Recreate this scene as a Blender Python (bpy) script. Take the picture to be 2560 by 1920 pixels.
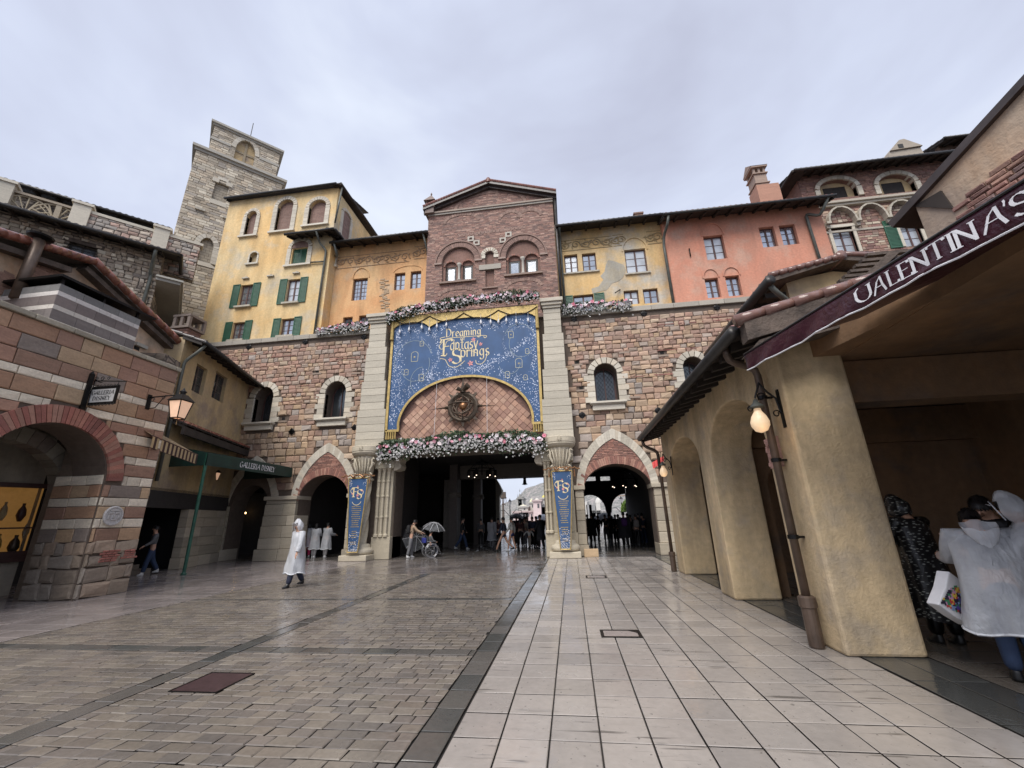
import bpy, bmesh, math, random
from mathutils import Vector, Matrix, geometry
from math import sin, cos, pi, radians, sqrt, atan2
for o in list(bpy.data.objects): bpy.data.objects.remove(o)
SC = bpy.context.scene; COL = SC.collection
RND = random.Random(7)
# ---------------- camera ----------------
FPX, PIT, ROL, YAW, EYE = 1034.82, radians(17.9624), radians(-1.5111), radians(7.3385), 1.6
_fw = Vector((-sin(YAW)*cos(PIT), cos(YAW)*cos(PIT), sin(PIT)))
_r0 = Vector((cos(YAW), sin(YAW), 0)); _u0 = _r0.cross(_fw)
_r = _r0*cos(ROL) + _u0*sin(ROL); _u = _r.cross(_fw)
cam = bpy.data.cameras.new('camera'); camo = bpy.data.objects.new('camera', cam); COL.objects.link(camo)
cam.sensor_width = 36; cam.lens = FPX/2560*36; cam.clip_end = 2000; cam.clip_start = .05
camo.matrix_world = Matrix((( _r.x,_u.x,-_fw.x,0),(_r.y,_u.y,-_fw.y,0),(_r.z,_u.z,-_fw.z,EYE),(0,0,0,1)))
SC.camera = camo
# ---------------- sky, sun, exposure ----------------
SUN_EL, SUN_AZ = 54, 196      # elevation; compass direction the light comes from (behind the viewer)
w = bpy.data.worlds.new('World'); SC.world = w; w.use_nodes = True
nt = w.node_tree; nt.nodes.clear()
out = nt.nodes.new('ShaderNodeOutputWorld'); bg = nt.nodes.new('ShaderNodeBackground')
sky = nt.nodes.new('ShaderNodeTexSky'); sky.sky_type = 'NISHITA'; sky.sun_disc = False
sky.sun_elevation = radians(SUN_EL); sky.sun_rotation = radians(SUN_AZ); sky.air_density = 1; sky.dust_density = 3
mul = nt.nodes.new('ShaderNodeMixRGB'); mul.blend_type = 'MULTIPLY'; mul.inputs[0].default_value = 1; mul.inputs[2].default_value = (.1,.1,.1,1)
tc = nt.nodes.new('ShaderNodeTexCoord'); mp = nt.nodes.new('ShaderNodeMapping'); mp.inputs['Scale'].default_value = (1,1,2.2)
n1 = nt.nodes.new('ShaderNodeTexNoise'); n1.inputs['Scale'].default_value = 1.5; n1.inputs['Detail'].default_value = 5; n1.inputs['Roughness'].default_value = .5
n1.inputs['Distortion'].default_value = .35
cr = nt.nodes.new('ShaderNodeValToRGB'); e = cr.color_ramp.elements
e[0].position = .3; e[0].color = (.222,.232,.288,1); e[1].position = .72; e[1].color = (.385,.412,.457,1)
mid = e.new(.5); mid.color = (.283,.304,.371,1)
mx = nt.nodes.new('ShaderNodeMixRGB'); mx.inputs[0].default_value = .93
L = nt.links
L.new(sky.outputs[0], mul.inputs[1]); L.new(tc.outputs['Generated'], mp.inputs[0]); L.new(mp.outputs[0], n1.inputs['Vector'])
L.new(n1.outputs['Fac'], cr.inputs[0]); L.new(mul.outputs[0], mx.inputs[1]); L.new(cr.outputs[0], mx.inputs[2])
L.new(mx.outputs[0], bg.inputs[0]); bg.inputs[1].default_value = 1.0; L.new(bg.outputs[0], out.inputs[0])
sd = bpy.data.lights.new('sun','SUN'); sd.energy = 1.5; sd.angle = radians(40); sd.color = (1,.96,.9)
so = bpy.data.objects.new('sun', sd); COL.objects.link(so)
az = radians(SUN_AZ); d = Vector((sin(az)*cos(radians(SUN_EL)), cos(az)*cos(radians(SUN_EL)), sin(radians(SUN_EL))))
so.rotation_euler = d.to_track_quat('Z','Y').to_euler(); so.location = (0,0,60)
vs = SC.view_settings; SC.display_settings.display_device = 'sRGB'
vs.view_transform = 'Standard'; vs.look = 'None'; vs.exposure = 1.32; vs.gamma = 1; vs.use_curve_mapping = False
SC.render.engine = 'CYCLES'; SC.render.resolution_x = 1024; SC.render.resolution_y = 768
# ---------------- measured points: pixel of the photograph (2560 wide) -> ray ----------------
def ray(p):
    a=(p[0]-1280)/FPX; b=(960-p[1])/FPX
    return _r*a + _u*b + _fw
def Rg(ox,oy,s): return lambda x,y:(ox+x/s, oy+y/s)
D=Rg(0,0,2212/2560); A1=Rg(0,380,2.9105);A2=Rg(0,880,2.4395);A3=Rg(560,280,2.675);A4=Rg(1040,440,3.3515);A5=Rg(1640,400,4.148);A6=Rg(1880,180,2.3044)
A7=Rg(1600,800,2.37);A8=Rg(2000,900,2.023);B1=Rg(930,720,4.047);B2=Rg(680,1080,4.147);B3=Rg(960,1080,4.424);B4=Rg(1340,1040,4.1475);B5=Rg(540,900,4.1476)
B8=Rg(1380,740,3.95);C1=Rg(0,640,4.8087);C2=Rg(1800,560,2.9105);C3=Rg(400,280,3.1917);C4=Rg(0,1080,3.769);C5=Rg(2200,1180,3.072);C6=Rg(1220,1190,7.9);C7=Rg(1440,1160,6.914);C8=Rg(320,1100,4.8795)
def gnd(p,z=0):
    r=ray(p); t=(z-EYE)/r.z; return Vector((r.x*t,r.y*t,z))
def atY(p,Y):
    r=ray(p); t=Y/r.y; return Vector((r.x*t,Y,EYE+r.z*t))
def atX(p,X):
    r=ray(p); t=X/r.x; return Vector((X,r.y*t,EYE+r.z*t))
class Fr:
    """vertical plane through (x,y) in direction az degrees; u right, d away from the square, v up"""
    def __init__(s,x,y,az):
        a=radians(az); u=Vector((cos(a),sin(a),0)); w_=Vector((-sin(a),cos(a),0))
        if w_.dot(Vector((x,y,0)))<0: u=-u; w_=-w_
        s.u=u; s.w=w_; s.o=Vector((x,y,0))
        s.m=Matrix(((u.x,w_.x,0,x),(u.y,w_.y,0,y),(0,0,1,0),(0,0,0,1)))
    def uv(s,p,d=0):
        r=ray(p); k=s.w.dot(s.o)+d; t=k/(s.w.dot(r)); P=Vector((r.x*t,r.y*t,EYE+r.z*t))
        return ((P-s.o).dot(s.u), P.z)
    def U(s,x,y): return (Vector((x,y,0))-s.o).dot(s.u)
    def P(s,u,d,v): return s.o+s.u*u+s.w*d+Vector((0,0,v))
WORLD=Fr.__new__(Fr); WORLD.m=Matrix.Identity(4); WORLD.u=Vector((1,0,0)); WORLD.w=Vector((0,1,0)); WORLD.o=Vector((0,0,0))
# ---------------- objects ----------------
def tag(o,label=None,cat=None,group=None,kind=None):
    if label: o['label']=label
    if cat: o['category']=cat
    if group: o['group']=group
    if kind: o['kind']=kind
    return o
def thing(name,loc,label,cat,group=None,az=0):
    o=bpy.data.objects.new(name,None); COL.objects.link(o); o.empty_display_size=.2
    o.matrix_world=Matrix.Translation(loc)@Matrix.Rotation(radians(az),4,'Z'); return tag(o,label,cat,group)
def link(name,me,parent=None,mw=None):
    o=bpy.data.objects.new(name,me); COL.objects.link(o)
    mw=mw or Matrix.Identity(4)
    if parent:
        o.parent=parent; o.matrix_parent_inverse=parent.matrix_world.inverted()
    o.matrix_world=mw
    if parent: o.matrix_basis=mw.copy()
    return o
def copytree(o,loc=None,rz=None,scale=None,parent=None):
    c=o.copy(); COL.objects.link(c)
    if parent: c.parent=parent
    for ch in o.children: copytree(ch,parent=c)
    if loc is not None:
        s=scale or 1
        c.matrix_world=Matrix.Translation(loc)@Matrix.Rotation(rz or 0,4,'Z')@Matrix.Scale(s,4)
    return c
class MB:
    def __init__(s): s.v=[]; s.f=[]; s.m=[]; s.c=[]
    def add(s,vs,fs,m=0,c=(1,1,1)):
        n=len(s.v); s.v+= [tuple(v) for v in vs]
        if len(fs)==2 and sorted(fs[0])==sorted(fs[1]): fs=fs[:1]
        for f in fs: s.f.append(tuple(i+n for i in f)); s.m.append(m); s.c.append(c)
    def box(s,u0,u1,d0,d1,v0,v1,m=0,c=(1,1,1)):
        if u0>u1:u0,u1=u1,u0
        if d0>d1:d0,d1=d1,d0
        if v0>v1:v0,v1=v1,v0
        s.add([(u0,d0,v0),(u1,d0,v0),(u1,d1,v0),(u0,d1,v0),(u0,d0,v1),(u1,d0,v1),(u1,d1,v1),(u0,d1,v1)],
              [(3,2,1,0),(4,5,6,7),(0,1,5,4),(1,2,6,5),(2,3,7,6),(3,0,4,7)],m,c)
    def prism(s,poly,d0,d1,m=0,c=(1,1,1),holes=(),mside=None):
        """polygon in (u,v) extruded over d"""
        loops=[list(poly)]+[list(h) for h in holes]
        flat=[p for l in loops for p in l]; n=len(flat)
        if holes:   # constrained triangulation, then drop the triangles that fall in a hole
            ed=[]; k=0
            for l in loops: ed+=[(k+i,k+(i+1)%len(l)) for i in range(len(l))]; k+=len(l)
            cv,_,cf,_,_,_=geometry.delaunay_2d_cdt([Vector(p) for p in flat],ed,[],0,1e-7)
            V=[(p[0],d0,p[1]) for p in cv]+[(p[0],d1,p[1]) for p in cv]; F=[]; nc=len(cv)
            for t in cf:
                g=(sum(cv[i][0] for i in t)/len(t),sum(cv[i][1] for i in t)/len(t))
                if not inside(g,loops[0]) or any(inside(g,h) for h in loops[1:]): continue
                A=sum(cv[t[i]][0]*cv[t[(i+1)%len(t)]][1]-cv[t[(i+1)%len(t)]][0]*cv[t[i]][1] for i in range(len(t))); t=tuple(t) if A>0 else tuple(t)[::-1]
                F.append(t); F.append(tuple(i+nc for i in t[::-1]))
            s.add(V,F,m,c); tri=[]
        else: tri=geometry.tessellate_polygon([[Vector((p[0],p[1],0)) for p in l] for l in loops])
        V=[(p[0],d0,p[1]) for p in flat]+[(p[0],d1,p[1]) for p in flat]
        F=[]
        for t in tri:
            a,b,c_=[flat[i] for i in t]
            A=(b[0]-a[0])*(c_[1]-a[1])-(b[1]-a[1])*(c_[0]-a[0])
            t=t if A>0 else t[::-1]
            F.append(tuple(t)); F.append(tuple(i+n for i in t[::-1]))
        s.add(V,F,m,c)
        k=0; S=[]
        for li,l in enumerate(loops):
            A=sum(l[i][0]*l[(i+1)%len(l)][1]-l[(i+1)%len(l)][0]*l[i][1] for i in range(len(l)))
            fl=(A>0)==(li==0)
            for i in range(len(l)):
                j=(i+1)%len(l); a,b=k+i,k+j
                S.append((a,a+n,b+n,b) if fl else (b,b+n,a+n,a))
            k+=len(l)
        N=len(s.v)-2*n
        for f in S: s.f.append(tuple(i+N for i in f)); s.m.append(m if mside is None else mside); s.c.append(c)
    def extr(s,pts,vec,m=0,c=(1,1,1)):
        """planar 3-D polygon extruded by vec"""
        n=len(pts); vec=Vector(vec); V=[Vector(p) for p in pts]; V+= [p+vec for p in V]
        s.add(V,[tuple(range(n))[::-1],tuple(range(n,2*n))]+[(i,(i+1)%n,(i+1)%n+n,i+n) for i in range(n)],m,c)
    def tube(s,pts,r,m=0,c=(1,1,1),n=8,cap=True,flat=None):
        pts=[Vector(p) for p in pts]; R=r if isinstance(r,(list,tuple)) else [r]*len(pts)
        up=None; rings=[]
        for i,p in enumerate(pts):
            t=(pts[min(i+1,len(pts)-1)]-pts[max(i-1,0)])
            if t.length<1e-9: t=Vector((0,0,1))
            t.normalize()
            if up is None: up=Vector((0,0,1)) if abs(t.z)<.9 else Vector((1,0,0))
            x=t.cross(up)
            if x.length<1e-6: x=t.orthogonal()
            x.normalize(); up=x.cross(t).normalized()
            rings.append([p+(x*cos(2*pi*k/n)+up*sin(2*pi*k/n)*(flat or 1))*R[i] for k in range(n)])
        V=[q for g in rings for q in g]; F=[]
        for i in range(len(pts)-1):
            for k in range(n):
                a=i*n+k; b=i*n+(k+1)%n; F.append((a,b,b+n,a+n))
        if cap: F.append(tuple(range(n))[::-1]); F.append(tuple(range(len(V)-n,len(V))))
        s.add(V,F,m,c)
    def lathe(s,prof,cx,cy,m=0,c=(1,1,1),n=20,flute=0,fn=0):
        V=[];F=[]
        for r,z in prof:
            for k in range(n):
                a=2*pi*k/n; rr=r*(1+(flute*cos(fn*a) if flute else 0)); V.append((cx+rr*cos(a),cy+rr*sin(a),z))
        for i in range(len(prof)-1):
            for k in range(n):
                a=i*n+k;b=i*n+(k+1)%n; F.append((a,b,b+n,a+n))
        F.append(tuple(range(n))[::-1]); F.append(tuple(range(len(V)-n,len(V))))
        s.add(V,F,m,c)
    def pillow(s,q,d0,proud,bev,m=0,c=(1,1,1),rnd=None):
        """stone: quad q of (u,v) at depth d0, face proud of it"""
        cx=sum(p[0] for p in q)/4; cy=sum(p[1] for p in q)/4
        inn=[]
        for p in q:
            dx=p[0]-cx; dy=p[1]-cy; inn.append((p[0]-math.copysign(min(bev,abs(dx)*.6),dx),p[1]-math.copysign(min(bev,abs(dy)*.6),dy)))
        j=(lambda:rnd.uniform(-.25,.25)*proud) if rnd else (lambda:0)
        V=[(p[0],d0,p[1]) for p in q]+[(p[0],d0-proud*.75,p[1]) for p in q]+[(p[0],d0-proud+j(),p[1]) for p in inn]
        s.add(V,[(8,9,10,11),(0,1,5,4),(1,2,6,5),(2,3,7,6),(3,0,4,7),(4,5,9,8),(5,6,10,9),(6,7,11,10),(7,4,8,11)],m,c)
    def build(s,name,mats,parent=None,fr=None,smooth=False,bevel=0):
        me=bpy.data.meshes.new(name); me.from_pydata(s.v,[],s.f)
        if not isinstance(mats,(list,tuple)): mats=[mats]
        for m in mats: me.materials.append(m)
        me.update(); me.validate(); UV=[]; CL=[]
        vv=me.vertices; lp=me.loops; ok=len(me.polygons)==len(s.f)
        for p in me.polygons:
            if ok: p.material_index=s.m[p.index]
            p.use_smooth=smooth; n=p.normal; c=s.c[p.index] if ok else s.c[0]
            ax,ay,az_=abs(n.x),abs(n.y),abs(n.z)
            for li in p.loop_indices:
                co=vv[lp[li].vertex_index].co
                UV+= (co.x,co.y) if az_>ax and az_>ay else (co.y,co.z) if ax>ay else (co.x,co.z)
                CL+= (c[0],c[1],c[2],1)
        me.uv_layers.new(name='UV'); me.uv_layers['UV'].data.foreach_set('uv',UV)
        me.color_attributes.new('Col','FLOAT_COLOR','CORNER'); me.color_attributes['Col'].data.foreach_set('color',CL)
        o=link(name,me,parent,(fr or WORLD).m)
        if bevel:
            b=o.modifiers.new('bevel','BEVEL'); b.width=bevel; b.segments=2; b.limit_method='ANGLE'
        return o
# ---------------- materials ----------------
class MT:
    def __init__(s,name):
        s.mat=bpy.data.materials.new(name); s.mat.use_nodes=True; s.t=s.mat.node_tree; s.b=s.t.nodes['Principled BSDF']
    def n(s,typ,**kw):
        nd=s.t.nodes.new('ShaderNode'+typ)
        for k,v in kw.items():
            k2=k.replace('_',' ')
            if k in ('blend_type','data_type','operation','voronoi_dimensions','feature','noise_dimensions','attribute_name','wave_type','bands_direction','offset','offset_frequency','squash','squash_frequency','interpolation_type','distance'): setattr(nd,k,v)
            elif isinstance(v,bpy.types.NodeSocket): s.t.links.new(v,s._in(nd,k2))
            else: s._in(nd,k2).default_value=v
        return nd
    def _in(s,nd,k):
        for i in nd.inputs:
            if i.name.lower()==k.lower(): return i
        if k.startswith('i') and k[1:].isdigit(): return nd.inputs[int(k[1:])]
        raise KeyError(k+' '+nd.bl_idname)
    def set(s,k,v):
        i=s.b.inputs[k]
        if isinstance(v,bpy.types.NodeSocket): s.t.links.new(v,i)
        else: i.default_value=v
    def uv(s): return s.n('UVMap').outputs[0]
    def pos(s): return s.n('NewGeometry').outputs['Position']
    def map(s,v,sc=(1,1,1),rot=(0,0,0),loc=(0,0,0)): return s.n('Mapping',Vector=v,Scale=sc,Rotation=rot,Location=loc).outputs[0]
    def noise(s,v,scale,detail=4,rough=.55,dist=0): return s.n('TexNoise',Vector=v,Scale=scale,Detail=detail,Roughness=rough,Distortion=dist).outputs['Fac']
    def ramp(s,f,*st):
        r=s.n('ValToRGB',i0=f); el=r.color_ramp.elements
        while len(el)<len(st): el.new(.5)
        for k,(p,c) in enumerate(st):
            el[k].position=p; el[k].color=(*c,1) if isinstance(c,tuple) else (c,c,c,1)
        return r.outputs[0]
    def mix(s,f,a,b,mode='MIX'):
        nd=s.t.nodes.new('ShaderNodeMixRGB'); nd.blend_type=mode
        for i,v in enumerate((f,a,b)):
            if isinstance(v,bpy.types.NodeSocket): s.t.links.new(v,nd.inputs[i])
            elif isinstance(v,tuple): nd.inputs[i].default_value=(*v,1) if len(v)==3 else v
            else: nd.inputs[i].default_value=v if i==0 else (v,v,v,1)
        return nd.outputs[0]
    def math(s,op,a,b=0):
        nd=s.t.nodes.new('ShaderNodeMath'); nd.operation=op
        for i,v in enumerate((a,b)):
            if isinstance(v,bpy.types.NodeSocket): s.t.links.new(v,nd.inputs[i])
            else: nd.inputs[i].default_value=v
        return nd.outputs[0]
    def bump(s,h,strength=.4,dist=.02):
        b=s.n('Bump',Height=h,Strength=strength,Distance=dist); s.set('Normal',b.outputs[0])
    def attr(s):
        a=s.t.nodes.new('ShaderNodeAttribute'); a.attribute_name='Col'; return a.outputs['Color']
def plain(name,c,rough=.6,metal=0,var=.18,scale=6,bump=.15,bd=.01,emit=0,ec=None,spec=.5):
    m=MT(name); p=m.pos(); n=m.noise(p,scale,5)
    m.set('Base Color',m.mix(1,m.ramp(n,(.3,1-var),(.7,1+var*.6)),(*c,),'MULTIPLY')); m.set('Roughness',rough); m.set('Metallic',metal)
    m.set('Specular IOR Level',spec)
    if bump: m.bump(m.noise(p,scale*5,3),bump,bd)
    if emit: m.set('Emission Color',(*(ec or c),1)); m.set('Emission Strength',emit)
    return m.mat
def colmat(name,rough=.75,var=.3,scale=5,stretch=(1,1,1),bump=.5,bd=.02,wet=None):
    """colour comes from the stones' own colour attribute; noise adds grain and veins"""
    m=MT(name); p=m.map(m.pos(),stretch); n=m.noise(p,scale,6,.65); n2=m.noise(m.pos(),scale*7,3)
    v=m.mix(.5,m.ramp(n,(.25,1-var),(.75,1+var*.5)),m.ramp(n2,(.3,1-var*.6),(.7,1+var*.3)),'MIX')
    m.set('Base Color',m.mix(1,m.attr(),v,'MULTIPLY'))
    if wet:
        m.set('Roughness',m.ramp(m.noise(m.pos(),wet[2],4),(.38,wet[0]),(.62,wet[1])))
    else: m.set('Roughness',rough)
    m.bump(m.mix(.35,n,n2),bump,bd); return m.mat
def plaster(name,c1,c2,c3=None,sc=.35,rough=.85,streak=.25,bp=.35,bpd=.02):
    m=MT(name); p=m.pos(); n=m.noise(p,sc,7,.62,.5); n2=m.noise(m.map(p,(1,1,.22),loc=(7,3,1)),1.6,6,.6); n3=m.noise(p,9,4)
    c=m.mix(m.ramp(n,(.38,0),(.62,1)),c1,c2)
    if c3: c=m.mix(m.ramp(m.noise(m.map(p,loc=(5,9,2)),sc*1.6,6,.6),(.52,0),(.68,1)),c,c3)
    c=m.mix(1,c,m.ramp(n2,(.3,1-streak),(.62,1.06)),'MULTIPLY'); c=m.mix(1,c,m.ramp(n3,(.3,.88),(.7,1.08)),'MULTIPLY')
    m.set('Base Color',c); m.set('Roughness',rough); m.bump(m.mix(.5,n3,m.noise(p,30,2)),bp,bpd); return m.mat
def brick(name,c1,c2,mortar,bw,rh,ms=.012,dist=.01,rough=.85,var=.35,bump=.6,off=.5,patch=None,bd=.02):
    m=MT(name); uv=m.uv(); nz=m.n('TexNoise',Vector=uv,Scale=2.2,Detail=3)
    vm=m.n('VectorMath',i0=nz.outputs['Color'],i1=(.5,.5,.5)); vm.operation='SUBTRACT'
    sc=m.n('VectorMath',i0=vm.outputs[0]); sc.operation='SCALE'; sc.inputs['Scale'].default_value=dist*8
    ad=m.n('VectorMath',i0=uv,i1=sc.outputs[0]); ad.operation='ADD'
    b=m.n('TexBrick',offset=off,Vector=ad.outputs[0],Color1=(*c1,1),Color2=(*c2,1),Mortar=(*mortar,1),Scale=1,Mortar_Size=ms,Mortar_Smooth=.3,Bias=0,Brick_Width=bw,Row_Height=rh)
    n=m.noise(m.pos(),.6,6,.6); n2=m.noise(m.pos(),12,4)
    # a second brick lattice gives extra tone differences from stone to stone
    b2=m.n('TexBrick',offset=off,Vector=ad.outputs[0],Color1=(1-var,)*3+(1,),Color2=(1+var*.5,)*3+(1,),Mortar=(1,1,1,1),Scale=1,Mortar_Size=0,Brick_Width=bw,Row_Height=rh,Bias=-.1)
    b2.squash=1
    c=m.mix(1,b.outputs['Color'],b2.outputs['Color'],'MULTIPLY'); c=m.mix(1,c,m.ramp(n,(.3,.78),(.7,1.12)),'MULTIPLY'); c=m.mix(1,c,m.ramp(n2,(.3,.85),(.7,1.1)),'MULTIPLY')
    if patch: c=m.mix(m.ramp(m.noise(m.pos(),patch[1],6),(.5,0),(.6,1)),c,patch[0])
    m.set('Base Color',c); m.set('Roughness',rough)
    h=m.mix(.3,m.ramp(b.outputs['Fac'],(0,1.),(1,0.)),n2); m.bump(h,bump,bd); return m.mat
def cobblewall(name,stops,mortar,sx,sy,rough=.85):
    m=MT(name); uv=m.map(m.uv(),(sx,sy,1))
    a=m.n('TexVoronoi',feature='F1',Vector=uv,Scale=1,Randomness=.8); e=m.n('TexVoronoi',feature='DISTANCE_TO_EDGE',Vector=uv,Scale=1,Randomness=.8)
    sep=m.n('SeparateColor',i0=a.outputs['Color'])
    c=m.ramp(sep.outputs[0],*stops); n2=m.noise(m.pos(),9,5)
    c=m.mix(1,c,m.ramp(n2,(.3,.75),(.7,1.15)),'MULTIPLY')
    k=m.ramp(e.outputs['Distance'],(.03,0),(.1,1))
    m.set('Base Color',m.mix(k,mortar,c)); m.set('Roughness',rough)
    m.bump(m.mix(.25,m.ramp(e.outputs['Distance'],(.02,0),(.28,1)),n2),.8,.06); return m.mat
M={}
M['stone']=colmat('wall_stone',.72,.35,4,(1,1,2.5),.6,.03)
M['ashlar']=colmat('travertine',.7,.32,2.2,(.5,.5,5),.5,.02)
M['mortar']=plain('mortar',(.12,.09,.07),.9)
M['tower']=brick('tower_stone',(.52,.44,.33),(.34,.28,.21),(.15,.12,.095),.62,.26,.018,.02,var=.3,off=.4)
M['towerlight']=brick('tower_pale_stone',(.52,.45,.35),(.40,.345,.265),(.18,.15,.12),.6,.24,.014,.012,var=.25,off=.4)
M['redbrick']=brick('red_brick',(.34,.18,.135),(.235,.125,.10),(.20,.15,.125),.26,.075,.01,.008,var=.25,off=.5)
M['redbrick_fine']=brick('weathered_brick',(.33,.19,.15),(.24,.15,.12),(.2,.15,.13),.34,.1,.012,.01,var=.3)
M['mixbrick']=brick('brick_and_stone',(.38,.23,.17),(.21,.145,.115),(.18,.14,.115),.34,.13,.014,.02,var=.5)
M['field']=cobblewall('field_stone',((0,(.16,.13,.105)),(.35,(.25,.205,.165)),(.7,(.33,.275,.215)),(1,(.48,.41,.33))),(.085,.07,.06),2.3,4.4)
M['yel']=plaster('yellow_plaster',(.70,.46,.20),(.67,.52,.29),(.54,.47,.35),.3)
M['ora']=plaster('orange_plaster',(.62,.33,.15),(.66,.42,.21),(.56,.42,.28),.35)
M['yel2']=plaster('ochre_plaster',(.67,.44,.19),(.66,.50,.28),(.50,.46,.39),.28)
M['terra']=plaster('terracotta_plaster',(.58,.25,.165),(.54,.26,.18),(.52,.32,.24),.45,streak=.15)
M['ochre']=plaster('arcade_plaster',(.64,.485,.29),(.56,.44,.28),(.48,.39,.28),.9,streak=.42,bp=.6,bpd=.03)
M['peach']=plaster('peach_plaster',(.60,.38,.23),(.56,.44,.33),(.42,.33,.26),.8,streak=.35,bp=.6)
M['old']=plaster('old_ochre_plaster',(.52,.38,.20),(.44,.34,.21),(.32,.25,.19),.6)
M['pale']=plaster('pale_plaster',(.5,.44,.36),(.42,.38,.31))
M['trim']=plain('pale_stone_trim',(.44,.40,.33),.75,var=.3,scale=5,bump=.4)
M['wood']=plain('dark_roof_timber',(.035,.027,.023),.75,var=.4,scale=3)
M['beam']=plain('weathered_beam',(.10,.075,.06),.8,var=.5,scale=4,bump=.6,bd=.03)
M['gutter']=plain('patinated_gutter',(.045,.042,.04),.4,metal=.5,var=.35,scale=3)
M['pipe']=plain('copper_downpipe',(.12,.085,.065),.45,metal=.4,var=.5,scale=2.5)
M['greenpipe']=plain('green_downpipe',(.11,.115,.10),.5,metal=.2,var=.35,scale=3)
M['tile']=plain('dark_roof_tile',(.06,.045,.042),.35,var=.5,scale=4)
M['redtile']=plain('wet_clay_tile',(.22,.085,.06),.22,var=.45,scale=4,bump=.2)
M['frame']=plain('brown_window_frame',(.085,.04,.035),.5,var=.2)
M['dframe']=plain('dark_window_frame',(.03,.025,.022),.5)
M['shutter']=plain('green_shutter',(.025,.095,.055),.5,var=.25,scale=3)
M['black']=plain('wrought_iron',(.012,.011,.011),.4,metal=.6,var=.2)
M['dark']=plain('interior_shade_dark',(.035,.03,.028),.9)  # near-black base colour stands for the lack of light indoors
M['void']=plain('unlit_room',(.012,.011,.011),.95,bump=0)  # blacker still: missing light in rooms and holes, put into the colour
def glassmat(name,base,spec,rough=.06):
    m=MT(name); n=m.noise(m.pos(),1.3,3)
    m.set('Base Color',m.mix(m.ramp(n,(.35,0),(.65,1)),tuple(c*.7 for c in base),base)); m.set('Metallic',spec); m.set('Roughness',rough)
    m.bump(m.noise(m.pos(),2.2,2),.08,.05); return m.mat
M['glass']=glassmat('window_glass',(.50,.54,.60),.75)
M['dglass']=glassmat('dark_glass',(.10,.11,.12),.6,.12)
M['curtain']=glassmat('curtained_glass',(.55,.58,.62),.35,.25)
M['gold']=plain('gold_trim',(.50,.36,.13),.4,metal=.35,var=.3,scale=8)
M['blue']=plain('banner_blue',(.03,.085,.205),.55,var=.22,scale=1.5,bump=.1)
M['white']=plain('white_paint',(.75,.75,.78),.6,var=.1)
M['cream']=plain('cream_gold_lettering',(.72,.60,.36),.5,var=.15)
M['bronze']=plain('aged_bronze',(.10,.075,.055),.45,metal=.55,var=.4,scale=5)
M['copper']=plain('copper_ball',(.38,.20,.10),.35,metal=.7,var=.3)
# ---------------- shape helpers ----------------
def arch(u0,u1,vs,vt,kind='round',n=14):
    """outline from (u0,vs) over the top (vt) to (u1,vs)"""
    c=(u0+u1)/2; a=(u1-u0)/2; r=vt-vs; P=[]
    if kind=='pointed' and r>a*1.02:
        Rr=(a*a+r*r)/(2*a); th=math.asin(min(1,r/Rr)); h=n//2
        L_=[(u0+Rr-Rr*cos(th*k/h), vs+Rr*sin(th*k/h)) for k in range(h+1)]
        return L_+[(2*c-x,y) for x,y in L_[::-1][1:]]
    for k in range(n+1):
        t=pi*k/n; P.append((c-a*cos(t),vs+r*sin(t)))
    return P
def opening(u0,u1,v0,vs,vt,kind='round',n=14): return [(u1,v0),(u0,v0)]+[p for p in arch(u0,u1,vs,vt,kind,n) if True]
def rect(u0,u1,v0,v1): return [(u0,v0),(u1,v0),(u1,v1),(u0,v1)]
def offset_path(P,t):
    out=[]
    for i,p in enumerate(P):
        a=P[max(i-1,0)]; b=P[min(i+1,len(P)-1)]; dx,dy=b[0]-a[0],b[1]-a[1]; l=math.hypot(dx,dy) or 1
        out.append((p[0]-dy/l*t,p[1]+dx/l*t))
    return out
def resample(P,n):
    Ls=[0]
    for a,b in zip(P,P[1:]): Ls.append(Ls[-1]+math.hypot(b[0]-a[0],b[1]-a[1]))
    out=[]
    for k in range(n+1):
        t=Ls[-1]*k/n; i=0
        while i<len(Ls)-2 and Ls[i+1]<t: i+=1
        f=(t-Ls[i])/((Ls[i+1]-Ls[i]) or 1); out.append((P[i][0]+(P[i+1][0]-P[i][0])*f,P[i][1]+(P[i+1][1]-P[i][1])*f))
    return out
def voussoirs(mb,P,t,n,d0,d1,cols,m=0,gap=.012,rnd=RND,tv=0):
    """wedge stones along the arch path P, thickness t outward"""
    Q=resample(P,n)
    Qo=offset_path(Q,t)
    for k in range(n):
        a,b,c,d_=Q[k],Q[k+1],Qo[k+1],Qo[k]
        cx=(a[0]+b[0]+c[0]+d_[0])/4; cy=(a[1]+b[1]+c[1]+d_[1])/4
        l=math.hypot(b[0]-a[0],b[1]-a[1]); s=1-gap/max(l,.02)
        f=lambda p:(cx+(p[0]-cx)*s,cy+(p[1]-cy)*(s if tv==0 else 1))
        e=rnd.uniform(0,tv)
        col=rnd.choice(cols); g=rnd.uniform(.82,1.12)
        mb.prism([f(d_),f(c),f(b),f(a)],d0-e,d1,m,(col[0]*g,col[1]*g,col[2]*g))
def inside(p,poly):
    c=False; n=len(poly)
    for i in range(n):
        a,b=poly[i],poly[i-1]
        if (a[1]>p[1])!=(b[1]>p[1]) and p[0]<(b[0]-a[0])*(p[1]-a[1])/(b[1]-a[1])+a[0]: c=not c
    return c
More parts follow.
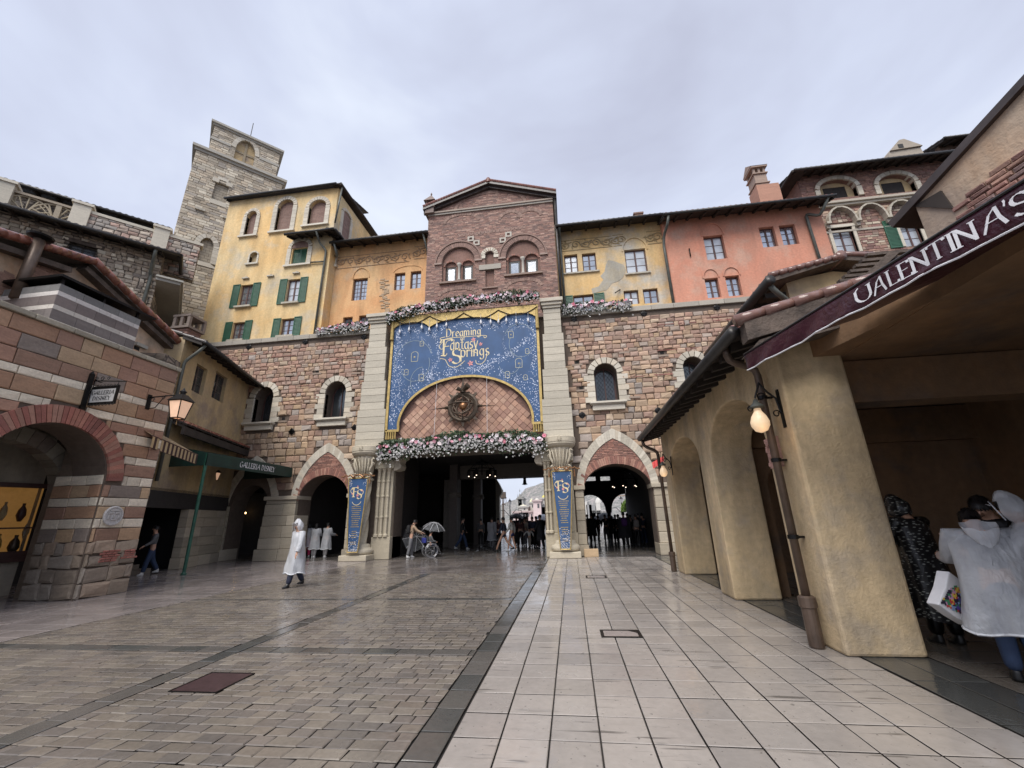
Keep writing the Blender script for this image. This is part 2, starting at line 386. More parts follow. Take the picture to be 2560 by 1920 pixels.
def stones(mb,u0,u1,v0,v1,rows,wf,cf,skip=lambda u,v:False,proud=.035,bev=.03,gap=.012,jit=.012,d0=0,rnd=RND,clip=None):
    """courses of individual stones; rows(v)->height, wf(v)->width, cf(v,row)->colour"""
    v=v0; r=0
    while v<v1-.02:
        h=min(rows(v),v1-v); u=u0-rnd.uniform(0,wf(v)) ; 
        if v1-v-h<.06: h=v1-v
        while u<u1:
            w_=wf(v)*rnd.uniform(.65,1.4); a=max(u,u0); b=min(u+w_,u1)
            if u1-b<.08: b=u1
            if b-a>.05:
                cu,cv=(a+b)/2,v+h/2
                if clip:   # cut the stone where the opening begins
                    runs=[]; st=None; N_=10
                    for q_ in range(N_+1):
                        x_=a+(b-a)*(q_+.5)/N_; bad=q_==N_ or skip(x_,v+h*.25) or skip(x_,v+h*.75)
                        if not bad and st is None: st=a+(b-a)*q_/N_
                        if bad and st is not None: runs.append((st,a+(b-a)*q_/N_)); st=None
                else: runs=[(a,b)] if not (skip(cu,cv) or (skip(a+.04,cv) and skip(b-.04,cv))) else []
                a0_,b0_=a,b
                for a,b in runs:
                    if b-a<.025: continue
                    g=gap/2; J=lambda:rnd.uniform(-jit,jit)
                    q=[(a+g+J(),v+g+J()),(b-g+J(),v+g+J()),(b-g+J(),v+h-g+J()),(a+g+J(),v+h-g+J())]
                    q=[(min(max(p[0],u0),u1),min(max(p[1],v0),v1)) for p in q]
                    mb.pillow(q,d0,proud*rnd.uniform(.5,1.2),bev,0,cf(v,r),rnd)
                a,b=a0_,b0_
            u=b if u+w_>u1 else u+w_
            if b>=u1: break
        v+=h; r+=1
def window(parent,fr,u0,u1,v0,v1,cols=2,rows=3,d=.2,fm='frame',gm='glass',top=None,fw=.07,name='window',mull=.09):
    """framed window set back in its opening; the glass is its own piece"""
    mb=MB(); t=.05
    if top: # arched head
        P=[(u1,v0),(u0,v0)]+arch(u0,u1,v1,top,n=10); Pi=[(u1-fw,v0+fw),(u0+fw,v0+fw)]+arch(u0+fw,u1-fw,v1,top-fw,n=10); mb.prism(P,d,d+t,0,holes=[Pi])
    else: mb.prism(rect(u0,u1,v0,v1),d,d+t,0,holes=[rect(u0+fw,u1-fw,v0+fw,v1-fw)])
    vt=v1 if not top else top-.02; c=(u0+u1)/2
    if cols>=2: mb.box(c-mull/2,c+mull/2,d-.012,d+t-.005,v0+fw*.8,vt-fw*.8)
    half=max(1,cols//2)
    for s_ in ((u0+fw,c-mull/2),(c+mull/2,u1-fw)) if cols>=2 else ((u0+fw,u1-fw),):
        for k in range(1,half):
            x=s_[0]+(s_[1]-s_[0])*k/half; mb.box(x-.012,x+.012,d+.008,d+t-.01,v0+fw*.9,v1-fw*.5)
        for r in range(1,rows):
            z=v0+fw+(v1-v0-2*fw)*r/rows; mb.box(s_[0]-.01,s_[1]+.01,d+.006,d+t-.012,z-.013,z+.013)
    w_=mb.build(name,M[fm],parent,fr)
    g=MB()
    if top: g.prism([(u1-fw*.5,v0+fw*.5),(u0+fw*.5,v0+fw*.5)]+arch(u0+fw*.5,u1-fw*.5,v1,top-fw*.5,n=10),d+.022,d+.034)
    else: g.box(u0+fw*.5,u1-fw*.5,d+.022,d+.034,v0+fw*.5,v1-fw*.5)
    g.build('pane',M[gm],w_,fr); return w_
def shutter(parent,fr,u0,u1,v0,v1,d=-.06,mat='shutter',n=None):
    mb=MB(); f=.06; mb.prism(rect(u0,u1,v0,v1),d,d+.045,0,holes=[rect(u0+f,u1-f,v0+f,v1-f)])
    n=n or max(6,int((v1-v0)/.09))
    for k in range(n):
        z=v0+f+(v1-v0-2*f)*(k+.5)/n; h=(v1-v0-2*f)/n*.62
        mb.add([(u0+f,d+.008,z-h),(u1-f,d+.008,z-h),(u1-f,d+.036,z+h),(u0+f,d+.036,z+h)],[(0,1,2,3)])
    mb.box(u0+f,u1-f,d+.036,d+.044,v0+f,v1-f)
    return mb.build('shutter',M[mat],parent,fr)
def eave(parent,fr,u0,u1,v,over=.75,rise=.28,depth=3,rafter=.62,gut=True,tm='tile',name='roof',thick=.05,endover=(0,0)):
    """overhanging roof edge: tiles, boards, rafters and gutter; wall plane d=0, v = height of the gutter line"""
    a=u0-endover[0]; b=u1+endover[1]; mb=MB(); dd=over+depth
    V=lambda d:(v+rise*(d+over))
    for z0,z1,m in ((.0,thick,0),):
        mb.add([(a,-over,v+z0),(b,-over,v+z0),(b,depth,V(depth)+z0),(a,depth,V(depth)+z0),(a,-over,v+z1),(b,-over,v+z1),(b,depth,V(depth)+z1),(a,depth,V(depth)+z1)],
           [(3,2,1,0),(4,5,6,7),(0,1,5,4),(1,2,6,5),(2,3,7,6),(3,0,4,7)])
    rf=mb.build(name,M['wood'],parent,fr)
    t=MB(); n=max(2,int((b-a)/.27)); sp=(b-a)/n
    for k in range(n):
        u=a+sp*(k+.5)
        segs=max(1,int(dd/.45)); 
        for j in range(segs):
            d0=-over-.04+j*.45; 
            R=.085
            pts=[]
            for q in range(7):
                an=pi*q/6; pts.append((R*cos(an)*1.25,R*sin(an)))
            z0=v+rise*(d0+over)+thick+.004+.02; z1=z0+rise*.45-.018
            V0=[(u+x,d0,z0+y) for x,y in pts]; V1=[(u+x*.85,d0+.47,z1+y*.85) for x,y in pts]
            t.add(V0+V1,[(i,i+1,i+8,i+7) for i in range(6)]+[tuple(range(7))[::-1]],0)
    t.build('roof_tiles',M[tm],rf,fr,smooth=False)
    n=max(1,int((b-a)/rafter)); h=.13; r=MB()
    r.add([(-.05,-over+.06,v-h+rise*.06),(.05,-over+.06,v-h+rise*.06),(.05,.1,V(.1)-h),(-.05,.1,V(.1)-h),(-.05,-over+.06,v+rise*.06-.002),(.05,-over+.06,v+rise*.06-.002),(.05,.1,V(.1)-.002),(-.05,.1,V(.1)-.002)],
           [(3,2,1,0),(4,5,6,7),(0,1,5,4),(1,2,6,5),(2,3,7,6),(3,0,4,7)])
    r0=None
    for k in range(n+1):
        u=a+.08+(b-a-.16)*k/n
        if r0 is None: r0=r.build('rafter',M['wood'],rf,fr); rk=r0
        else: rk=r0.copy(); COL.objects.link(rk)
        rk.matrix_basis=(fr or WORLD).m@Matrix.Translation((u,0,0))
    if gut:
        g=MB(); g.tube([(a-.02,-over-.06,v+.0),(b+.02,-over-.06,v+.0)],.085,n=10); g.build('gutter',M['gutter'],rf,fr,smooth=True)
    return rf
def pipe(parent,pts,r,mat='greenpipe',fr=None,name='downpipe',brackets=0):
    mb=MB(); P=[Vector(p) for p in pts]; Q=[P[0]]
    for i in range(1,len(P)-1):   # round the bends
        a=P[i]+(P[i-1]-P[i]).normalized()*min(r*2.2,(P[i-1]-P[i]).length*.4); b=P[i]+(P[i+1]-P[i]).normalized()*min(r*2.2,(P[i+1]-P[i]).length*.4)
        for t in (0,.5,1): Q.append(a.lerp(P[i],t).lerp(P[i].lerp(b,t),t))
    Q.append(P[-1]); mb.tube(Q,r,n=10)
    return mb.build(name,M[mat],parent,fr,smooth=True)
# ================= GROUND =================
def groundmat(name,rough,wetscale,var=.3,scale=3,bump=.35,scratch=0,spec=.5):
    m=MT(name); p=m.pos(); n=m.noise(p,scale,6,.65); n2=m.noise(p,scale*9,3)
    v=m.mix(.5,m.ramp(n,(.25,1-var),(.75,1+var*.4)),m.ramp(n2,(.3,1-var*.7),(.7,1+var*.3)))
    h=m.mix(.5,n,n2)
    if scratch:
        for ang,wsc in ((38,9.),(-52,7.5)):
            q=m.map(p,(.55,wsc,1),rot=(0,0,radians(ang))); s=m.noise(q,1.6,3,.5,.3)
            msk=m.ramp(m.noise(p,1.1+abs(ang)*.01,2),(.5,0),(.58,1)); k=m.math('MULTIPLY',m.ramp(s,(.62,0),(.68,1)),msk)
            v=m.mix(m.math('MULTIPLY',k,scratch),v,.42); h=m.mix(m.math('MULTIPLY',k,.8),h,0)
        k=m.ramp(m.noise(p,22,2),(.68,0),(.72,1)); v=m.mix(m.math('MULTIPLY',k,scratch),v,.5); h=m.mix(k,h,0)
    m.set('Base Color',m.mix(1,m.attr(),v,'MULTIPLY')); m.set('Specular IOR Level',spec)
    m.set('Roughness',m.ramp(m.noise(p,wetscale,5,.6),(.36,rough[0]),(.66,rough[1]))); m.bump(h,bump,.008); return m.mat
M['g_tile']=groundmat('wet_paving_tile',(.06,.36),.9,.22,1.5,.5,scratch=1.0)
M['g_cob']=groundmat('wet_sett',(.09,.38),1.2,.36,2.5,.5)
M['g_slab']=groundmat('wet_slab',(.05,.28),.8,.3,2,.5)
M['g_grout']=plain('wet_joint',(.028,.026,.024),.35,var=.3)
def struct(o): o['kind']='structure'; return o
g=MB(); g.box(-400,400,-60,900,-.5,-.022,c=(.03,.03,.03)); struct(g.build('ground',M['g_grout']))
def paver(name,x0,x1,y0,y1,w,h,mat,colf,gap=.012,top=0,jit=.006,off=.5,bev=.01,proud=.02,skip=lambda x,y:False,vw=.25,rnd=random.Random(3)):
    mb=MB(); y=y0; r=0
    while y<y1-.01:
        hh=min(h*(rnd.uniform(.93,1.07) if vw else 1),y1-y); x=x0-(rnd.random()*w if (vw and off) else 0)
        while x<x1-.001:
            ww=w*(rnd.uniform(1-vw,1+vw) if vw else 1); a=max(x,x0); b=min(x+ww,x1)
            if b-a>.03 and not skip((a+b)/2,y+hh/2):
                J=lambda:rnd.uniform(-jit,jit); g_=gap/2; z=top+rnd.uniform(-.0018,.0018)
                q=[(a+g_+J(),y+g_+J()),(b-g_+J(),y+g_+J()),(b-g_+J(),y+hh-g_+J()),(a+g_+J(),y+hh-g_+J())]
                cx,cy=(a+b)/2,y+hh/2
                inn=[(p[0]-math.copysign(bev,p[0]-cx),p[1]-math.copysign(bev,p[1]-cy)) for p in q]
                tz=lambda:rnd.uniform(-1,1)*proud*.12
                V=[(p[0],p[1],z-proud) for p in q]+[(p[0],p[1],z-bev*.6) for p in q]+[(p[0],p[1],z+tz()) for p in inn]
                cc_=colf(cx,cy); mb.add(V,[(8,9,10,11),(4,5,9,8),(5,6,10,9),(6,7,11,10),(7,4,8,11),(0,1,5,4),(1,2,6,5),(2,3,7,6),(3,0,4,7)],0,cc_)
                for q_ in range(1,5): mb.c[-q_]=(.03,.027,.025)
            x+=ww
        y+=hh; r+=1
    return struct(mb.build(name,mat))
gr=random.Random(11)
def tone(cs,lo=.85,hi=1.12):
    def f(*a):
        c=gr.choice(cs); k=gr.uniform(lo,hi); return (c[0]*k,c[1]*k,c[2]*k)
    return f
covers=[(-.02+.35,.0)]
MH=[(.30,.86,6.62,7.02),(.28,.84,12.45,12.95)]
def mhskip(x,y): return any(a-.05<x<b+.05 and c-.05<y<d_+.05 for a,b,c,d_ in MH)
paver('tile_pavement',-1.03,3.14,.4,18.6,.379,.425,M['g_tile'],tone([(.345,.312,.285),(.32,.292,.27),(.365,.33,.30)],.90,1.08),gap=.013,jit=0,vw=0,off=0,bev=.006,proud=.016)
def cobskip(x,y):
    return (-4.76<x<-4.50) or (5.78<y<6.03) or (9.4<y<9.62) or (-4.2<x<-3.66 and 4.45<y<5.02)
for _x0,_x1 in ((-8.75,-4.755),(-4.505,-1.32)):
    for _y0,_y1 in ((1.0,5.78),(6.03,9.40),(9.62,13.85)):
        paver('sett_paving',_x0,_x1,_y0,_y1,.215,.142,M['g_cob'],tone([(.175,.15,.128),(.19,.163,.135),(.155,.137,.122),(.205,.178,.148),(.17,.148,.13)],.88,1.1),gap=.007,jit=.006,bev=.009,proud=.016,skip=lambda x,y:-4.14<x<-3.72 and 4.50<y<4.97)
dk=tone([(.105,.098,.088),(.12,.11,.10),(.085,.085,.08)],.85,1.15)
paver('dark_kerb_band',-1.31,-1.045,.5,18.6,.265,.42,M['g_slab'],dk,gap=.012,vw=0,off=0,jit=.002,bev=.006,proud=.016)
paver('dark_sett_band',-4.745,-4.515,1.0,13.85,.23,.4,M['g_slab'],dk,gap=.012,vw=0,off=0,jit=.003,bev=.008,proud=.02)
paver('dark_cross_band',-8.75,-4.76,5.79,6.02,.45,.23,M['g_slab'],dk,gap=.012,vw=.1,off=0,jit=.003,bev=.008,proud=.02)
paver('dark_cross_band',-4.50,-1.32,5.79,6.02,.45,.23,M['g_slab'],dk,gap=.012,vw=.1,off=0,jit=.003,bev=.008,proud=.02)
paver('dark_cross_band',-8.75,-4.76,9.41,9.61,.45,.2,M['g_slab'],dk,gap=.012,vw=.1,off=0,jit=.003,bev=.008,proud=.02)
paver('dark_cross_band',-4.50,-1.32,9.41,9.61,.45,.2,M['g_slab'],dk,gap=.012,vw=.1,off=0,jit=.003,bev=.008,proud=.02)
paver('left_pavement',-19,-8.77,.5,18.9,.6,.42,M['g_slab'],tone([(.27,.235,.225),(.30,.26,.245),(.25,.22,.21)],.9,1.08),gap=.009,vw=.2,bev=.006,proud=.016)
paver('gate_apron',-8.75,-1.05,13.87,18.6,.7,.5,M['g_slab'],tone([(.17,.145,.13),(.15,.13,.12),(.19,.165,.15)],.9,1.1),gap=.01,vw=.2,bev=.006,proud=.016)
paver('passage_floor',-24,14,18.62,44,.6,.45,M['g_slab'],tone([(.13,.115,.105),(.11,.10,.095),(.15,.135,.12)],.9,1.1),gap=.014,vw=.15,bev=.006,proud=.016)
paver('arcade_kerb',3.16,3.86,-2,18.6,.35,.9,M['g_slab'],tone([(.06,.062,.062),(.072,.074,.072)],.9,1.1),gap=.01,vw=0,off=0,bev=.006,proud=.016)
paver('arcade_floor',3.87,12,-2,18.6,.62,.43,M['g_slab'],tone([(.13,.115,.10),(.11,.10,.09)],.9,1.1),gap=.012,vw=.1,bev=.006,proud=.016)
g=MB(); g.box(-160,160,44.02,170,-.4,-.004,c=(.34,.33,.33)); struct(g.build('harbour_promenade',M['g_slab']))
# covers
c_=thing('manhole_cover',(-3.94,4.74,0),'large brown steel access cover set in the dark setts','manhole cover')
mb=MB(); mb.prism([(-4.2,4.46),(-3.66,4.46),(-3.66,5.01),(-4.2,5.01)],0,0)
mb=MB(); mb.extr([(-4.185,4.475,-.02),(-3.675,4.475,-.02),(-3.675,4.995,-.02),(-4.185,4.995,-.02)],(0,0,.026))
mb.build('plate',plain('rusty_steel_plate',(.10,.06,.065),.35,metal=.5,var=.25,scale=9),c_)
mb=MB()
for a in ((-4.2,-4.187,4.46,5.01),(-3.673,-3.66,4.46,5.01)): mb.extr([(a[0],a[2],-.02),(a[1],a[2],-.02),(a[1],a[3],-.02),(a[0],a[3],-.02)],(0,0,.03))
for a in ((-4.187,-3.673,4.46,4.473),(-4.187,-3.673,4.997,5.01)): mb.extr([(a[0],a[2],-.02),(a[1],a[2],-.02),(a[1],a[3],-.02),(a[0],a[3],-.02)],(0,0,.03))
mb.build('rim',M['black'],c_)
for i,(a,b,c,d_) in enumerate(MH):
    t=thing('manhole_cover',((a+b)/2,(c+d_)/2,0),('small tile-filled access cover with dark frame nearest the viewer','far small tile-filled access cover near the right arch')[i],'manhole cover')
    mb=MB()
    for q in ((a,b,c,c+.045),(a,b,d_-.045,d_),(a,a+.045,c+.045,d_-.045),(b-.045,b,c+.045,d_-.045)):
        mb.extr([(q[0],q[2],-.01),(q[1],q[2],-.01),(q[1],q[3],-.01),(q[0],q[3],-.01)],(0,0,.02))
    mb.extr([(b-.045,d_-.16,-.01),(b-.045,d_-.045,-.01),(b-.16,d_-.045,-.01)],(0,0,.019)); mb.build('rim',M['black'],t)
    mb=MB(); mb.extr([(a+.046,c+.046,-.01),(b-.046,c+.046,-.01),(b-.046,d_-.046,-.01),(a+.046,d_-.046,-.01)],(0,0,.016),c=(.36,.31,.29)); mb.build('plate',M['g_tile'],t)
def kc(c,a=.87,b=1.1):
    k=RND.uniform(a,b); return (c[0]*k,c[1]*k,c[2]*k)
# ================= GATE WALL =================
G=Fr(0,19.2,0)
PAL=[(.38,.25,.165),(.43,.29,.18),(.31,.205,.15),(.50,.365,.24),(.31,.25,.20),(.36,.335,.31),(.58,.46,.33),(.27,.165,.13),(.42,.26,.175),(.36,.27,.19),(.47,.33,.195)]
PALR=[(.36,.20,.15),(.40,.245,.175),(.30,.175,.135),(.49,.34,.24),(.34,.23,.185),(.40,.34,.29)]
gate=thing('gate_wall',(-4.5,19.2,0),'tall brown and red rubble stone gate wall with arched passages through it','building')
WT=11.25
# openings: (u0,u1,spring,top,kind)
aL=dict(u0=-13.02,u1=-10.45,s=2.65,t=3.84)   # left passage
aR=dict(u0=.62,u1=3.55,s=2.65,t=3.80)        # right passage
aX=dict(u0=-16.6,u1=-14.6,s=2.4,t=3.5)       # doorway under the canopy
wins=[(-16.42,-15.32,6.62,7.95,8.68),(-13.72,-12.66,6.66,8.05,8.80),(1.58,2.62,6.72,8.0,8.62),(4.45,5.5,6.72,8.0,8.62)]
# positions re-measured from the photograph
def wpx(bl,br,top,sp):
    a=G.uv(bl); b=G.uv(br); t=G.uv(top); s_=G.uv(sp); return (a[0],b[0],(a[1]+b[1])/2,s_[1],t[1])
wins=[wpx(B5(365,655),B5(560,655),B5(500,285),B5(400,400)),wpx(B5(1110,612),B5(1325,605),B5(1250,225),B5(1150,350)),wpx(B8(438,1052),B8(668,1045),B8(540,668),B8(415,780)),wpx(B8(1340,1010),B8(1560,1010),B8(1440,600),B8(1310,720))]
outer=rect(-24,14,-.05,WT)
holes=[opening(aL['u0'],aL['u1'],-.02,aL['s'],aL['t'],n=20),opening(aR['u0'],aR['u1'],-.02,aR['s'],aR['t'],n=20),opening(aX['u0'],aX['u1'],-.02,aX['s'],aX['t'],n=16),
       [(-8.15,-.02),(-8.15,4.75),(-1.15,4.75),(-1.15,-.02)]]
# outline including the open arches (they reach the ground, so they are notches)
def notch(L_):
    L_=sorted(L_,key=lambda h:min(p[0] for p in h)); P=[(-24,0)]
    for h in L_:
        xs=min(p[0] for p in h); xe=max(p[0] for p in h)
        pts=[p for p in h if p[1]>0]
        pts=sorted(pts,key=lambda p:0) ; P.append((xs,0))
        if pts[0][0]>pts[-1][0]: pts=pts[::-1]
        P+=pts; P.append((xe,0))
    return P+[(14,0),(14,WT),(-24,WT)]
wallpoly=notch(holes)
wh=[opening(*w_) for w_ in wins]
mb=MB(); mb.prism(wallpoly,0,1.0,0,holes=wh); mb.build('wall_core',M['mortar'],gate,G)
# surrounds to keep free of rubble
ptL=[G.uv(B5(1170,870)),G.uv(B5(815,1330)),G.uv(B5(1430,1190))]; ptR=[G.uv(B4(785,135)),G.uv(B4(455,680)),G.uv(B4(1240,700))]
pL=dict(u0=-13.42,u1=-10.05,s=2.75,t=5.42); pR=dict(u0=.30,u1=3.86,s=2.75,t=5.40); pX=dict(u0=-17.1,u1=-14.05,s=2.3,t=4.95)
big=[opening(p['u0'],p['u1'],-.1,p['s'],p['t'],'pointed') for p in (pL,pR,pX)]
wo=[[(p[0],p[1]) for p in opening(w_[0]-.36,w_[1]+.36,w_[2]-.1,w_[3],w_[4]+.36)] for w_ in wins]
sills=[rect(w_[0]-.33,w_[1]+.33,w_[2]-.42,w_[2]) for w_ in wins]
putlog=[G.uv(p) for p in (B5(768,135),B5(1055,120),B5(1462,115),B5(700,612),B5(1000,592),B8(246,657),B8(705,536),B8(1087,566),B8(287,908),B8(808,974))]
def gskip(u,v):
    if -10.15<u<-8.6 and v<11.9: return True
    if -.95<u<.33: return True
    if -8.9<u<-.7: return True
    for P in big+wo+sills:
        if inside((u,v),P): return True
    if v<3.05 and (-14.7<u<-13.2 or -10.2<u<-8.1 or .2<u<.7 or 3.4<u<14 or u<-17): return True
    return any(abs(u-a)<.09 and abs(v-b)<.10 for a,b in putlog)
gr2=random.Random(5)
def grow(v): return (.36 if v<5.2 else .29 if v<7.5 else .235)*gr2.uniform(.85,1.12)
def gwid(v): return .46 if v<5.2 else .40 if v<7.5 else .34
def gcol(v,r):
    P=PAL if (v<8 or gr2.random()<.35) else PALR
    c=gr2.choice(P); c=tuple(.68*x_+.32*y_ for x_,y_ in zip(c,(.40,.275,.205))); k=gr2.uniform(.8,1.2); return (c[0]*k,c[1]*k,c[2]*k)
mb=MB(); stones(mb,-24,14,.0,10.95,grow,gwid,gcol,gskip,proud=.075,bev=.05,gap=.028,jit=.016,rnd=gr2)
# thin courses of red tile between the stones of the upper wall
for k in range(16):
    v=gr2.uniform(7.6,10.7); u=gr2.choice([gr2.uniform(-23,-11),gr2.uniform(.4,12)]); L_=gr2.uniform(1.2,4)
    x=u
    while x<u+L_:
        l=gr2.uniform(.18,.3)
        if not gskip(x+.1,v): mb.box(x,x+l-.012,-.062,0,v,v+.038,0,(.27*gr2.uniform(.8,1.1),.11,.085))
        x+=l
mb.build('rubble_facing',M['stone'],gate,G)
# coping
mb=MB(); x=-24
while x<13.9:
    l=gr2.uniform(.8,1.3)
    if not(-9.7<x+l/2<.0): mb.box(x,min(x+l-.01,14),-.12,1.1,10.98+.24,11.48,0,kc((.38,.345,.29)))
    x+=l
mb.build('coping',M['ashlar'],gate,G,bevel=.015)
# pointed arches of pale stone, red brick infill and round brick ring
CR=[(.55,.50,.41),(.60,.55,.46),(.50,.45,.37),(.57,.50,.40)]
BR=[(.36,.17,.125),(.28,.13,.10),(.42,.23,.17),(.24,.115,.09)]
for nm,p,a in (('left',pL,aL),('right',pR,aR),('door',pX,aX)):
    P=arch(p['u0'],p['u1'],p['s'],p['t'],'pointed',28); Pi=offset_path(P,-.36); Pi=[q for q in Pi if q[1]>=p['s']-.02]
    # keep the inner line on its own side of the apex
    c=(p['u0']+p['u1'])/2; Pin=arch(p['u0']+.34,p['u1']-.34,p['s'],p['t']-.46,'pointed',28)
    mb=MB(); n=22
    A=resample(P,2*n); B=resample(Pin,2*n)
    for k in range(2*n):
        g_=.06; q=[A[k],A[k+1],B[k+1],B[k]]; cx=sum(z[0] for z in q)/4; cy=sum(z[1] for z in q)/4
        q=[(cx+(z[0]-cx)*.97,cy+(z[1]-cy)*.97) for z in q]; cl=gr2.choice(CR); kk=gr2.uniform(.85,1.1)
        mb.prism(q,-.085,.05,0,tuple(z*kk for z in cl))
    mb.build('pointed_arch_surround',M['ashlar'],gate,G)
    inner=arch(a['u0']-.30,a['u1']+.30,a['s'],a['t']+.36,n=24)
    if nm!='door':
        inf=[q for q in Pin if q[1]>=a['s']]; 
        poly=[(Pin[0][0],a['s'])]+Pin+[(Pin[-1][0],a['s'])]+arch(a['u0'],a['u1'],a['s'],a['t'],n=20)[::-1]
        mb=MB(); mb.prism(poly,-.045,-.002,0,(.17,.12,.10)); stones(mb,poly[0][0],poly[-1][0] if False else p['u1'],a['s'],p['t'],lambda v:.075,lambda v:.22,lambda v,r:kc(gr2.choice([(.33,.16,.12),(.27,.135,.105),(.38,.20,.15),(.23,.12,.095)]),.8,1.2),lambda u,v:not inside((u,v),poly),proud=.02,bev=.008,gap=.014,jit=.004,d0=-.046,rnd=gr2,clip=True); mb.build('brick_infill',M['stone'],gate,G)
        mb=MB(); voussoirs(mb,arch(a['u0'],a['u1'],a['s'],a['t'],n=24),.33,46,-.075,.6,BR,gap=.014,rnd=gr2,tv=.012); mb.build('brick_arch',M['stone'],gate,G)
# ashlar piers of travertine blocks
mb=MB()
def ashcol(v,r):
    c=gr2.choice([(.43,.37,.28),(.39,.34,.26),(.47,.41,.32),(.36,.315,.245)]); k=gr2.uniform(.88,1.1); return tuple(x*k for x in c)
def ashlar(mb,u0,u1,v1,d0,d1,h=.48,w_=1.2,batter=0):
    v=0; i=0
    while v<v1-.01:
        hh=min(h*gr2.uniform(.85,1.12),v1-v); 
        if v1-v-hh<.12: hh=v1-v
        e=batter*(1-v/v1); e+= .05 if i==0 else 0
        x=u0-e; 
        while x<u1+e-.01:
            l=w_*gr2.uniform(.7,1.3); b=min(x+l,u1+e); 
            if u1+e-b<.2: b=u1+e
            mb.box(x+.006,b-.006,d0-e-(.03 if i==0 else 0)+gr2.uniform(-.008,.008),d1,v+.006,v+hh-.006,0,ashcol(v,i)); x=b
        v+=hh; i+=1
ashlar(mb,-14.6,-13.05,2.72,-.16,.9,batter=.10); ashlar(mb,-10.42,-10.05,2.72,-.14,.9)
ashlar(mb,.22,.60,2.72,-.14,.9); ashlar(mb,3.58,4.35,2.72,-.14,.9); ashlar(mb,-19.5,-16.63,2.5,-.12,.9)
for u0,u1 in ((-14.72,-12.98),(3.5,4.4),(.18,.66)): mb.box(u0,u1,-.24,.92,2.72,2.90,0,(.46,.40,.31))
mb.box(-10.46,-10.0,-.24,.92,2.72,2.9,0,(.46,.40,.31))
mb.build('travertine_pier',M['ashlar'],gate,G,bevel=.02)
# window dressings
for i,w_ in enumerate(wins):
    u0,u1,v0,s_,t=w_; mb=MB(); A=arch(u0,u1,s_,t,n=20); voussoirs(mb,A,.34,9,-.085,.25,CR,gap=.02,rnd=gr2)
    v=v0; k=0
    while v<s_-.02:
        h=min(.27,s_-v); e=.36 if k%2 else .50
        for a,b in ((u0-e,u0),(u1,u1+e)): mb.box(a,b,-.08,.25,v+.006,v+h-.006,0,kc(gr2.choice(CR)))
        v+=h; k+=1
    mb.box(u0,u1,.85,.95,v0,v0+.02,0,CR[0])
    wp=window(gate,G,u0+.02,u1-.02,v0,s_,2,1,.62 if i!=1 else .6,'frame','dglass',top=t-.02,fw=.08,mull=.05)
    mb.build('window_surround',M['ashlar'],wp,G,bevel=.012)
    # lead lattice of diamonds
    lm=MB(); 
    for k in range(-12,20):
        for sgn in (1,-1):
            p0=u0+.1+k*.17; 
            for q in range(14):
                za=v0+.1+q*.14; zb=za+.14; ua=p0+sgn*(q*.1); ub=ua+sgn*.1
                if u0+.1<min(ua,ub) and max(ua,ub)<u1-.1 and zb<t-.25: lm.tube([(ua,.632,za),(ub,.632,zb)],.006,n=4,cap=False)
    lm.build('lattice',M['black'],wp,G)
    sm=MB(); sm.box(u0-.30,u1+.30,-.34,.6,v0-.10,v0-.005,0,CR[1]); sm.box(u0-.26,u1+.26,-.28,.1,v0-.15,v0-.10,0,CR[2]); sm.box(u0-.20,u1+.20,-.2,.1,v0-.40,v0-.15,0,CR[1])
    sm.build('sill',M['ashlar'],wp,G,bevel=.012)
# dark putlog holes and iron tie plates
mb=MB()
for a,b in putlog: mb.box(a-.085,a+.085,-.006,.002,b-.09,b+.09)
mb.build('putlog_hole',M['void'],gate,G)
mb=MB()
for a,b in putlog: mb.box(a-.24,a+.26,-.09,0,b-.19,b-.10,0,(.30,.23,.18))
mb.build('putlog_ledge',M['stone'],gate,G)
for p in (B5(170,780),B5(795,742),B5(1445,702),B8(217,237),B8(905,180),B8(297,1180),B8(1045,1135),A5(625,1535),A3(172,1575),A3(548,1540),A3(940,1507),A2(1785,487)):
    a,b=G.uv(p); mb=MB(); mb.lathe([(0.001,0),(.14,0),(.15,.02),(.12,.035),(0.001,.05)],0,0,n=12); 
    for k in range(2): mb.box(-.16,.16,-.02,.02,.03,.06) if k==0 else mb.box(-.02,.02,-.16,.16,.03,.06)
    V=[(a+x,-.06-z,b+y) for x,y,z in mb.v]; mb.v=V; mb.f=[f[::-1] for f in mb.f]
    mb.build('iron_tie_plate',M['black'],gate,G)
# ---- central bay: pilaster shafts, lintel, patterned tympanum ----
mb=MB()
for (t0,t1,b0,b1,zb) in ((-9.86,-8.98,-10.12,-8.66,5.0),(-.72,.10,-1.02,.34,5.0)):
    v=zb; z1=11.55; H=.37; i=0
    while v<z1-.02:
        h=min(H,z1-v); f=(v-zb)/(z1-zb); st=math.floor(f*4)/4
        a=b0+(t0-b0)*min(1,st*1.25); b=b1+(t1-b1)*min(1,st*1.25); cl=kc((.50,.455,.37))
        mb.box(a+.004,b-.004,-.55+.05*st,.1,v+.005,v+h-.005,0,cl); v+=h; i+=1
    c=(t0+t1)/2; hw=(t1-t0)/2
    mb.box(c-hw-.04,c+hw+.04,-.58,.1,11.56,11.70,0,(.50,.455,.37)); mb.box(c-hw-.1,c+hw+.1,-.66,.1,11.70,11.86,0,(.52,.47,.38)); mb.box(c-hw-.17,c+hw+.17,-.74,.1,11.86,12.05,0,(.51,.46,.375))
mb.build('pilaster',M['ashlar'],gate,G,bevel=.012)
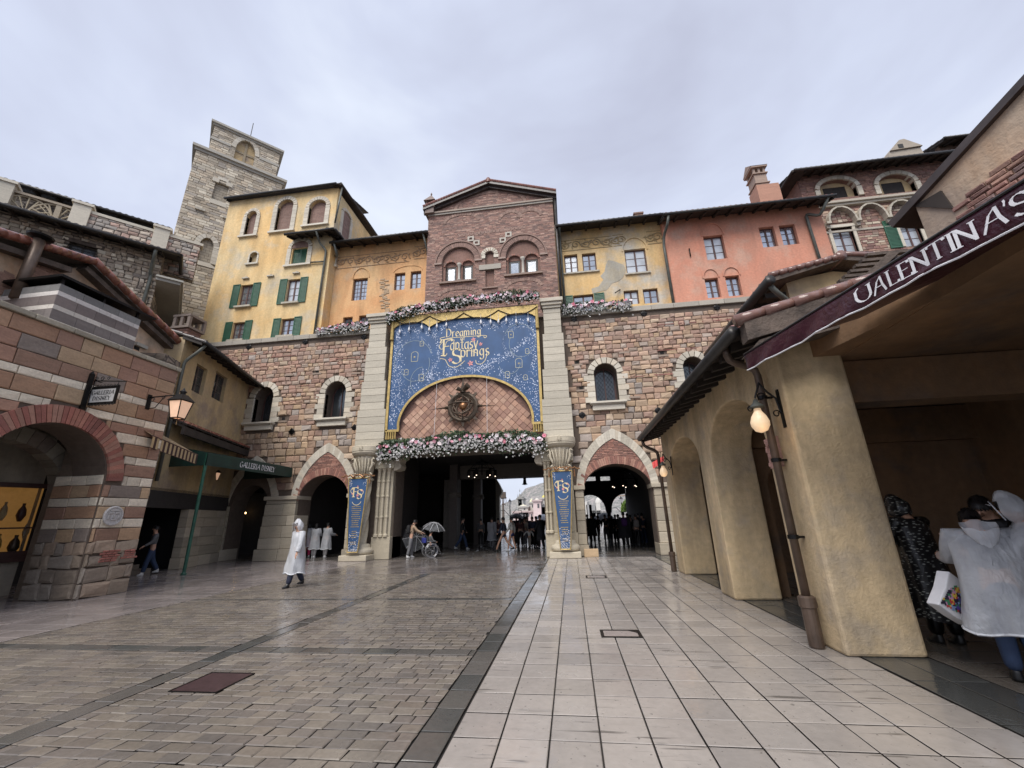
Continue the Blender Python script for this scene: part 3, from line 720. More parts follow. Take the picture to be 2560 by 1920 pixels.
# wall field above the opening, behind the banner, and the tympanum of diagonal tiles
mb=MB(); mb.box(-8.64,-1.04,-.30,-.002,5.02,12.0,0); mb.build('upper_bay',M['redbrick'],gate,G)
mb=MB(); tp=random.Random(9)
ty=arch(-7.95,-1.5,5.1,8.22,n=30); typ=ty+[(-1.5,5.05),(-7.95,5.05)]
s_=.185; 
for i in range(-30,30):
    for j in range(-30,30):
        u=-4.72+(i-j)*s_; v=6.6+(i+j)*s_
        if inside((u,v),typ) and v>5.1:
            c=tp.choice([(.46,.27,.19),(.40,.235,.17),(.52,.33,.24),(.43,.26,.19),(.35,.20,.15)]); k=tp.uniform(.85,1.15)
            r=s_*.95; V=[(u,v-r),(u+r,v),(u,v+r),(u-r,v)]; mb.pillow(V,-.31,.03,.02,0,tuple(x*k for x in c),tp)
mb.build('diamond_tile_tympanum',M['stone'],gate,G)
# lintel, side piers with engaged colonnettes and brackets
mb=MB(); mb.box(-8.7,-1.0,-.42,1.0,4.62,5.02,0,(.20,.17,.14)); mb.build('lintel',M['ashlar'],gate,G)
for sd_,(x0,x1) in enumerate(((-9.05,-8.15),(-1.15,.22))):
    mb=MB(); mb.box(x0,x1,-.30,1.0,0,.95,0,(.44,.385,.29)); mb.box(x0+.05,x1-.05,-.2,1.0,.95,4.62,0,(.42,.37,.28)); mb.box(x0-.02,x1+.02,-.42,1.0,3.98,4.62,0,(.48,.43,.33))
    mb.build('jamb_pier',M['ashlar'],gate,G,bevel=.025)
    for k in range(3):
        cx=(-8.86+k*.235) if sd_==0 else (-1.04+k*.16)
        if sd_==1 and k==2: continue
        mb=MB(); pr=[(.11,.95),(.11,1.03),(.06,1.08)]
        for z in (1.8,2.72,3.4): pr+= [(.058,z-.06),(.08,z-.03),(.08,z+.03),(.058,z+.06)]
        pr+=[(.075,3.85),(.11,3.92),(.12,3.98)]
        mb.lathe(pr,cx,-.27,0,(.48,.42,.32),n=12); mb.build('colonnette',M['ashlar'],gate,G)
    # scrolled bracket under the lintel
    x=x1 if sd_==0 else x0; s=1 if sd_==0 else -1
    P=[(x,4.62),(x+s*.52,4.62),(x+s*.50,4.45),(x+s*.34,4.36),(x+s*.30,4.22),(x+s*.36,4.08),(x+s*.30,3.93),(x+s*.12,3.88),(x,3.86)]
    mb=MB(); mb.prism(P,-.35,.3,0,(.48,.42,.33)); mb.build('scroll_bracket',M['ashlar'],gate,G,bevel=.015)
# ---- free-standing columns with capitals ----
def column(cx,lab):
    t=thing('gate_column',(cx,18.75,0),lab,'column'); Y=18.75
    C=(.53,.47,.365)
    mb=MB(); mb.box(cx-.66,cx+.62,Y-.62,Y+.35,0,.24,0,C); mb.build('plinth',M['ashlar'],t,bevel=.03)
    mb=MB(); mb.lathe([(.50,.24),(.58,.28),(.60,.38),(.56,.48),(.46,.52),(.43,.56),(.44,.62),(.36,.68)],cx,Y,0,C,n=28); mb.build('base',M['ashlar'],t,smooth=True)
    mb=MB(); V=[];F=[];n=36;m_=44   # twisted shaft
    for j in range(m_+1):
        z=.66+(3.45-.66)*j/m_
        for k in range(n):
            a=2*pi*k/n; rr=.27*(1+.13*cos(5*a-z*6.5)); V.append((cx+rr*cos(a),Y+rr*sin(a),z))
    for j in range(m_):
        for k in range(n): a=j*n+k;b=j*n+(k+1)%n; F.append((a,b,b+n,a+n))
    mb.add(V,F,0,C); mb.build('shaft',M['ashlar'],t,smooth=True)
    mb=MB(); mb.lathe([(.30,3.42),(.36,3.46),(.36,3.53),(.28,3.57),(.30,3.75),(.36,4.05),(.45,4.32),(.52,4.50),(.50,4.54)],cx,Y,0,C,n=32,flute=.045,fn=16); mb.build('capital_bell',M['ashlar'],t,smooth=True)
    mb=MB(); mb.lathe([(.5,4.52),(.62,4.58),(.70,4.68),(.70,4.74),(.72,4.76),(.72,4.98),(.70,5.0)],cx,Y,0,C,n=32); mb.build('abacus',M['ashlar'],t,smooth=False)
    # carved scrolls and fish-tailed creatures on the bell
    mb=MB()
    for s in (-1,1):
        P=[]
        for k in range(15):
            a=k/14*2*pi*1.35; r=.13*(1-k/19); P.append((cx+s*(.30+r*cos(a)*1.0),Y-.30,3.66+r*sin(a)))
        mb.tube(P,[.04*(1-k/22) for k in range(15)],c=C,n=6)
        mb.tube([(cx+s*.28,Y-.30,3.72),(cx+s*.36,Y-.34,3.95),(cx+s*.44,Y-.33,4.15),(cx+s*.42,Y-.36,4.35),(cx+s*.48,Y-.34,4.46)],[.03,.055,.07,.05,.045],c=C,n=7)
        mb.tube([(cx+s*.46,Y-.36,4.45),(cx+s*.58,Y-.42,4.36)],[.045,.015],c=C,n=6)
        mb.tube([(cx+s*.40,Y-.36,4.28),(cx+s*.56,Y-.36,4.18),(cx+s*.5,Y-.3,4.05)],[.03,.02,.008],c=C,n=5)
    for k in range(-2,3):
        mb.tube([(cx+k*.1,Y-.30,3.62),(cx+k*.13,Y-.38,4.0),(cx+k*.17,Y-.50,4.42)],[.03,.035,.02],c=C,n=5)
    mb.tube([(cx-.14,Y-.36,3.62),(cx,Y-.4,3.56),(cx+.14,Y-.36,3.62)],[.03,.05,.03],c=C,n=6)
    mb.build('carved_scrolls',M['ashlar'],t,smooth=True)
    mb=MB()
    for k in range(8):
        a=2*pi*k/8; mb.tube([(cx+.02,Y-.72,4.86),(cx+.02+.11*cos(a),Y-.74,4.86+.13*sin(a))],[.03,.01],c=C,n=5)
    mb.build('carved_star',M['ashlar'],t); return t
column(-9.46,'pale twisted stone column with carved capital left of the main passage')
column(-.33,'pale twisted stone column with carved capital right of the main passage')
mb=MB(); mb.box(.42,1.0,18.62,19.0,0,.30,0,(.50,.36,.22)); b_=mb.build('stone_block',M['ashlar'],bevel=.01); tag(b_,'small tan block beside the base of the right twisted column','stone block')
# ---- inside of the gate: rooms, beams, back wall; shade put into most colours ----
inn=MB()
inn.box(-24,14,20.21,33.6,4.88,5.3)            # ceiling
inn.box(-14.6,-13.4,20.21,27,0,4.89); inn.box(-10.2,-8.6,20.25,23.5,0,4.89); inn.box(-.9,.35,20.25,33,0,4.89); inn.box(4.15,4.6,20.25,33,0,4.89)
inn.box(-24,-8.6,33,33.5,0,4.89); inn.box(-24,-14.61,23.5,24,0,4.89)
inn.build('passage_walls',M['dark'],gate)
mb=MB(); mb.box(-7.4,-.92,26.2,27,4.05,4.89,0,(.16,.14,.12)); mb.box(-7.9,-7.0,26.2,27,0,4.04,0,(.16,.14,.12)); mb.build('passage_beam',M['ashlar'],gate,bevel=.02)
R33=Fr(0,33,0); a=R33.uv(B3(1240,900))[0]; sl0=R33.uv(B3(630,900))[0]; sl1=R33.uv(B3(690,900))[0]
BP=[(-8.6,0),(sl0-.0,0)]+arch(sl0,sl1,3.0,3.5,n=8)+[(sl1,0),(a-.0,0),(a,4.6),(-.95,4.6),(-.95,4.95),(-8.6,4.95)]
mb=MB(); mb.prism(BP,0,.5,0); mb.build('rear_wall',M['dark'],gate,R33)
mb=MB(); mb.prism([(a+.02,0),(a+.30,0),(a+.30,3.2),(a+.5,3.5),(a+.5,3.75),(a+.28,4.2),(a+.02,4.6)],-.2,.4,0,(.42,.38,.31)); mb.build('rear_jamb',M['ashlar'],gate,R33)
for x,y in ((a-.6,29),(a-1.4,25.8)):
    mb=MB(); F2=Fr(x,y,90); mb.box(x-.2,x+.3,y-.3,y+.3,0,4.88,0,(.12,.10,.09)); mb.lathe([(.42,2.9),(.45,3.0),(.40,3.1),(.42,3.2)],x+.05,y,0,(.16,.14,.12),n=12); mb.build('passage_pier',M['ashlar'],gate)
# rear arcade of the right passage: two round arches with a column, windows above
c0=R33.uv(C7(80,900))[0]; e0=R33.uv(C7(520,800)); e1=R33.uv(C7(620,800)); c1=R33.uv(C7(1150,900))[0]; tp_=R33.uv(C7(280,530))[1]; sp_=e0[1]; 
BP=[(.36,0),(c0-.3,0)]+arch(c0-.3,e0[0],sp_,tp_,n=14)+[(e0[0]+.1,sp_-.3),(e0[0]+.1,0),(e1[0]-.1,0),(e1[0]-.1,sp_-.3)]+arch(e1[0],c1,sp_,tp_,n=14)+[(c1,0),(4.14,0),(4.14,4.89),(.36,4.89)]
w1=[R33.uv(C7(175,295)),R33.uv(C7(338,212)),R33.uv(C7(425,290)),R33.uv(C7(590,205))]
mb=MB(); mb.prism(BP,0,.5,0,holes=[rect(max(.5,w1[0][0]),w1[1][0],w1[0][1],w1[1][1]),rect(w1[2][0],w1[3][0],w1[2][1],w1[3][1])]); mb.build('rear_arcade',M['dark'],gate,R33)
# ================= UPPER BUILDINGS =================
def px_rect(fr,bl,tr,d=0):
    a=fr.uv(bl,d); b=fr.uv(tr,d); return a[0],b[0],a[1],b[1]
def body(parent,fr,u0,u1,v0,v1,mat,holes,depth,th=.3,name='wall',top=None):
    poly=rect(u0,u1,v0,v1) if top is None else [(u0,v0),(u1,v0)]+top
    mb=MB(); mb.prism(poly,0,th,0,holes=holes)
    w_=mb.build(name,M[mat],parent,fr)
    mb=MB(); mb.box(u0,u1,th+.002,depth,v0,v1-.3); mb.build(name,M[mat],parent,fr); return w_
# --- tall yellow building ---
TY=20.2; T=Fr(0,TY,0)
xr=-13.72; zt=22.55
M['mortar2']=plain('brick_mortar',(.20,.15,.125),.9)
tall=thing('yellow_tower_house',(-17,TY,10.9),'tall yellow plastered building with green shutters and bricked-up arches','building')
holes=[]; wl=[]
for bl,tr in ((A3(88,1303),A3(200,1150)),(A3(405,1278),A3(515,1113)),(A3(40,1528),A3(145,1402)),(A3(368,1500),A3(472,1377))):
    r=px_rect(T,bl,tr); wl.append(r); holes.append(rect(*r))
rA=px_rect(T,A3(445,1025),A3(560,905)); holes.append(rect(*rA))
blind=[]
for bl,br,top,sp in ((A3(132,828),A3(196,828),A3(185,668),A3(150,705)),(A3(335,803),A3(440,790),A3(415,590),A3(362,640)),(A3(556,760),A3(668,748),A3(628,592),A3(572,640))):
    a=T.uv(bl); b=T.uv(br); t=T.uv(top)[1]; s_=T.uv(sp)[1]; blind.append((a[0],b[0],(a[1]+b[1])/2,s_,t)); holes.append(opening(*blind[-1],n=16))
a=T.uv(A3(165,1015)); b=T.uv(A3(215,1010)); nich=(a[0],b[0],a[1],T.uv(A3(175,965))[1],T.uv(A3(195,940))[1]); holes.append(opening(*nich,n=10))
body(tall,T,-21.6,xr,10.9,zt,'yel',holes,9)
def blindfill(parent,fr,b,mat='redbrick_fine',d=.2):
    mb=MB(); mb.prism(opening(*b,n=16),d,d+.08); return mb.build('brick_infill',M[mat],parent,fr)
def surround(parent,fr,b,t=.3,pr=.07,n=11,name='arch_surround',sill=True,mat='ashlar',cols=CR,jd=.18):
    u0,u1,v0,s_,tp_=b; mb=MB(); voussoirs(mb,arch(u0,u1,s_,tp_,n=20),t,n,-pr,jd,cols,gap=.02,rnd=gr2)
    v=v0
    while v<s_-.02:
        h=min(.3,s_-v)
        if s_-v-h<.1: h=s_-v
        for x0,x1 in ((u0-t,u0),(u1,u1+t)): mb.box(x0,x1,-pr,jd,v+.006,v+h-.006,0,kc(cols[0]))
        v+=h
    if sill: mb.box(u0-t-.06,u1+t+.06,-pr-.08,jd,v0-.12,v0,0,kc(cols[1]))
    return mb.build(name,M[mat],parent,fr)
for b in blind: blindfill(tall,T,b); surround(tall,T,b,.3 if b!=blind[0] else .26)
blindfill(tall,T,nich,'old'); surround(tall,T,nich,.12,.04,7)
for k,r in enumerate(wl):
    u0,u1,v0,v1=r; window(tall,T,u0,u1,v0,v1,2,3,.15,gm='glass' if k!=1 else 'curtain')
    w_=(u1-u0)*.56; shutter(tall,T,u0-w_-.04,u0-.02,v0-.06,v1+.05); shutter(tall,T,u1+.02,u1+w_+.04,v0-.06,v1+.05)
    mb=MB(); mb.box(u0-.12,u1+.12,-.16,.1,v0-.11,v0); mb.build('sill',M['trim'],tall,T)
for p in (A3(150,1113),A3(316,1098),A3(488,1078)):
    a,b=T.uv(p); mb=MB(); mb.box(a-.22,a+.22,-.12,0,b-.06,b+.02); mb.box(a-.05,a+.05,-.07,0,b+.02,b+.11); mb.build('stone_ledge',M['trim'],tall,T)
u0,u1,v0,v1=rA; shutter(tall,T,u0+.02,(u0+u1)/2-.01,v0,v1,.1); shutter(tall,T,(u0+u1)/2+.01,u1-.02,v0,v1,.1)
bb=(u0-.08,u1+.08,v0-.02,v1+.02,T.uv(A3(503,868))[1]); 
mb=MB(); mb.prism([(bb[0],v1+.02)]+arch(bb[0],bb[1],v1+.02,bb[4],n=14)+[(bb[1],v1+.02)],-.03,0); mb.build('brick_infill',M['redbrick_fine'],tall,T)
surround(tall,T,bb,.27)
eave(tall,T,-21.7,xr,zt,over=.28,rise=.3,depth=4,rafter=5,gut=True)
# right-hand side wall of the tall house
S_=Fr(xr,TY,90); side=S_.uv(D(810,505))[0]
mb=MB(); mb.box(xr-.5,xr+.004,TY+.3,TY+9,10.9,zt-.02); 
eL=MB(); q0=Vector((xr+.30,TY-.3,zt)); q1=Vector((xr+.30,TY+10.5,zt+.0)); eL.tube([q0,q1],.09); 
eL.extr([(xr-.3,TY-.3,zt-.02),(xr+.3,TY-.3,zt-.02),(xr+.3,TY+10.5,zt-.02),(xr-.3,TY+10.5,zt-.02)],(0,0,.08)); mb2=eL.build('side_eave',M['wood'],tall)
sb=(S_.uv(A3(795,850))[0],S_.uv(A3(835,850))[0],16.0,18.5,19.9)
b=(min(S_.uv(A3(785,780))[0],S_.uv(A3(833,820))[0]),max(S_.uv(A3(785,780))[0],S_.uv(A3(833,820))[0]))
sb=(b[0],b[1],17.0,S_.uv(A3(835,720))[1],S_.uv(A3(808,660))[1])
mb=MB(); mb.prism(opening(*sb,n=14),-.012,-.006); mb.build('brick_infill',M['redbrick_fine'],tall,S_); surround(tall,S_,sb,.26,.07,jd=.0)
# little tiled roof that wraps the corner
P0=T.uv(A3(412,790)); P1=T.uv(A3(750,745)); vz=T.uv(A3(560,805),-.75)[1]
u0=T.uv(A3(415,800),-.75)[0]
eave(tall,T,u0,xr+.55,vz,over=.75,rise=.35,depth=0,rafter=.55,name='corner_roof')
Sx=Fr(xr,TY,90)
ua,ub=Sx.U(xr,TY-.75),Sx.U(xr,TY+1.2); eave(tall,Sx,min(ua,ub),max(ua,ub),vz,over=.55,rise=.35,depth=0,rafter=.55,name='corner_roof')
pa=T.uv(A3(690,870),-.12); pb=T.uv(A3(605,1475),-.12)
pipe(tall,[(xr-.05-.5,-.83,vz-.05),(xr-.6,-.3,vz-.5),(pa[0],-.12,pa[1]-.6),(pb[0],-.12,pb[1]-.6)],.065,fr=T)
q=T.uv(A3(580,1005),-.1); q2=T.uv(A3(665,1000),-.1); pipe(tall,[(q[0],-.1,q[1]),(q2[0],-.1,q2[1])],.05,fr=T)
pipe(tall,[(T.uv(A3(790,508),-.1)[0],-.1,T.uv(A3(790,508),-.1)[1]),(T.uv(A3(742,740),-.1)[0],-.1,T.uv(A3(742,740),-.1)[1])],.055,fr=T)
# --- orange building left of the brick gable ---
OY=20.9; O=Fr(0,OY,0)
ov=18.35
orl=thing('orange_house',(-10.5,OY,10.9),'orange plastered house with scroll frieze between the tall yellow and brick buildings','building')
wr=[px_rect(O,A3(850,1263),A3(963,1107)),px_rect(O,A3(1135,1193),A3(1213,1072)),px_rect(O,A3(1243,1183),A3(1320,1060)),px_rect(O,A3(790,1440),A3(862,1368)),px_rect(O,A3(897,1430),A3(972,1356))]
wr[3]=(wr[3][0],wr[3][1],wr[3][3]-1.5,wr[3][3]); wr[4]=(wr[4][0],wr[4][1],wr[4][3]-1.5,wr[4][3])
body(orl,O,xr+.01,-7.0,10.9,ov+.4,'ora',[rect(*r) for r in wr],6)
for k,r in enumerate(wr): window(orl,O,*r,cols=4 if k==0 else 2,rows=5 if k==0 else 3,d=.16,gm='glass' if k<3 else 'dglass')
def archline(parent,fr,u0,u1,v,t,mat,pr=.05,w_=.05,fill=None):
    mb=MB(); P=arch(u0,u1,v,t,n=16); Q=offset_path(P,w_)
    mb.prism(Q+P[::-1],-pr,0); return mb.build('arch_moulding',M[mat],parent,fr)
archline(orl,O,wr[0][0]-.02,wr[0][1]+.05,wr[0][3],O.uv(A3(912,1048))[1],'ora'); archline(orl,O,wr[1][0]-.05,wr[2][1]+.05,wr[1][3]+.05,O.uv(A3(1235,1030))[1],'ora',.03)
def frieze(parent,fr,pl,pr_,h,mat,n=None):
    (ua,va),(ub,vb)=pl,pr_; mb=MB(); L_=ub-ua; n=n or int(L_/.55); r=random.Random(int(abs(ua)*10))
    for k in range(n):
        cu=ua+L_*(k+.5)/n; cv=va+(vb-va)*(k+.5)/n; s=1 if k%2 else -1
        P=[]
        for j in range(16):
            a=j/15*2*pi*1.3; rr=h*.42*(1-j/20); P.append((cu+rr*cos(a)*s,-.02,cv+rr*sin(a)*s))
        mb.tube(P,[.035]*16,n=5); mb.tube([P[0],(cu+L_/n*.6,-.02,cv-s*h*.3)],.035,n=5)
        for j in range(3): a=r.uniform(0,6); mb.tube([(cu+h*.4*cos(a),-.02,cv+h*.4*sin(a)),(cu+h*.6*cos(a+.4),-.02,cv+h*.6*sin(a+.4))],[.04,.01],n=5)
    mb.box(ua,ub,-.03,0,min(va,vb)-h*.62,min(va,vb)-h*.56); mb.box(ua,ub,-.03,0,max(va,vb)+h*.52,max(va,vb)+h*.57)
    return mb.build('scroll_frieze',M[mat],parent,fr)
M['fr1']=plaster('faded_frieze_plaster',(.42,.27,.15),(.38,.26,.17)); M['fr2']=plaster('ochre_frieze_plaster',(.42,.31,.15),(.36,.28,.17))
frieze(orl,O,O.uv(A3(760,1005)),O.uv(A3(1240,965)),.62,'fr1'); frieze(orl,O,O.uv(A3(1275,945)),O.uv(A3(1350,930)),.7,'fr1',2)
# patch of bare masonry
mb=MB(); pr3=random.Random(21)
for k in range(26):
    a,b=O.uv(A3(1075+pr3.uniform(-20,22),1120+k*9)); mb.pillow(rect(a-.16,a+.14,b-.05,b+.04),0,.03,.02,0,kc((.42,.30,.19)),pr3)
mb.build('bare_masonry_patch',M['stone'],orl,O)
gz=O.uv(A3(1040,840),-.85)[1]
eave(orl,O,xr+.02,-7.45,gz,over=.85,rise=.3,depth=3,rafter=.85)
a=O.uv(A3(735,960),-.12); b=O.uv(A3(682,1425),-.12)
pipe(orl,[(xr+.28,-.85,gz-.05),(xr+.3,-.4,gz-.7),(a[0]+.05,-.12,a[1]),(a[0]-.05,-.12,a[1]-1.2),(b[0],-.12,b[1]-.4)],.07,fr=O)
a=O.uv(A3(1345,800),-.9); pipe(orl,[(-7.75,-.85,gz-.05),(-7.62,-.3,gz-.9),(-7.62,-.1,gz-1.2)],.06,fr=O)
# --- central brick gabled building ---
BY=20.2; B=Fr(0,BY,0)
bt=thing('brick_gable_house',(-3.7,BY,11.9),'dark red brick building with shallow gable and paired arched windows above the banner','building')
ul=B.uv(A4(105,345))[0]; ur=B.uv(A4(1150,300))[0]; vl=B.uv(A4(100,318))[1]; vr=B.uv(A4(1150,185))[1]; ve=(vl+vr)/2; ap=B.uv(A4(608,100)); apu=(ul+ur)/2; apv=ap[1]-.1
groups=[]
for (L1,L2,R1,R2,top,o0,o1,sp) in ((A4(240,888),A4(335,745),A4(385,880),A4(473,730),A4(355,600),A4(220,740),A4(490,700),A4(350,720)),(A4(775,832),A4(872,692),A4(920,818),A4(1018,678),A4(900,540),A4(755,690),A4(1035,650),A4(890,670))):
    a=px_rect(B,L1,L2); b=px_rect(B,R1,R2); groups.append((a,b,B.uv(top)[1],B.uv(o0)[0],B.uv(o1)[0],B.uv(sp)[1]))
nu0=B.uv(A4(583,900))[0]; nu1=B.uv(A4(655,900))[0]
holes=[]
for a,b,t,o0,o1,s_ in groups: holes.append(opening(o0,o1,min(a[2],b[2])-.02,s_,t,n=18))
nt1=(nu0,nu1,B.uv(A4(615,738))[1],B.uv(A4(615,665))[1],B.uv(A4(615,635))[1]); nt2=(nu0,nu1,B.uv(A4(615,935))[1],B.uv(A4(615,780))[1])
holes+= [opening(*nt1,n=10),rect(*nt2)]
mb=MB(); mb.prism([(ul,11.9),(ur,11.9),(ur,ve),(apu,apv),(ul,ve)],0,.3,0,holes=holes); mb.build('wall',M['mortar2'],bt,B)
gpoly=[(ul,11.9),(ur,11.9),(ur,ve-.02),(apu,apv-.05),(ul,ve-.02)]; BC=[(.33,.19,.15),(.28,.155,.125),(.38,.225,.175),(.25,.15,.125),(.42,.27,.215),(.31,.17,.135),(.21,.13,.11)]
mb=MB(); br=random.Random(51); stones(mb,ul,ur,11.95,apv,lambda v:.088,lambda v:.27,lambda v,r:kc(br.choice(BC),.78,1.2),lambda u,v:(not inside((u,v),gpoly)) or any(inside((u,v),h) for h in holes),proud=.016,bev=.01,gap=.016,jit=.004,rnd=br,clip=True); mb.build('brick_facing',M['stone'],bt,B)
mb=MB(); mb.prism([(ul,11.9),(ur,11.9),(ur,ve-.1),(apu,apv-.1),(ul,ve-.1)],.302,7,0); mb.build('wall',M['redbrick'],bt,B)
for a,b,t,o0,o1,s_ in groups:
    g1=rect(*a); g2=rect(*b)
    sub=[]
    for r in (a,b): sub.append(opening(r[0],r[1],r[2],r[3],r[3]+(r[1]-r[0])*.42,n=12))
    mb=MB(); mb.prism([(o1-.004,min(a[2],b[2])-.01),(o0+.004,min(a[2],b[2])-.01)]+arch(o0+.004,o1-.004,s_,t-.004,n=18),.12,.2,0,holes=[[(p[0],p[1]) for p in s] for s in sub]); mb.build('brick_tympanum',M['redbrick'],bt,B)
    mb=MB()
    for r in (a,b):
        voussoirs(mb,arch(r[0],r[1],r[3],r[3]+(r[1]-r[0])*.42,n=12),.13,16,.06,.13,BR[:2]+[(.22,.135,.11)],gap=.012)
    voussoirs(mb,arch(o0,o1,s_,t,n=22),.34,34,-.05,.14,[(.25,.15,.12),(.22,.13,.105),(.29,.175,.14)],gap=.012); P=offset_path(arch(o0,o1,s_,t,n=22),.345); mb.prism(offset_path(P,.09)+P[::-1],-.09,0,0,(.24,.15,.12))
    mb.build('brick_arch_ring',M['stone'],bt,B)
    for r in (a,b): 
        w_=window(bt,B,r[0]+.03,r[1]-.03,r[2],r[3],1,1,.22,'dframe','curtain' if r is not groups[1][0] else 'glass',fw=.1)
        mb=MB(); mb.prism([(r[0],r[3]+.01)]+arch(r[0],r[1],r[3]+.01,r[3]+(r[1]-r[0])*.42,n=12)+[(r[1],r[3]+.01)],.2,.25); mb.build('brick_infill',M['redbrick'],w_,B)
    c=(a[1]+b[0])/2; mb=MB(); mb.lathe([(.12,a[2]),(.12,a[2]+.1),(.075,a[2]+.16),(.075,a[3]-.12),(.13,a[3]-.02),(.14,a[3]+.08)],c,.05,0,(.42,.39,.34),n=12); mb.build('window_column',M['ashlar'],bt,B,smooth=True)
    mb=MB(); mb.box(o0-.12,o1+.12,-.16,.2,min(a[2],b[2])-.12,min(a[2],b[2])-.01,0,(.26,.18,.14)); mb.build('sill',M['ashlar'],bt,B)
    for x0,x1 in ((o0-.46,o0-.02),(o1+.02,o1+.46)):
        mb=MB(); mb.box(x0,x1,-.1,0,s_-.10,s_,0,(.33,.24,.2)); mb.build('impost',M['ashlar'],bt,B)
mb=MB(); mb.prism(opening(*nt1,n=10),.12,.2); mb.box(nt2[0],nt2[1],.12,.2,nt2[2],nt2[3]); mb.build('brick_infill',M['redbrick'],bt,B)
mb=MB(); voussoirs(mb,arch(nt1[0],nt1[1],nt1[3],nt1[4],n=14),.30,9,-.07,.1,CR,gap=.02); 
a=B.uv(A4(530,775)); b=B.uv(A4(712,740)); mb.box(a[0],b[0],-.08,.1,(a[1]+b[1])/2-.22,(a[1]+b[1])/2+.10,0,(.36,.33,.28)); 
for x0,x1 in ((nt1[0]-.30,nt1[0]),(nt1[1],nt1[1]+.30)): mb.box(x0,x1,-.07,.1,nt1[3]-.2,nt1[3],0,CR[1])
mb.box(nt2[0]-.2,nt2[1]+.2,-.1,.1,nt2[2]-.08,nt2[2],0,(.30,.2,.16)); mb.build('niche_surround',M['ashlar'],bt,B)
for p in (A4(460,530),A4(508,563),A4(728,541),A4(775,493)):
    a,b=B.uv(p); mb=MB(); mb.prism(rect(a-.19,a+.19,b-.17,b+.17),-.06,0,0,(.46,.42,.36),holes=[rect(a-.09,a+.09,b-.08,b+.08)]); mb.build('putlog_frame',M['ashlar'],bt,B)
    mb=MB(); mb.box(a-.085,a+.085,-.004,.0,b-.078,b+.078); mb.build('putlog_hole',M['void'],bt,B)
# blind relieving arches in the brick
for (p0,p1,pt) in ((A4(250,395),A4(515,385),A4(385,332)),(A4(715,370),A4(870,352),A4(790,310)),(A4(870,352),A4(1035,335),A4(950,296)),(A4(345,275),A4(900,225),A4(610,150)),(A4(765,940),A4(1040,930),A4(900,880)),(A4(205,1010),A4(490,990),A4(345,955))):
    a=B.uv(p0); b=B.uv(p1); t=B.uv(pt)[1]; s_=(a[1]+b[1])/2; mb=MB(); voussoirs(mb,arch(a[0],b[0],s_,max(t,s_+.2),n=16),.2,int((b[0]-a[0])/.12),-.03,0,[(.27,.17,.135),(.23,.14,.11),(.30,.19,.15)],gap=.014,tv=.012); mb.build('relieving_arch',M['stone'],bt,B)
mb=MB()
for k in range(36):
    f=k/35; a,b=B.uv(A4(360+f*550,500-f*70)); s=1 if k%2 else -1; mb.prism([(a-.05,b-.10*s),(a+.02,b-.10*s),(a+.09,b+.10*s),(a+.02,b+.10*s)] if s>0 else [(a+.02,b-.1),(a+.09,b-.1),(a+.02,b+.1),(a-.05,b+.1)],-.025,0,0,kc((.28,.18,.145)))
mb.build('herringbone_course',M['stone'],bt,B)
mb=MB(); mb.box(ul+.0,ur-.0,-.10,0,ve-.28,ve-.16,0,(.40,.36,.31)); mb.box(ul-.02,ur+.02,-.16,0,ve-.16,ve-.06,0,(.34,.27,.22)); mb.build('cornice',M['ashlar'],bt,B)
for s,(x0,x1) in enumerate(((ul-.25,apu),(apu,ur+.25))):
    z0,z1=(ve+.0,apv+.12) if s==0 else (apv+.12,ve+.0)
    mb=MB(); mb.extr([(x0,-.38,z0),(x1,-.38,z1),(x1,-.38,z1+.22),(x0,-.38,z0+.22)],(0,7.4,0)); mb.extr([(x0,-.2,z0-.16),(x1,-.2,z1-.16),(x1,-.2,z1),(x0,-.2,z0)],(0,.2,0))
    r_=mb.build('gable_roof',M['tile'],bt,B)
    mb=MB(); n=26
    for k in range(n):
        f=k/n; g_=(k+.92)/n; mb.tube([(x0+(x1-x0)*f,-.34,z0+(z1-z0)*f+.24),(x0+(x1-x0)*g_,-.34,z0+(z1-z0)*g_+.25)],.10,n=8)
    mb.build('verge_tiles',M['redtile'],r_,B)
mb=MB(); mb.lathe([(.16,apv+.2),(.18,apv+.4),(.1,apv+.55),(.02,apv+.6)],apu,-.3,0,n=10); mb.build('ridge_knob',M['redtile'],bt,B)
# small pinnacle on the left shoulder
pu,pv=B.uv(A4(125,290)); mb=MB(); C=(.20,.15,.13)
mb.box(pu-.27,pu+.27,-.3,.24,pv-.4,pv,0,C); mb.box(pu-.34,pu+.34,-.37,.31,pv,pv+.1,0,C)
for x in (-.24,.16):
    for y in (-.27,.13): mb.box(pu+x,pu+x+.08,y,y+.08,pv+.1,pv+.5,0,C)
V=[(pu-.36,-.39,pv+.5),(pu+.36,-.39,pv+.5),(pu+.36,.33,pv+.5),(pu-.36,.33,pv+.5),(pu,-.03,pv+1.15)]; mb.add(V,[(3,2,1,0),(0,1,4),(1,2,4),(2,3,4),(3,0,4)],0,C); mb.lathe([(.03,pv+1.1),(.06,pv+1.2),(.02,pv+1.32)],pu,-.03,0,C,n=8)
mb.build('pinnacle',M['ashlar'],bt,B)
pipe(bt,[(ur+.12,-.1,ve-.1),(ur+.12,-.1,11.6)],.075,'gutter',fr=B)
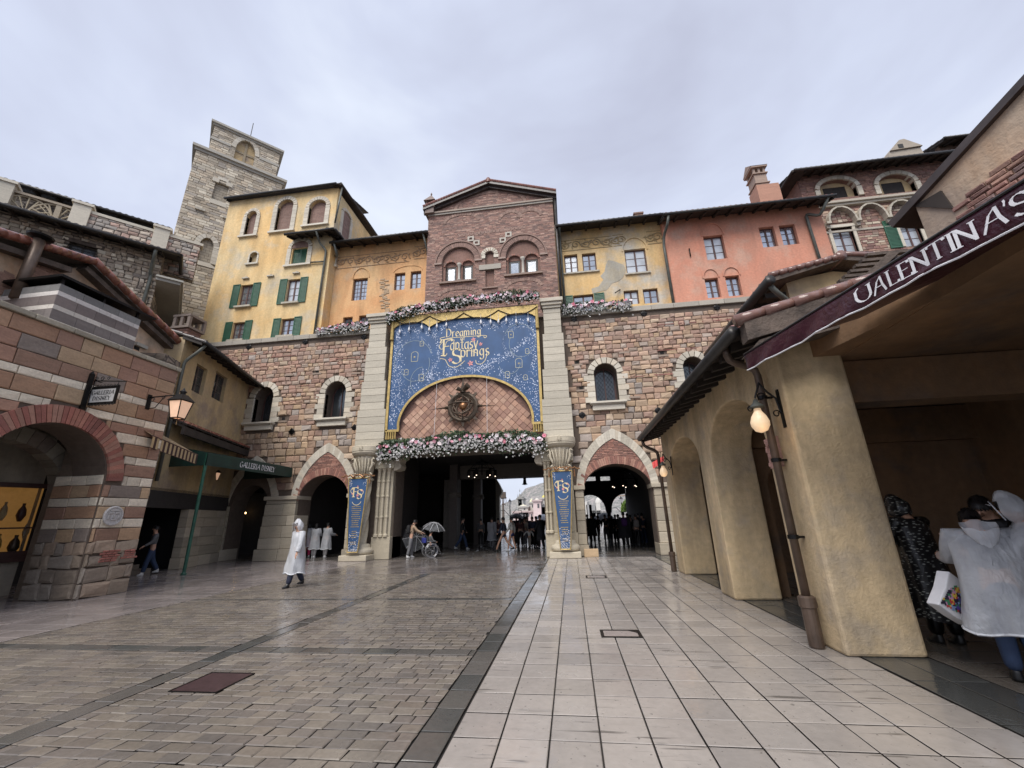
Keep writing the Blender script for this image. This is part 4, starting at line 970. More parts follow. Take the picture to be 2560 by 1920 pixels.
# --- ochre building right of the gable ---
Y2=Fr(0,20.9,0)
yr=thing('ochre_house',(3,20.9,10.9),'ochre plastered house with grey weathered patch and scroll frieze right of the brick gable','building')
Rr=Fr(0,20.45,0); rx0=Rr.uv(A5(120,1000))[0]
wr=[px_rect(Y2,A4(1250,818),A4(1350,653)),px_rect(Y2,A4(1402,803),A4(1503,640)),px_rect(Y2,A4(1768,820),A4(1918,603)),px_rect(Y2,A4(1322,1090),A4(1485,987)),px_rect(Y2,A4(1752,1080),A4(1860,952)),px_rect(Y2,A4(1915,1070),A4(2022,938))]
wr[3]=(wr[3][0],wr[3][1],wr[3][3]-1.7,wr[3][3])
body(yr,Y2,ur+.003,rx0-.003,10.9,18.3,'yel2',[rect(*r) for r in wr],6)
for k,r in enumerate(wr): window(yr,Y2,*r,cols=2,rows=3 if k!=5 and k!=4 else 2,d=.15,gm='glass' if k%2 else 'curtain')
archline(yr,Y2,wr[2][0]-.08,wr[2][1]+.08,wr[2][3]-.1,Y2.uv(A4(1845,520))[1],'yel2',.06,.07)
for a,b in ((wr[0],wr[1]),(wr[2],wr[2])): mb=MB(); mb.box(a[0]-.1,b[1]+.12,-.1,.1,a[2]-.09,a[2]-.005); mb.build('sill',M['trim'],yr,Y2)
u0,u1,v0,v1=wr[3]; w_=(u1-u0)*.52; shutter(yr,Y2,u0-w_,u0-.02,v0,v1); shutter(yr,Y2,u1+.02,u1+w_,v0,v1)
frieze(yr,Y2,Y2.uv(A4(1210,590)),Y2.uv(A4(1640,545)),.62,'fr2'); frieze(yr,Y2,Y2.uv(A4(1650,545)),Y2.uv(A4(1740,530)),.6,'fr2',2); frieze(yr,Y2,Y2.uv(A4(1935,520)),Y2.uv(A4(2050,505)),.7,'fr2',2)
# grey weathered patch: thin skin of bare render with an uneven outline
mb=MB(); P=[A4(x,y) for x,y in ((1610,705),(1680,720),(1740,745),(1760,790),(1735,850),(1700,880),(1640,900),(1600,955),(1540,970),(1480,985),(1470,945),(1530,925),(1570,870),(1545,840),(1580,800),(1590,745))]
mb.prism([Y2.uv(p) for p in P],-.012,0); mb.build('bare_render_patch',plaster('grey_render',(.36,.35,.32),(.42,.37,.28),sc=1.2),yr,Y2)
a=Y2.uv(A4(1668,980),-.3); b=Y2.uv(A4(1715,928),-.3); pipe(yr,[(a[0],-.3,a[1]),(b[0],-.02,b[1])],.03,'wood',fr=Y2,name='iron_bar')
gz2=Y2.uv(A4(1650,372),-.85)[1]
eave(yr,Y2,ur+.1,rx0+.0,gz2,over=.85,rise=.3,depth=3,rafter=.8)
a=Y2.uv(A4(1180,420),-.85); pipe(yr,[(ur+.28,-.85,gz2-.05),(ur+.28,-.3,gz2-.35),(ur+.28,-.12,gz2-.8),(ur+.30,-.12,11.6)],.07,fr=Y2)
a,b=Y2.uv(A4(1860,335),1.2); mb=MB(); mb.box(a-.25,a+.25,1.0,1.5,b-1.2,b); mb.box(a-.3,a+.3,.95,1.55,b,b+.1); mb.build('chimney',M['redbrick_fine'],yr,Y2)
# --- terracotta building ---
tr_=thing('terracotta_house',(10,20.45,10.9),'salmon red plastered house with brown windows above the right wall','building')
rx1=Rr.uv(A5(1690,530))[0]+.05
wr=[px_rect(Rr,A5(535,1038),A5(688,772)),px_rect(Rr,A5(1113,908),A5(1217,686)),px_rect(Rr,A5(1325,884),A5(1434,664)),px_rect(Rr,A5(540,1433),A5(640,1217)),px_rect(Rr,A5(757,1413),A5(858,1192))]
a=Rr.uv(A5(1258,1145)); b=Rr.uv(A5(1400,1130)); wr.append((a[0],b[0],a[1]-1.4,a[1]))
body(tr_,Rr,rx0,rx1,10.9,17.9,'terra',[rect(*r) for r in wr],7)
for k,r in enumerate(wr): window(tr_,Rr,*r,cols=2,rows=3,d=.2,gm=('curtain','glass','glass','glass','glass','dglass')[k])
archline(tr_,Rr,wr[0][0]-.03,wr[0][1]+.03,wr[0][3],Rr.uv(A5(585,660))[1],'terra',.05,.06)
archline(tr_,Rr,wr[3][0]-.03,wr[3][1]+.03,wr[3][3],Rr.uv(A5(570,1136))[1],'terra',.05,.06); archline(tr_,Rr,wr[4][0]-.03,wr[4][1]+.03,wr[4][3],Rr.uv(A5(785,1116))[1],'terra',.05,.06)
gz3=Rr.uv(A5(900,480),-.95)[1]
eave(tr_,Rr,rx0-.15,rx1+.25,gz3,over=.95,rise=.33,depth=3.5,rafter=.7,tm='redtile')
a=Rr.uv(A5(60,740),-.15); pipe(tr_,[(rx0+.1,-.95,gz3-.05),(rx0+.02,-.9,gz3-.5),(rx0-.12,-.3,gz3-.9),(rx0-.14,-.12,gz3-1.4),(rx0-.12,-.12,11.6)],.075,fr=Rr)
a=Rr.uv(A5(1550,560),-.12); b=Rr.uv(A5(1690,1000),-.12)
pipe(tr_,[(rx1-.1,-.95,gz3-.05),(rx1-.35,-.4,gz3-.7),(a[0],-.12,a[1]),(b[0],-.12,b[1]-1)],.075,fr=Rr)
a,b=Rr.uv(A5(348,965)); pipe(tr_,[(a,-.06,b-.25),(a,-.06,b+.25)],.03,'black',fr=Rr,name='iron_bar')
# chimney of the terracotta house
c0=Rr.uv(A5(1045,440),1.4); c1=Rr.uv(A5(1180,430),1.4); cv=Rr.uv(A5(1050,300),1.4)[1]; ct=Rr.uv(A5(1090,130),1.4)[1]; cu=(c0[0]+c1[0])/2; hw=(c1[0]-c0[0])/2
mb=MB(); C=(.33,.24,.19); z=c0[1]-1
mb.box(cu-hw*1.05,cu+hw*2.4,1.0,2.0,z,cv-.05,0,(.42,.22,.15)); mb.box(cu-hw,cu+hw,1.02,1.9,z,cv+.05,0,C)
for k,zz in enumerate((cv+.05,cv+.75)): mb.box(cu-hw-.06,cu+hw+.06,.96,1.96,zz,zz+.07,0,C)
mb.box(cu-hw+.02,cu+hw-.02,1.04,1.88,cv+.15,cv+.75,0,C)
for x in (-hw+.02,-.06,hw-.14):
    for y in (1.04,1.76): mb.box(cu+x,cu+x+.12,y,y+.12,cv+.85,cv+1.2,0,C)
mb.box(cu-hw-.1,cu+hw+.1,.92,2.0,cv+1.2,cv+1.3,0,C)
V=[(cu-hw-.12,.9,cv+1.3),(cu+hw+.12,.9,cv+1.3),(cu+hw+.12,2.02,cv+1.3),(cu-hw-.12,2.02,cv+1.3),(cu-hw-.12,1.46,cv+1.75),(cu+hw+.12,1.46,cv+1.75)]
mb.add(V,[(3,2,1,0),(0,1,5,4),(2,3,4,5),(0,4,3),(1,2,5)],0,C); mb.build('chimney',M['ashlar'],tr_,Rr)
# --- brick and stone building far right ---
K=Fr(0,22.2,0)
kb=thing('stone_loggia_house',(17,22.2,10.9),'dark brick and rubble building with arched corbel table at the far right','building')
ku0=K.uv(A6(262,640))[0]; ku1=24.5; kz=K.uv(A6(700,515),-.9)[1]
lv=K.uv(A6(645,740))[1]
wA=[]
for bl,tr2 in ((A6(412,735),A6(572,640)),(A6(755,705),A6(905,612))): wA.append(px_rect(K,bl,tr2))
wB=[px_rect(K,A6(492,1050),A6(568,893)),px_rect(K,A6(884,1008),A6(943,855))]
kz0=0.0
body(kb,K,ku0,ku1,kz0,kz+.5,'redbrick',[opening(r[0]-.1,r[1]+.15,r[2],r[3]-.3,r[3]+.35,n=14) for r in wA]+[rect(*r) for r in wB],9)
for r in wA:
    b=(r[0]-.1,r[1]+.15,r[2],r[3]-.3,r[3]+.35); surround(kb,K,b,.26,.1,9,sill=False,cols=CR,jd=.25)
    mb=MB(); mb.prism(opening(*b,n=14),.27,.295,0,holes=[rect(r[0]+.3,r[1]-.2,r[2]+.15,r[3]+.05)]); mb.build('plaster_reveal',M['old'],kb,K)
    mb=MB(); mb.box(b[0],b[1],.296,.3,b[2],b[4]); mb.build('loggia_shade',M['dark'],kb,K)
mb=MB(); mb.box(ku0-.15,ku1,-.3,0,lv-.16,lv,0,(.44,.39,.32)); mb.box(ku0-.08,ku1,-.2,0,lv-.30,lv-.16,0,(.38,.34,.28)); mb.build('string_course',M['ashlar'],kb,K,bevel=.02)
# corbel arches
xs=[K.uv(A6(410,850))[0],K.uv(A6(578,835))[0],K.uv(A6(752,815))[0],K.uv(A6(930,800))[0]]; step=(xs[3]-xs[0])/3; av=K.uv(A6(660,860))[1]; at_=lv-.5
mb=MB(); mk=MB()
for k in range(6):
    a=xs[0]+k*step; b=a+step; voussoirs(mb,arch(a+.12,b-.12,av,at_-.05,n=16),.10,9,-.38,0,[(.42,.38,.31)],gap=.012)
    mb.box(a-.12,a+.12,-.4,0,av-.15,av,0,(.42,.38,.31)); mb.prism([(a-.08,av-.36),(a+.08,av-.36),(a+.12,av-.15),(a-.12,av-.15)],-.25,0,0,(.38,.34,.28))
mb.box(ku0,ku1,-.1,0,av-.60,av-.48,0,(.40,.36,.3)); mb.build('corbel_arches',M['ashlar'],kb,K)
mb=MB(); mb.box(ku0-.01,ku1,-.03,-.002,kz0,av-.62,0); 
poly=rect(ku0-.01,ku1,kz0,av-.60); mb=MB(); mb.prism(poly,-.035,-.002,0,holes=[rect(*r) for r in wB]); mb.build('rubble_base',M['mixbrick'],kb,K)
for k,r in enumerate(wB):
    window(kb,K,*r,cols=2,rows=3,d=.12,gm='curtain')
    mb=MB()
    for x0,x1 in ((r[0]-.16,r[0]),(r[1],r[1]+.16)): mb.box(x0,x1,-.09,.1,r[2],r[3],0,CR[0])
    mb.box(r[0]-.2,r[1]+.2,-.11,.1,r[3],r[3]+.18,0,CR[1]); mb.build('window_surround',M['ashlar'],kb,K)
r=wB[1]; w_=(r[1]-r[0])*.62; shutter(kb,K,r[0]-w_-.18,r[0]-.18,r[2]-.05,r[3]+.1,-.12); shutter(kb,K,r[1]+.18,r[1]+w_+.18,r[2]-.05,r[3]+.1,-.12)
mb=MB(); kr=random.Random(81); KC=[(.36,.21,.16),(.30,.17,.13),(.42,.30,.22),(.48,.40,.31),(.26,.16,.13),(.33,.24,.19),(.24,.13,.11)]
def kskip(u,v):
    if v>lv-.05: return False if False else any(inside((u,v),opening(r[0]-.38,r[1]+.42,r[2]-.05,r[3]-.3,r[3]+.62,n=12)) for r in wA)
    if lv-.45<v: return True
    return any(r[0]-.2<u<r[1]+.2 and r[2]-.1<v<r[3]+.22 for r in wB)
stones(mb,ku0,23.5,10.5,kz+.4,lambda v:.10 if v>lv else .15*kr.uniform(.6,1.4),lambda v:.3,lambda v,r:kc(kr.choice(KC if v<lv else KC[:2]+KC[4:5]+KC[6:]),.75,1.15),kskip,proud=.03,bev=.015,gap=.02,jit=.008,d0=-.036,rnd=kr,clip=True); mb.build('stone_facing',M['stone'],kb,K)
eave(kb,K,ku0-.3,ku1,kz,over=.9,rise=.3,depth=4,rafter=.6,endover=(.3,0))
mb=MB(); mb.extr([(ku0-.62,22.2-.9,kz-.02),(ku0+.1,22.2-.9,kz-.02),(ku0+.1,31,kz-.02),(ku0-.62,31,kz-.02)],(0,0,.1)); mb.tube([(ku0-.66,21.3,kz),(ku0-.66,31,kz)],.085); mb.build('side_eave',M['wood'],kb)
# chimney top and further roof
a,b=K.uv(A6(870,470),2.0); mb=MB(); C=(.36,.31,.25)
mb.extr([(a-1.3,24,b-1.2),(a+1.1,24,b-1.2),(a+.9,24,b+.15),(a-.9,24,b+.1)],(0,1,0),0,C); mb.extr([(a-.9,23.9,b+.1),(a+1.0,23.9,b+.2),(a+.1,23.9,b+.9),(a-.2,23.9,b+.85)],(0,1.2,0),0,C); mb.box(a-.4,a-.1,23.88,23.9,b+.2,b+.5,0,(.03,.03,.03)); mb.build('chimney',M['ashlar'],kb)
far=thing('far_roofed_house',(24,24.5,10),'dark tiled house roof corner behind the brick loggia building','building')
F4=Fr(0,24.5,0); z4=F4.uv(A6(1180,375),-.9)[1]; f0=F4.uv(A6(1100,380),-.9)[0]
body(far,F4,f0+.5,30,9,z4+.3,'mixbrick',[],6); eave(far,F4,f0,30,z4,over=.9,rise=.3,depth=3,rafter=.6)
# ================= LETTERING (nib-pen strokes) =================
def arcp(cx,cy,rx,ry,a0,a1,n=10): return [(cx+rx*cos(radians(a0+(a1-a0)*k/n)),cy+ry*sin(radians(a0+(a1-a0)*k/n))) for k in range(n+1)]
GL={ # glyphs on a unit cap height: (advance, [strokes])
'U':(.82,[arcp(.42,.42,.34,.42,165,360,12)+[(.76,.95)],[(.09,.5),(.10,.82),(.28,1.0)],[(.62,.95),(.86,1.0)]]),
'A':(.82,[[(.0,.0),(.34,.75),(.62,1.0)],[(.62,1.0),(.66,.45),(.80,.0)],[(.14,.42),(.72,.42)]]),
'L':(.58,[[(.12,1.),(.12,.06)],[(.06,.04),(.56,.04),(.58,.16)],[(.0,1.),(.26,1.)]]),
'E':(.60,[[(.12,1.),(.12,.0)],[(.02,.98),(.54,.98),(.54,.86)],[(.12,.52),(.46,.54)],[(.02,.03),(.58,.03),(.60,.16)]]),
'N':(.86,[[(.10,.0),(.12,1.)],[(.04,1.),(.16,.96),(.70,.06)],[(.72,.0),(.72,1.)],[(.0,.02),(.22,.02)],[(.60,.99),(.86,.99)]]),
'T':(.72,[[(.36,.96),(.36,.0)],[(.0,.86),(.04,.98),(.70,.98),(.74,.86)],[(.26,.02),(.48,.02)]]),
'I':(.34,[[(.17,1.),(.17,.0)],[(.05,.99),(.29,.99)],[(.05,.01),(.29,.01)]]),
"'":(.22,[[(.12,1.05),(.14,.95),(.06,.78)]]),
'S':(.62,[arcp(.32,.75,.24,.24,30,230,9)+arcp(.30,.26,.27,.26,60,-150,10)]),
'G':(.78,[arcp(.42,.5,.38,.5,50,330,14)+[(.76,.42)],[(.55,.44),(.86,.44)]]),
'R':(.72,[[(.12,1.),(.12,.0)],[(.02,.98)]+arcp(.30,.75,.30,.24,90,-90,8)+[(.12,.5)],[(.34,.5),(.70,.0)],[(.02,.01),(.24,.01)]]),
'D':(.80,[[(.12,1.),(.12,.0)],[(.02,.98)]+arcp(.26,.5,.46,.48,90,-90,10)+[(.02,.02)]]),
'Y':(.70,[[(.0,1.),(.34,.5),(.34,.0)],[(.70,1.),(.34,.5)],[(.22,.01),(.46,.01)]]),
'F':(.66,[[(.20,.98),(.20,.0)],[(.0,.80),(.06,.96),(.62,.98),(.68,.86)],[(.20,.54),(.50,.56)],[(.06,.02),(.34,.02)]]),
'P':(.68,[[(.12,1.),(.12,.0)],[(.02,.98)]+arcp(.30,.74,.32,.25,90,-90,8)+[(.12,.48)],[(.02,.01),(.24,.01)]]),
'r':(.40,[[(.08,.6),(.08,.0)],[(.08,.40),(.2,.58),(.36,.60)]]),
'e':(.50,[[(.06,.32),(.42,.36)]+arcp(.26,.3,.2,.3,20,320,10)]),
'a':(.54,[arcp(.24,.28,.19,.28,60,360,10),[(.43,.6),(.43,.06),(.52,.0)]]),
'm':(.84,[[(.06,.6),(.06,.0)],[(.06,.42),(.2,.6),(.36,.5),(.36,.0)],[(.36,.42),(.52,.6),(.68,.5),(.68,.0)]]),
'i':(.22,[[(.1,.6),(.1,.0)],[(.09,.80),(.12,.77)]]),
'n':(.54,[[(.06,.6),(.06,.0)],[(.06,.42),(.22,.6),(.4,.5),(.4,.0)]]),
'g':(.56,[arcp(.24,.32,.19,.27,60,400,10),[(.43,.6),(.43,-.1)]+arcp(.25,-.1,.18,.2,0,-160,6)]),
'o':(.52,[arcp(.25,.3,.2,.3,0,360,12)]),
'f':(.36,[[(.38,.92),(.28,1.),(.17,.85),(.17,.0)],[(.02,.58),(.32,.58)]]),
't':(.36,[[(.16,.85),(.16,.08),(.34,.04)],[(.0,.58),(.34,.58)]]),
's':(.40,[arcp(.2,.45,.14,.15,40,240,7)+arcp(.19,.15,.16,.15,60,-150,8)]),
'y':(.52,[[(.04,.6),(.24,.04)],[(.46,.6),(.2,-.14),(.02,-.26)]]),
'p':(.56,[[(.08,.6),(.08,-.36)],arcp(.28,.3,.2,.3,140,-140,10)]),
' ':(.34,[])}
def text_quads(txt,h,nib=(.10,.05),track=.12,up=0):
    """flat quads of nib-pen lettering; origin at baseline left; returns list of quads and total width"""
    x=0; out=[]
    for ch in txt:
        adv,st=GL[ch]
        for s in st:
            for a,b in zip(s,s[1:]):
                dx,dy=b[0]-a[0],b[1]-a[1]; l=math.hypot(dx,dy) or 1
                # the minimum stroke width keeps hairlines visible
                nx,ny=nib; wd=abs(dx*ny-dy*nx)/l; px,py=-dy/l,dx/l; wd=max(wd,.035)
                e=.012; ax,ay=a[0]-dx/l*e,a[1]-dy/l*e; bx,by=b[0]+dx/l*e,b[1]+dy/l*e
                out.append([((x+q[0])*h,q[1]*h) for q in ((ax-px*wd/2,ay-py*wd/2),(bx-px*wd/2,by-py*wd/2),(bx+px*wd/2,by+py*wd/2),(ax+px*wd/2,ay+py*wd/2))])
        x+=adv+track
    return out,(x-track)*h
def put_text(mb,txt,h,u,v,d,nib=(.10,.05),track=.12,slope=0,center=False,th=.004,c=(1,1,1),bold=1,width=None):
    q,w_=text_quads(txt,h,(nib[0]*bold,nib[1]*bold),track); k=(width/w_) if width else 1; w_*=k
    u0=u-w_/2 if center else u
    for i,Q in enumerate(q):
        P=[(u0+p[0]*k,v+p[1]+p[0]*k*slope) for p in Q]
        mb.add([(p[0],d-th*(1+.03*(i%7)),p[1]) for p in P],[(0,1,2,3)],0,c)
    return w_
# ================= BANNER =================
BN=Fr(0,18.72,0)
ban=thing('festival_banner',(-4.75,18.72,5.8),'large deep blue arched festival banner with gold border and gold lettering over the gate','banner')
L0,R0,TZ,BZ=-8.63,-1.02,11.45,5.75
ar=arch(-7.95,-1.52,5.95,8.22,n=40)
mb=MB(); mb.prism([(L0,TZ),(L0,BZ),(-7.95,BZ)]+ar+[(-1.52,BZ),(R0,BZ),(R0,TZ)],0,.05,0); mb.build('blue_cloth',M['blue'],ban,BN)
mb=MB(); P=ar; tq=MB()
Q=offset_path(ar,.11); mb.prism(Q+ar[::-1],-.05,.0); 
for u0,u1,v0,v1 in ((L0-.02,L0+.10,BZ,TZ),(R0-.10,R0+.02,BZ,TZ),(L0,-7.95,BZ-.06,BZ+.05),(-1.52,R0,BZ-.06,BZ+.05)): mb.box(u0,u1,-.055,-.001,v0,v1)
mb.box(-8.04,-7.93,-.05,0,BZ,5.97); mb.box(-1.54,-1.43,-.05,0,BZ,5.97); mb.build('gold_border',M['gold'],ban,BN)
mb=MB()   # scalloped gold pelmet in three bays
top=[(R0+.05,TZ+.35),(L0-.05,TZ+.35)]
def scal(u0,u1,v,r): return [(u0,v-r)]+[(u0+(u1-u0)*k/12, v-r*(1-sin(pi*k/12)**.7)) for k in range(1,12)]+[(u1,v-r)]
low=[]
for a,b in ((L0+.02,-6.6),(-6.6,-3.0),(-3.0,R0-.02)):
    low+= [(a,TZ-.4)]+[(a+(b-a)*k/16,TZ-.03-.36*(abs(2*k/16-1)**3.2)) for k in range(0,17)]+[(b,TZ-.4)]
mb.prism([(L0-.05,TZ+.35)]+low+[(R0+.05,TZ+.35)],-.10,-.02); mb.build('gold_pelmet',M['gold'],ban,BN)
mb=MB()
for a,b in ((L0,-6.6),(-6.6,-4.8),(-4.8,-3.0),(-3.0,R0)):
    mb.tube([(a+(b-a)*k/12,-.13,TZ+.22-.38*sin(pi*k/12)) for k in range(13)],.022,n=5)
mb.build('swag_cord',M['bronze'],ban,BN)
for u in (L0+.45,L0+.95,-7.0,-6.6,-6.2,-5.7,-3.9,-3.4,-3.0,-2.6,-2.1,-1.5):
    mb=MB(); zz=TZ-.18-.22*gr.random(); mb.tube([(u,-.12,TZ+.05),(u,-.12,zz)],.008,n=4); mb.lathe([(.01,zz),(.05,zz-.12),(.055,zz-.2),(.01,zz-.27)],u,-.12,0,n=8); mb.build('bead_drop',M['white'],ban,BN)
for u in (L0+.04,R0-.04):
    mb=MB(); mb.tube([(u,-.1,TZ-.95),(u,-.1,TZ+.1)],[.09,.07],n=8); mb.build('gold_tassel',M['gold'],ban,BN)
for u0 in (L0+.02,-1.5):
    for k in range(5):
        mb=MB(); mb.tube([(u0+.05+k*.11,-.03,BZ-.05),(u0+.05+k*.11,-.03,BZ-.42)],[.03,.045],n=6); mb.build('gold_tassel',M['gold'],ban,BN)
# sparkles: painted silver-white flecks along swirls and borders
sp=random.Random(4); mb=MB()
def fleck(u,v,s):
    if u<L0+.14 or u>R0-.14 or v>TZ-.25 or v<BZ+.1: return
    for k in range(len(ar)):
        pass
    cx=(-7.95-1.52)/2
    if ((u-cx)/3.36)**2+((v-5.95)/2.42)**2<1 : return
    a=sp.uniform(0,1.5); V=[(u+s*cos(a+k*pi/2),-.004-sp.random()*.002,v+s*sin(a+k*pi/2)) for k in range(4)]; g_=sp.uniform(.7,1); mb.add(V,[(0,1,2,3)],0,(g_*.75,g_*.82,g_))
def trail(pts,n,w_,s=.03):
    P=resample(pts,60)
    for _ in range(n): p=sp.choice(P); fleck(p[0]+sp.gauss(0,w_),p[1]+sp.gauss(0,w_),sp.uniform(.35,1.0)*s)
trail([(L0+.3,11.1),(L0+.22,9),(L0+.3,6.2)],260,.14); trail([(R0-.3,11.1),(R0-.22,9),(R0-.3,6.2)],260,.14)
trail([(L0+.3,11),(-7.4,11.0),(-6.6,10.7),(-6.2,10.9),(-5.5,11.15),(-4,11.1),(-3.1,10.8),(-2.2,11),(R0-.4,11.0)],260,.13)
trail(offset_path(ar,.45),420,.17,.028); trail([(-6.9,8.6),(-5.9,8.0),(-5.2,8.6)],150,.13); trail([(-4.2,8.5),(-3.4,8.9),(-2.4,9.3),(-1.6,10)],230,.1); trail([(-6.4,10.7),(-6.1,9.9),(-6.1,9.2),(-6.5,8.5)],150,.07,.02)
trail(arcp(-7.35,9.1,.95,1.5,0,360,40),200,.04,.016); trail(arcp(-1.95,9.9,.85,.8,0,360,40),160,.04,.016); trail([(L0+.5,10.4),(-8,8.4),(-8.2,7.2),(-7.6,6.9)],160,.1,.025)
for (cx_,cy_,s_) in ((-2.05,8.75,.22),(-1.62,9.35,.12),(-2.62,8.2,.15),(-7.35,9.5,.24),(-7.75,8.7,.14),(-6.95,8.35,.16),(-1.75,8.0,.12),(-2.4,10.3,.17),(-7.0,10.2,.13)):   # outlined paper sky lanterns
    Pq=[(cx_-s_*.7,cy_-s_)]+[(cx_-s_*.75*cos(pi*k/8),cy_+s_*.6+s_*.6*sin(pi*k/8)) for k in range(9)]+[(cx_+s_*.7,cy_-s_),(cx_-s_*.7,cy_-s_)]
    for a,b in zip(Pq,Pq[1:]): dx,dz=b[0]-a[0],b[1]-a[1]; l=math.hypot(dx,dz); nx,nz=-dz/l*.009,dx/l*.009; mb.add([(a[0]-nx,-.007,a[1]-nz),(b[0]-nx,-.007,b[1]-nz),(b[0]+nx,-.007,b[1]+nz),(a[0]+nx,-.007,a[1]+nz)],[(0,1,2,3)],0,(.62,.58,.38))
    for k in range(8): a=k*pi/4; mb.add([(cx_,-.008,cy_),(cx_+s_*.1*cos(a-.3),-.008,cy_+s_*.1*sin(a-.3)),(cx_+s_*.35*cos(a),-.008,cy_+s_*.35*sin(a)),(cx_+s_*.1*cos(a+.3),-.008,cy_+s_*.1*sin(a+.3))],[(0,1,2,3)],0,(.6,.5,.25))
for (x0,y0,R_,a0,a1) in ((-7.4,9.2,1.0,20,200),(-7.3,9.1,.75,200,380),(-2.0,9.9,.8,-30,150),(-1.9,9.8,.6,150,330),(-6.9,8.2,.6,90,250),(-2.5,8.9,.55,200,350)):
    Pq=arcp(x0,y0,R_,R_*1.2,a0,a1,22); A_=offset_path(Pq,.011); B_=offset_path(Pq,-.011)
    for k in range(22): mb.add([(A_[k][0],-.0065,A_[k][1]),(B_[k][0],-.0065,B_[k][1]),(B_[k+1][0],-.0065,B_[k+1][1]),(A_[k+1][0],-.0065,A_[k+1][1])],[(0,1,2,3)],0,(.24,.30,.33))
mb.build('painted_sparkles',colmat('silver_paint',.5,.1),ban,BN)
mb=MB(); put_text(mb,'Dreaming',.46,BN.uv(B1(925,475))[0],BN.uv(B1(925,480))[1]-.02,-.003,(.13,.06),.07,center=True,slope=-.0,width=BN.uv(B1(1108,450))[0]-BN.uv(B1(750,480))[0])
put_text(mb,'of',.24,BN.uv(B1(917,520))[0],BN.uv(B1(917,522))[1]-.04,-.003,(.12,.06),.08,center=True)
a=BN.uv(B1(685,650)); b=BN.uv(B1(1075,600)); put_text(mb,'F',.92,a[0]+.02,BN.uv(B1(760,685))[1],-.003,(.10,.05),.05)
put_text(mb,'antasy',.66,BN.uv(B1(790,620))[0],BN.uv(B1(800,625))[1]-.02,-.003,(.11,.05),.05,width=BN.uv(B1(1075,600))[0]-BN.uv(B1(790,620))[0])
put_text(mb,'S',.80,BN.uv(B1(805,760))[0],BN.uv(B1(830,765))[1],-.003,(.12,.06),.05)
put_text(mb,'prings',.62,BN.uv(B1(893,690))[0],BN.uv(B1(900,700))[1],-.003,(.11,.05),.05,width=BN.uv(B1(1188,680))[0]-BN.uv(B1(893,700))[0])
def swash(pts,w_=.03):
    P=[BN.uv(B1(*p)) for p in pts]; Q=[]
    for i in range(len(P)-1):
        for k in range(4):
            t=k/4; p0=P[max(i-1,0)];p1=P[i];p2=P[i+1];p3=P[min(i+2,len(P)-1)]
            Q.append(tuple(.5*((2*p1[j])+(-p0[j]+p2[j])*t+(2*p0[j]-5*p1[j]+4*p2[j]-p3[j])*t*t+(-p0[j]+3*p1[j]-3*p2[j]+p3[j])*t**3) for j in (0,1)))
    Q.append(P[-1]); A=offset_path(Q,w_/2); Bq=offset_path(Q,-w_/2)
    for k in range(len(Q)-1): mb.add([(A[k][0],-.006,A[k][1]),(Bq[k][0],-.006,Bq[k][1]),(Bq[k+1][0],-.006,Bq[k+1][1]),(A[k+1][0],-.006,A[k+1][1])],[(0,1,2,3),(3,2,1,0)])
swash([(740,495),(690,510),(715,525),(800,505),(1000,490),(1110,480),(1160,485),(1145,505),(1128,490)]); swash([(720,540),(680,590),(700,620),(735,600),(760,540),(830,525),(820,560)]); swash([(685,715),(740,725),(780,790),(850,800),(900,770),(940,735)]); swash([(700,680),(740,690),(760,660)]); swash([(1050,730),(1060,765),(1110,765),(1150,720),(1165,640)]); swash([(945,640),(1010,635),(1060,660)])
mb.build('gold_lettering',M['cream'],ban,BN)
M['pinkpaint']=plain('pink_paint',(.75,.30,.28),.6,var=.2)
mb=MB()
for (x,y,s) in ((1027,522,.13),(1100,568,.11),(793,728,.13),(997,762,.16)):
    u,v=BN.uv(B1(x,y))
    for k in range(5):
        a=pi/2+k*2*pi/5+.2; mb.add([(u,-.008,v),(u+s*.6*cos(a-.45),-.009,v+s*.6*sin(a-.45)),(u+s*cos(a),-.009,v+s*sin(a)),(u+s*.6*cos(a+.45),-.009,v+s*.6*sin(a+.45))],[(0,1,2,3),(3,2,1,0)])
mb.build('painted_blossoms',M['pinkpaint'],ban,BN)
# ================= ARMILLARY SCULPTURE =================
ag=thing('armillary_sculpture',(-4.78,18.9,6.68),'bronze armillary globe in a spiked round frame on the tympanum','sculpture')
gc=Vector((-4.78,18.62,6.70)); mb=MB()
def ring3(mb,c,r,t,ax1,ax2,n=36,m=8,flat=1):
    pts=[c+ax1*(r*cos(2*pi*k/n))+ax2*(r*sin(2*pi*k/n)) for k in range(n+1)]; mb.tube(pts,t,n=m,cap=False)
X=Vector((1,0,0));Z=Vector((0,0,1));Yv=Vector((0,1,0))
ring3(mb,gc,.66,.10,X,Z,40,8); ring3(mb,gc,.56,.05,X,Z,40,8)
for k in range(16):
    a=2*pi*k/16; r1=.70; r2=.95 if k%2==0 else .80; wd=.10
    mb.extr([gc+X*(r1*cos(a-wd*1.3))+Z*(r1*sin(a-wd*1.3))-Yv*.03,gc+X*(r1*cos(a+wd*1.3))+Z*(r1*sin(a+wd*1.3))-Yv*.03,gc+X*(r2*cos(a+wd*.5))+Z*(r2*sin(a+wd*.5))-Yv*.03,gc+X*(r2*cos(a-wd*.2))+Z*(r2*sin(a-wd*.2))-Yv*.03],(0,.06,0))
mb.build('sun_ring',M['bronze'],ag)
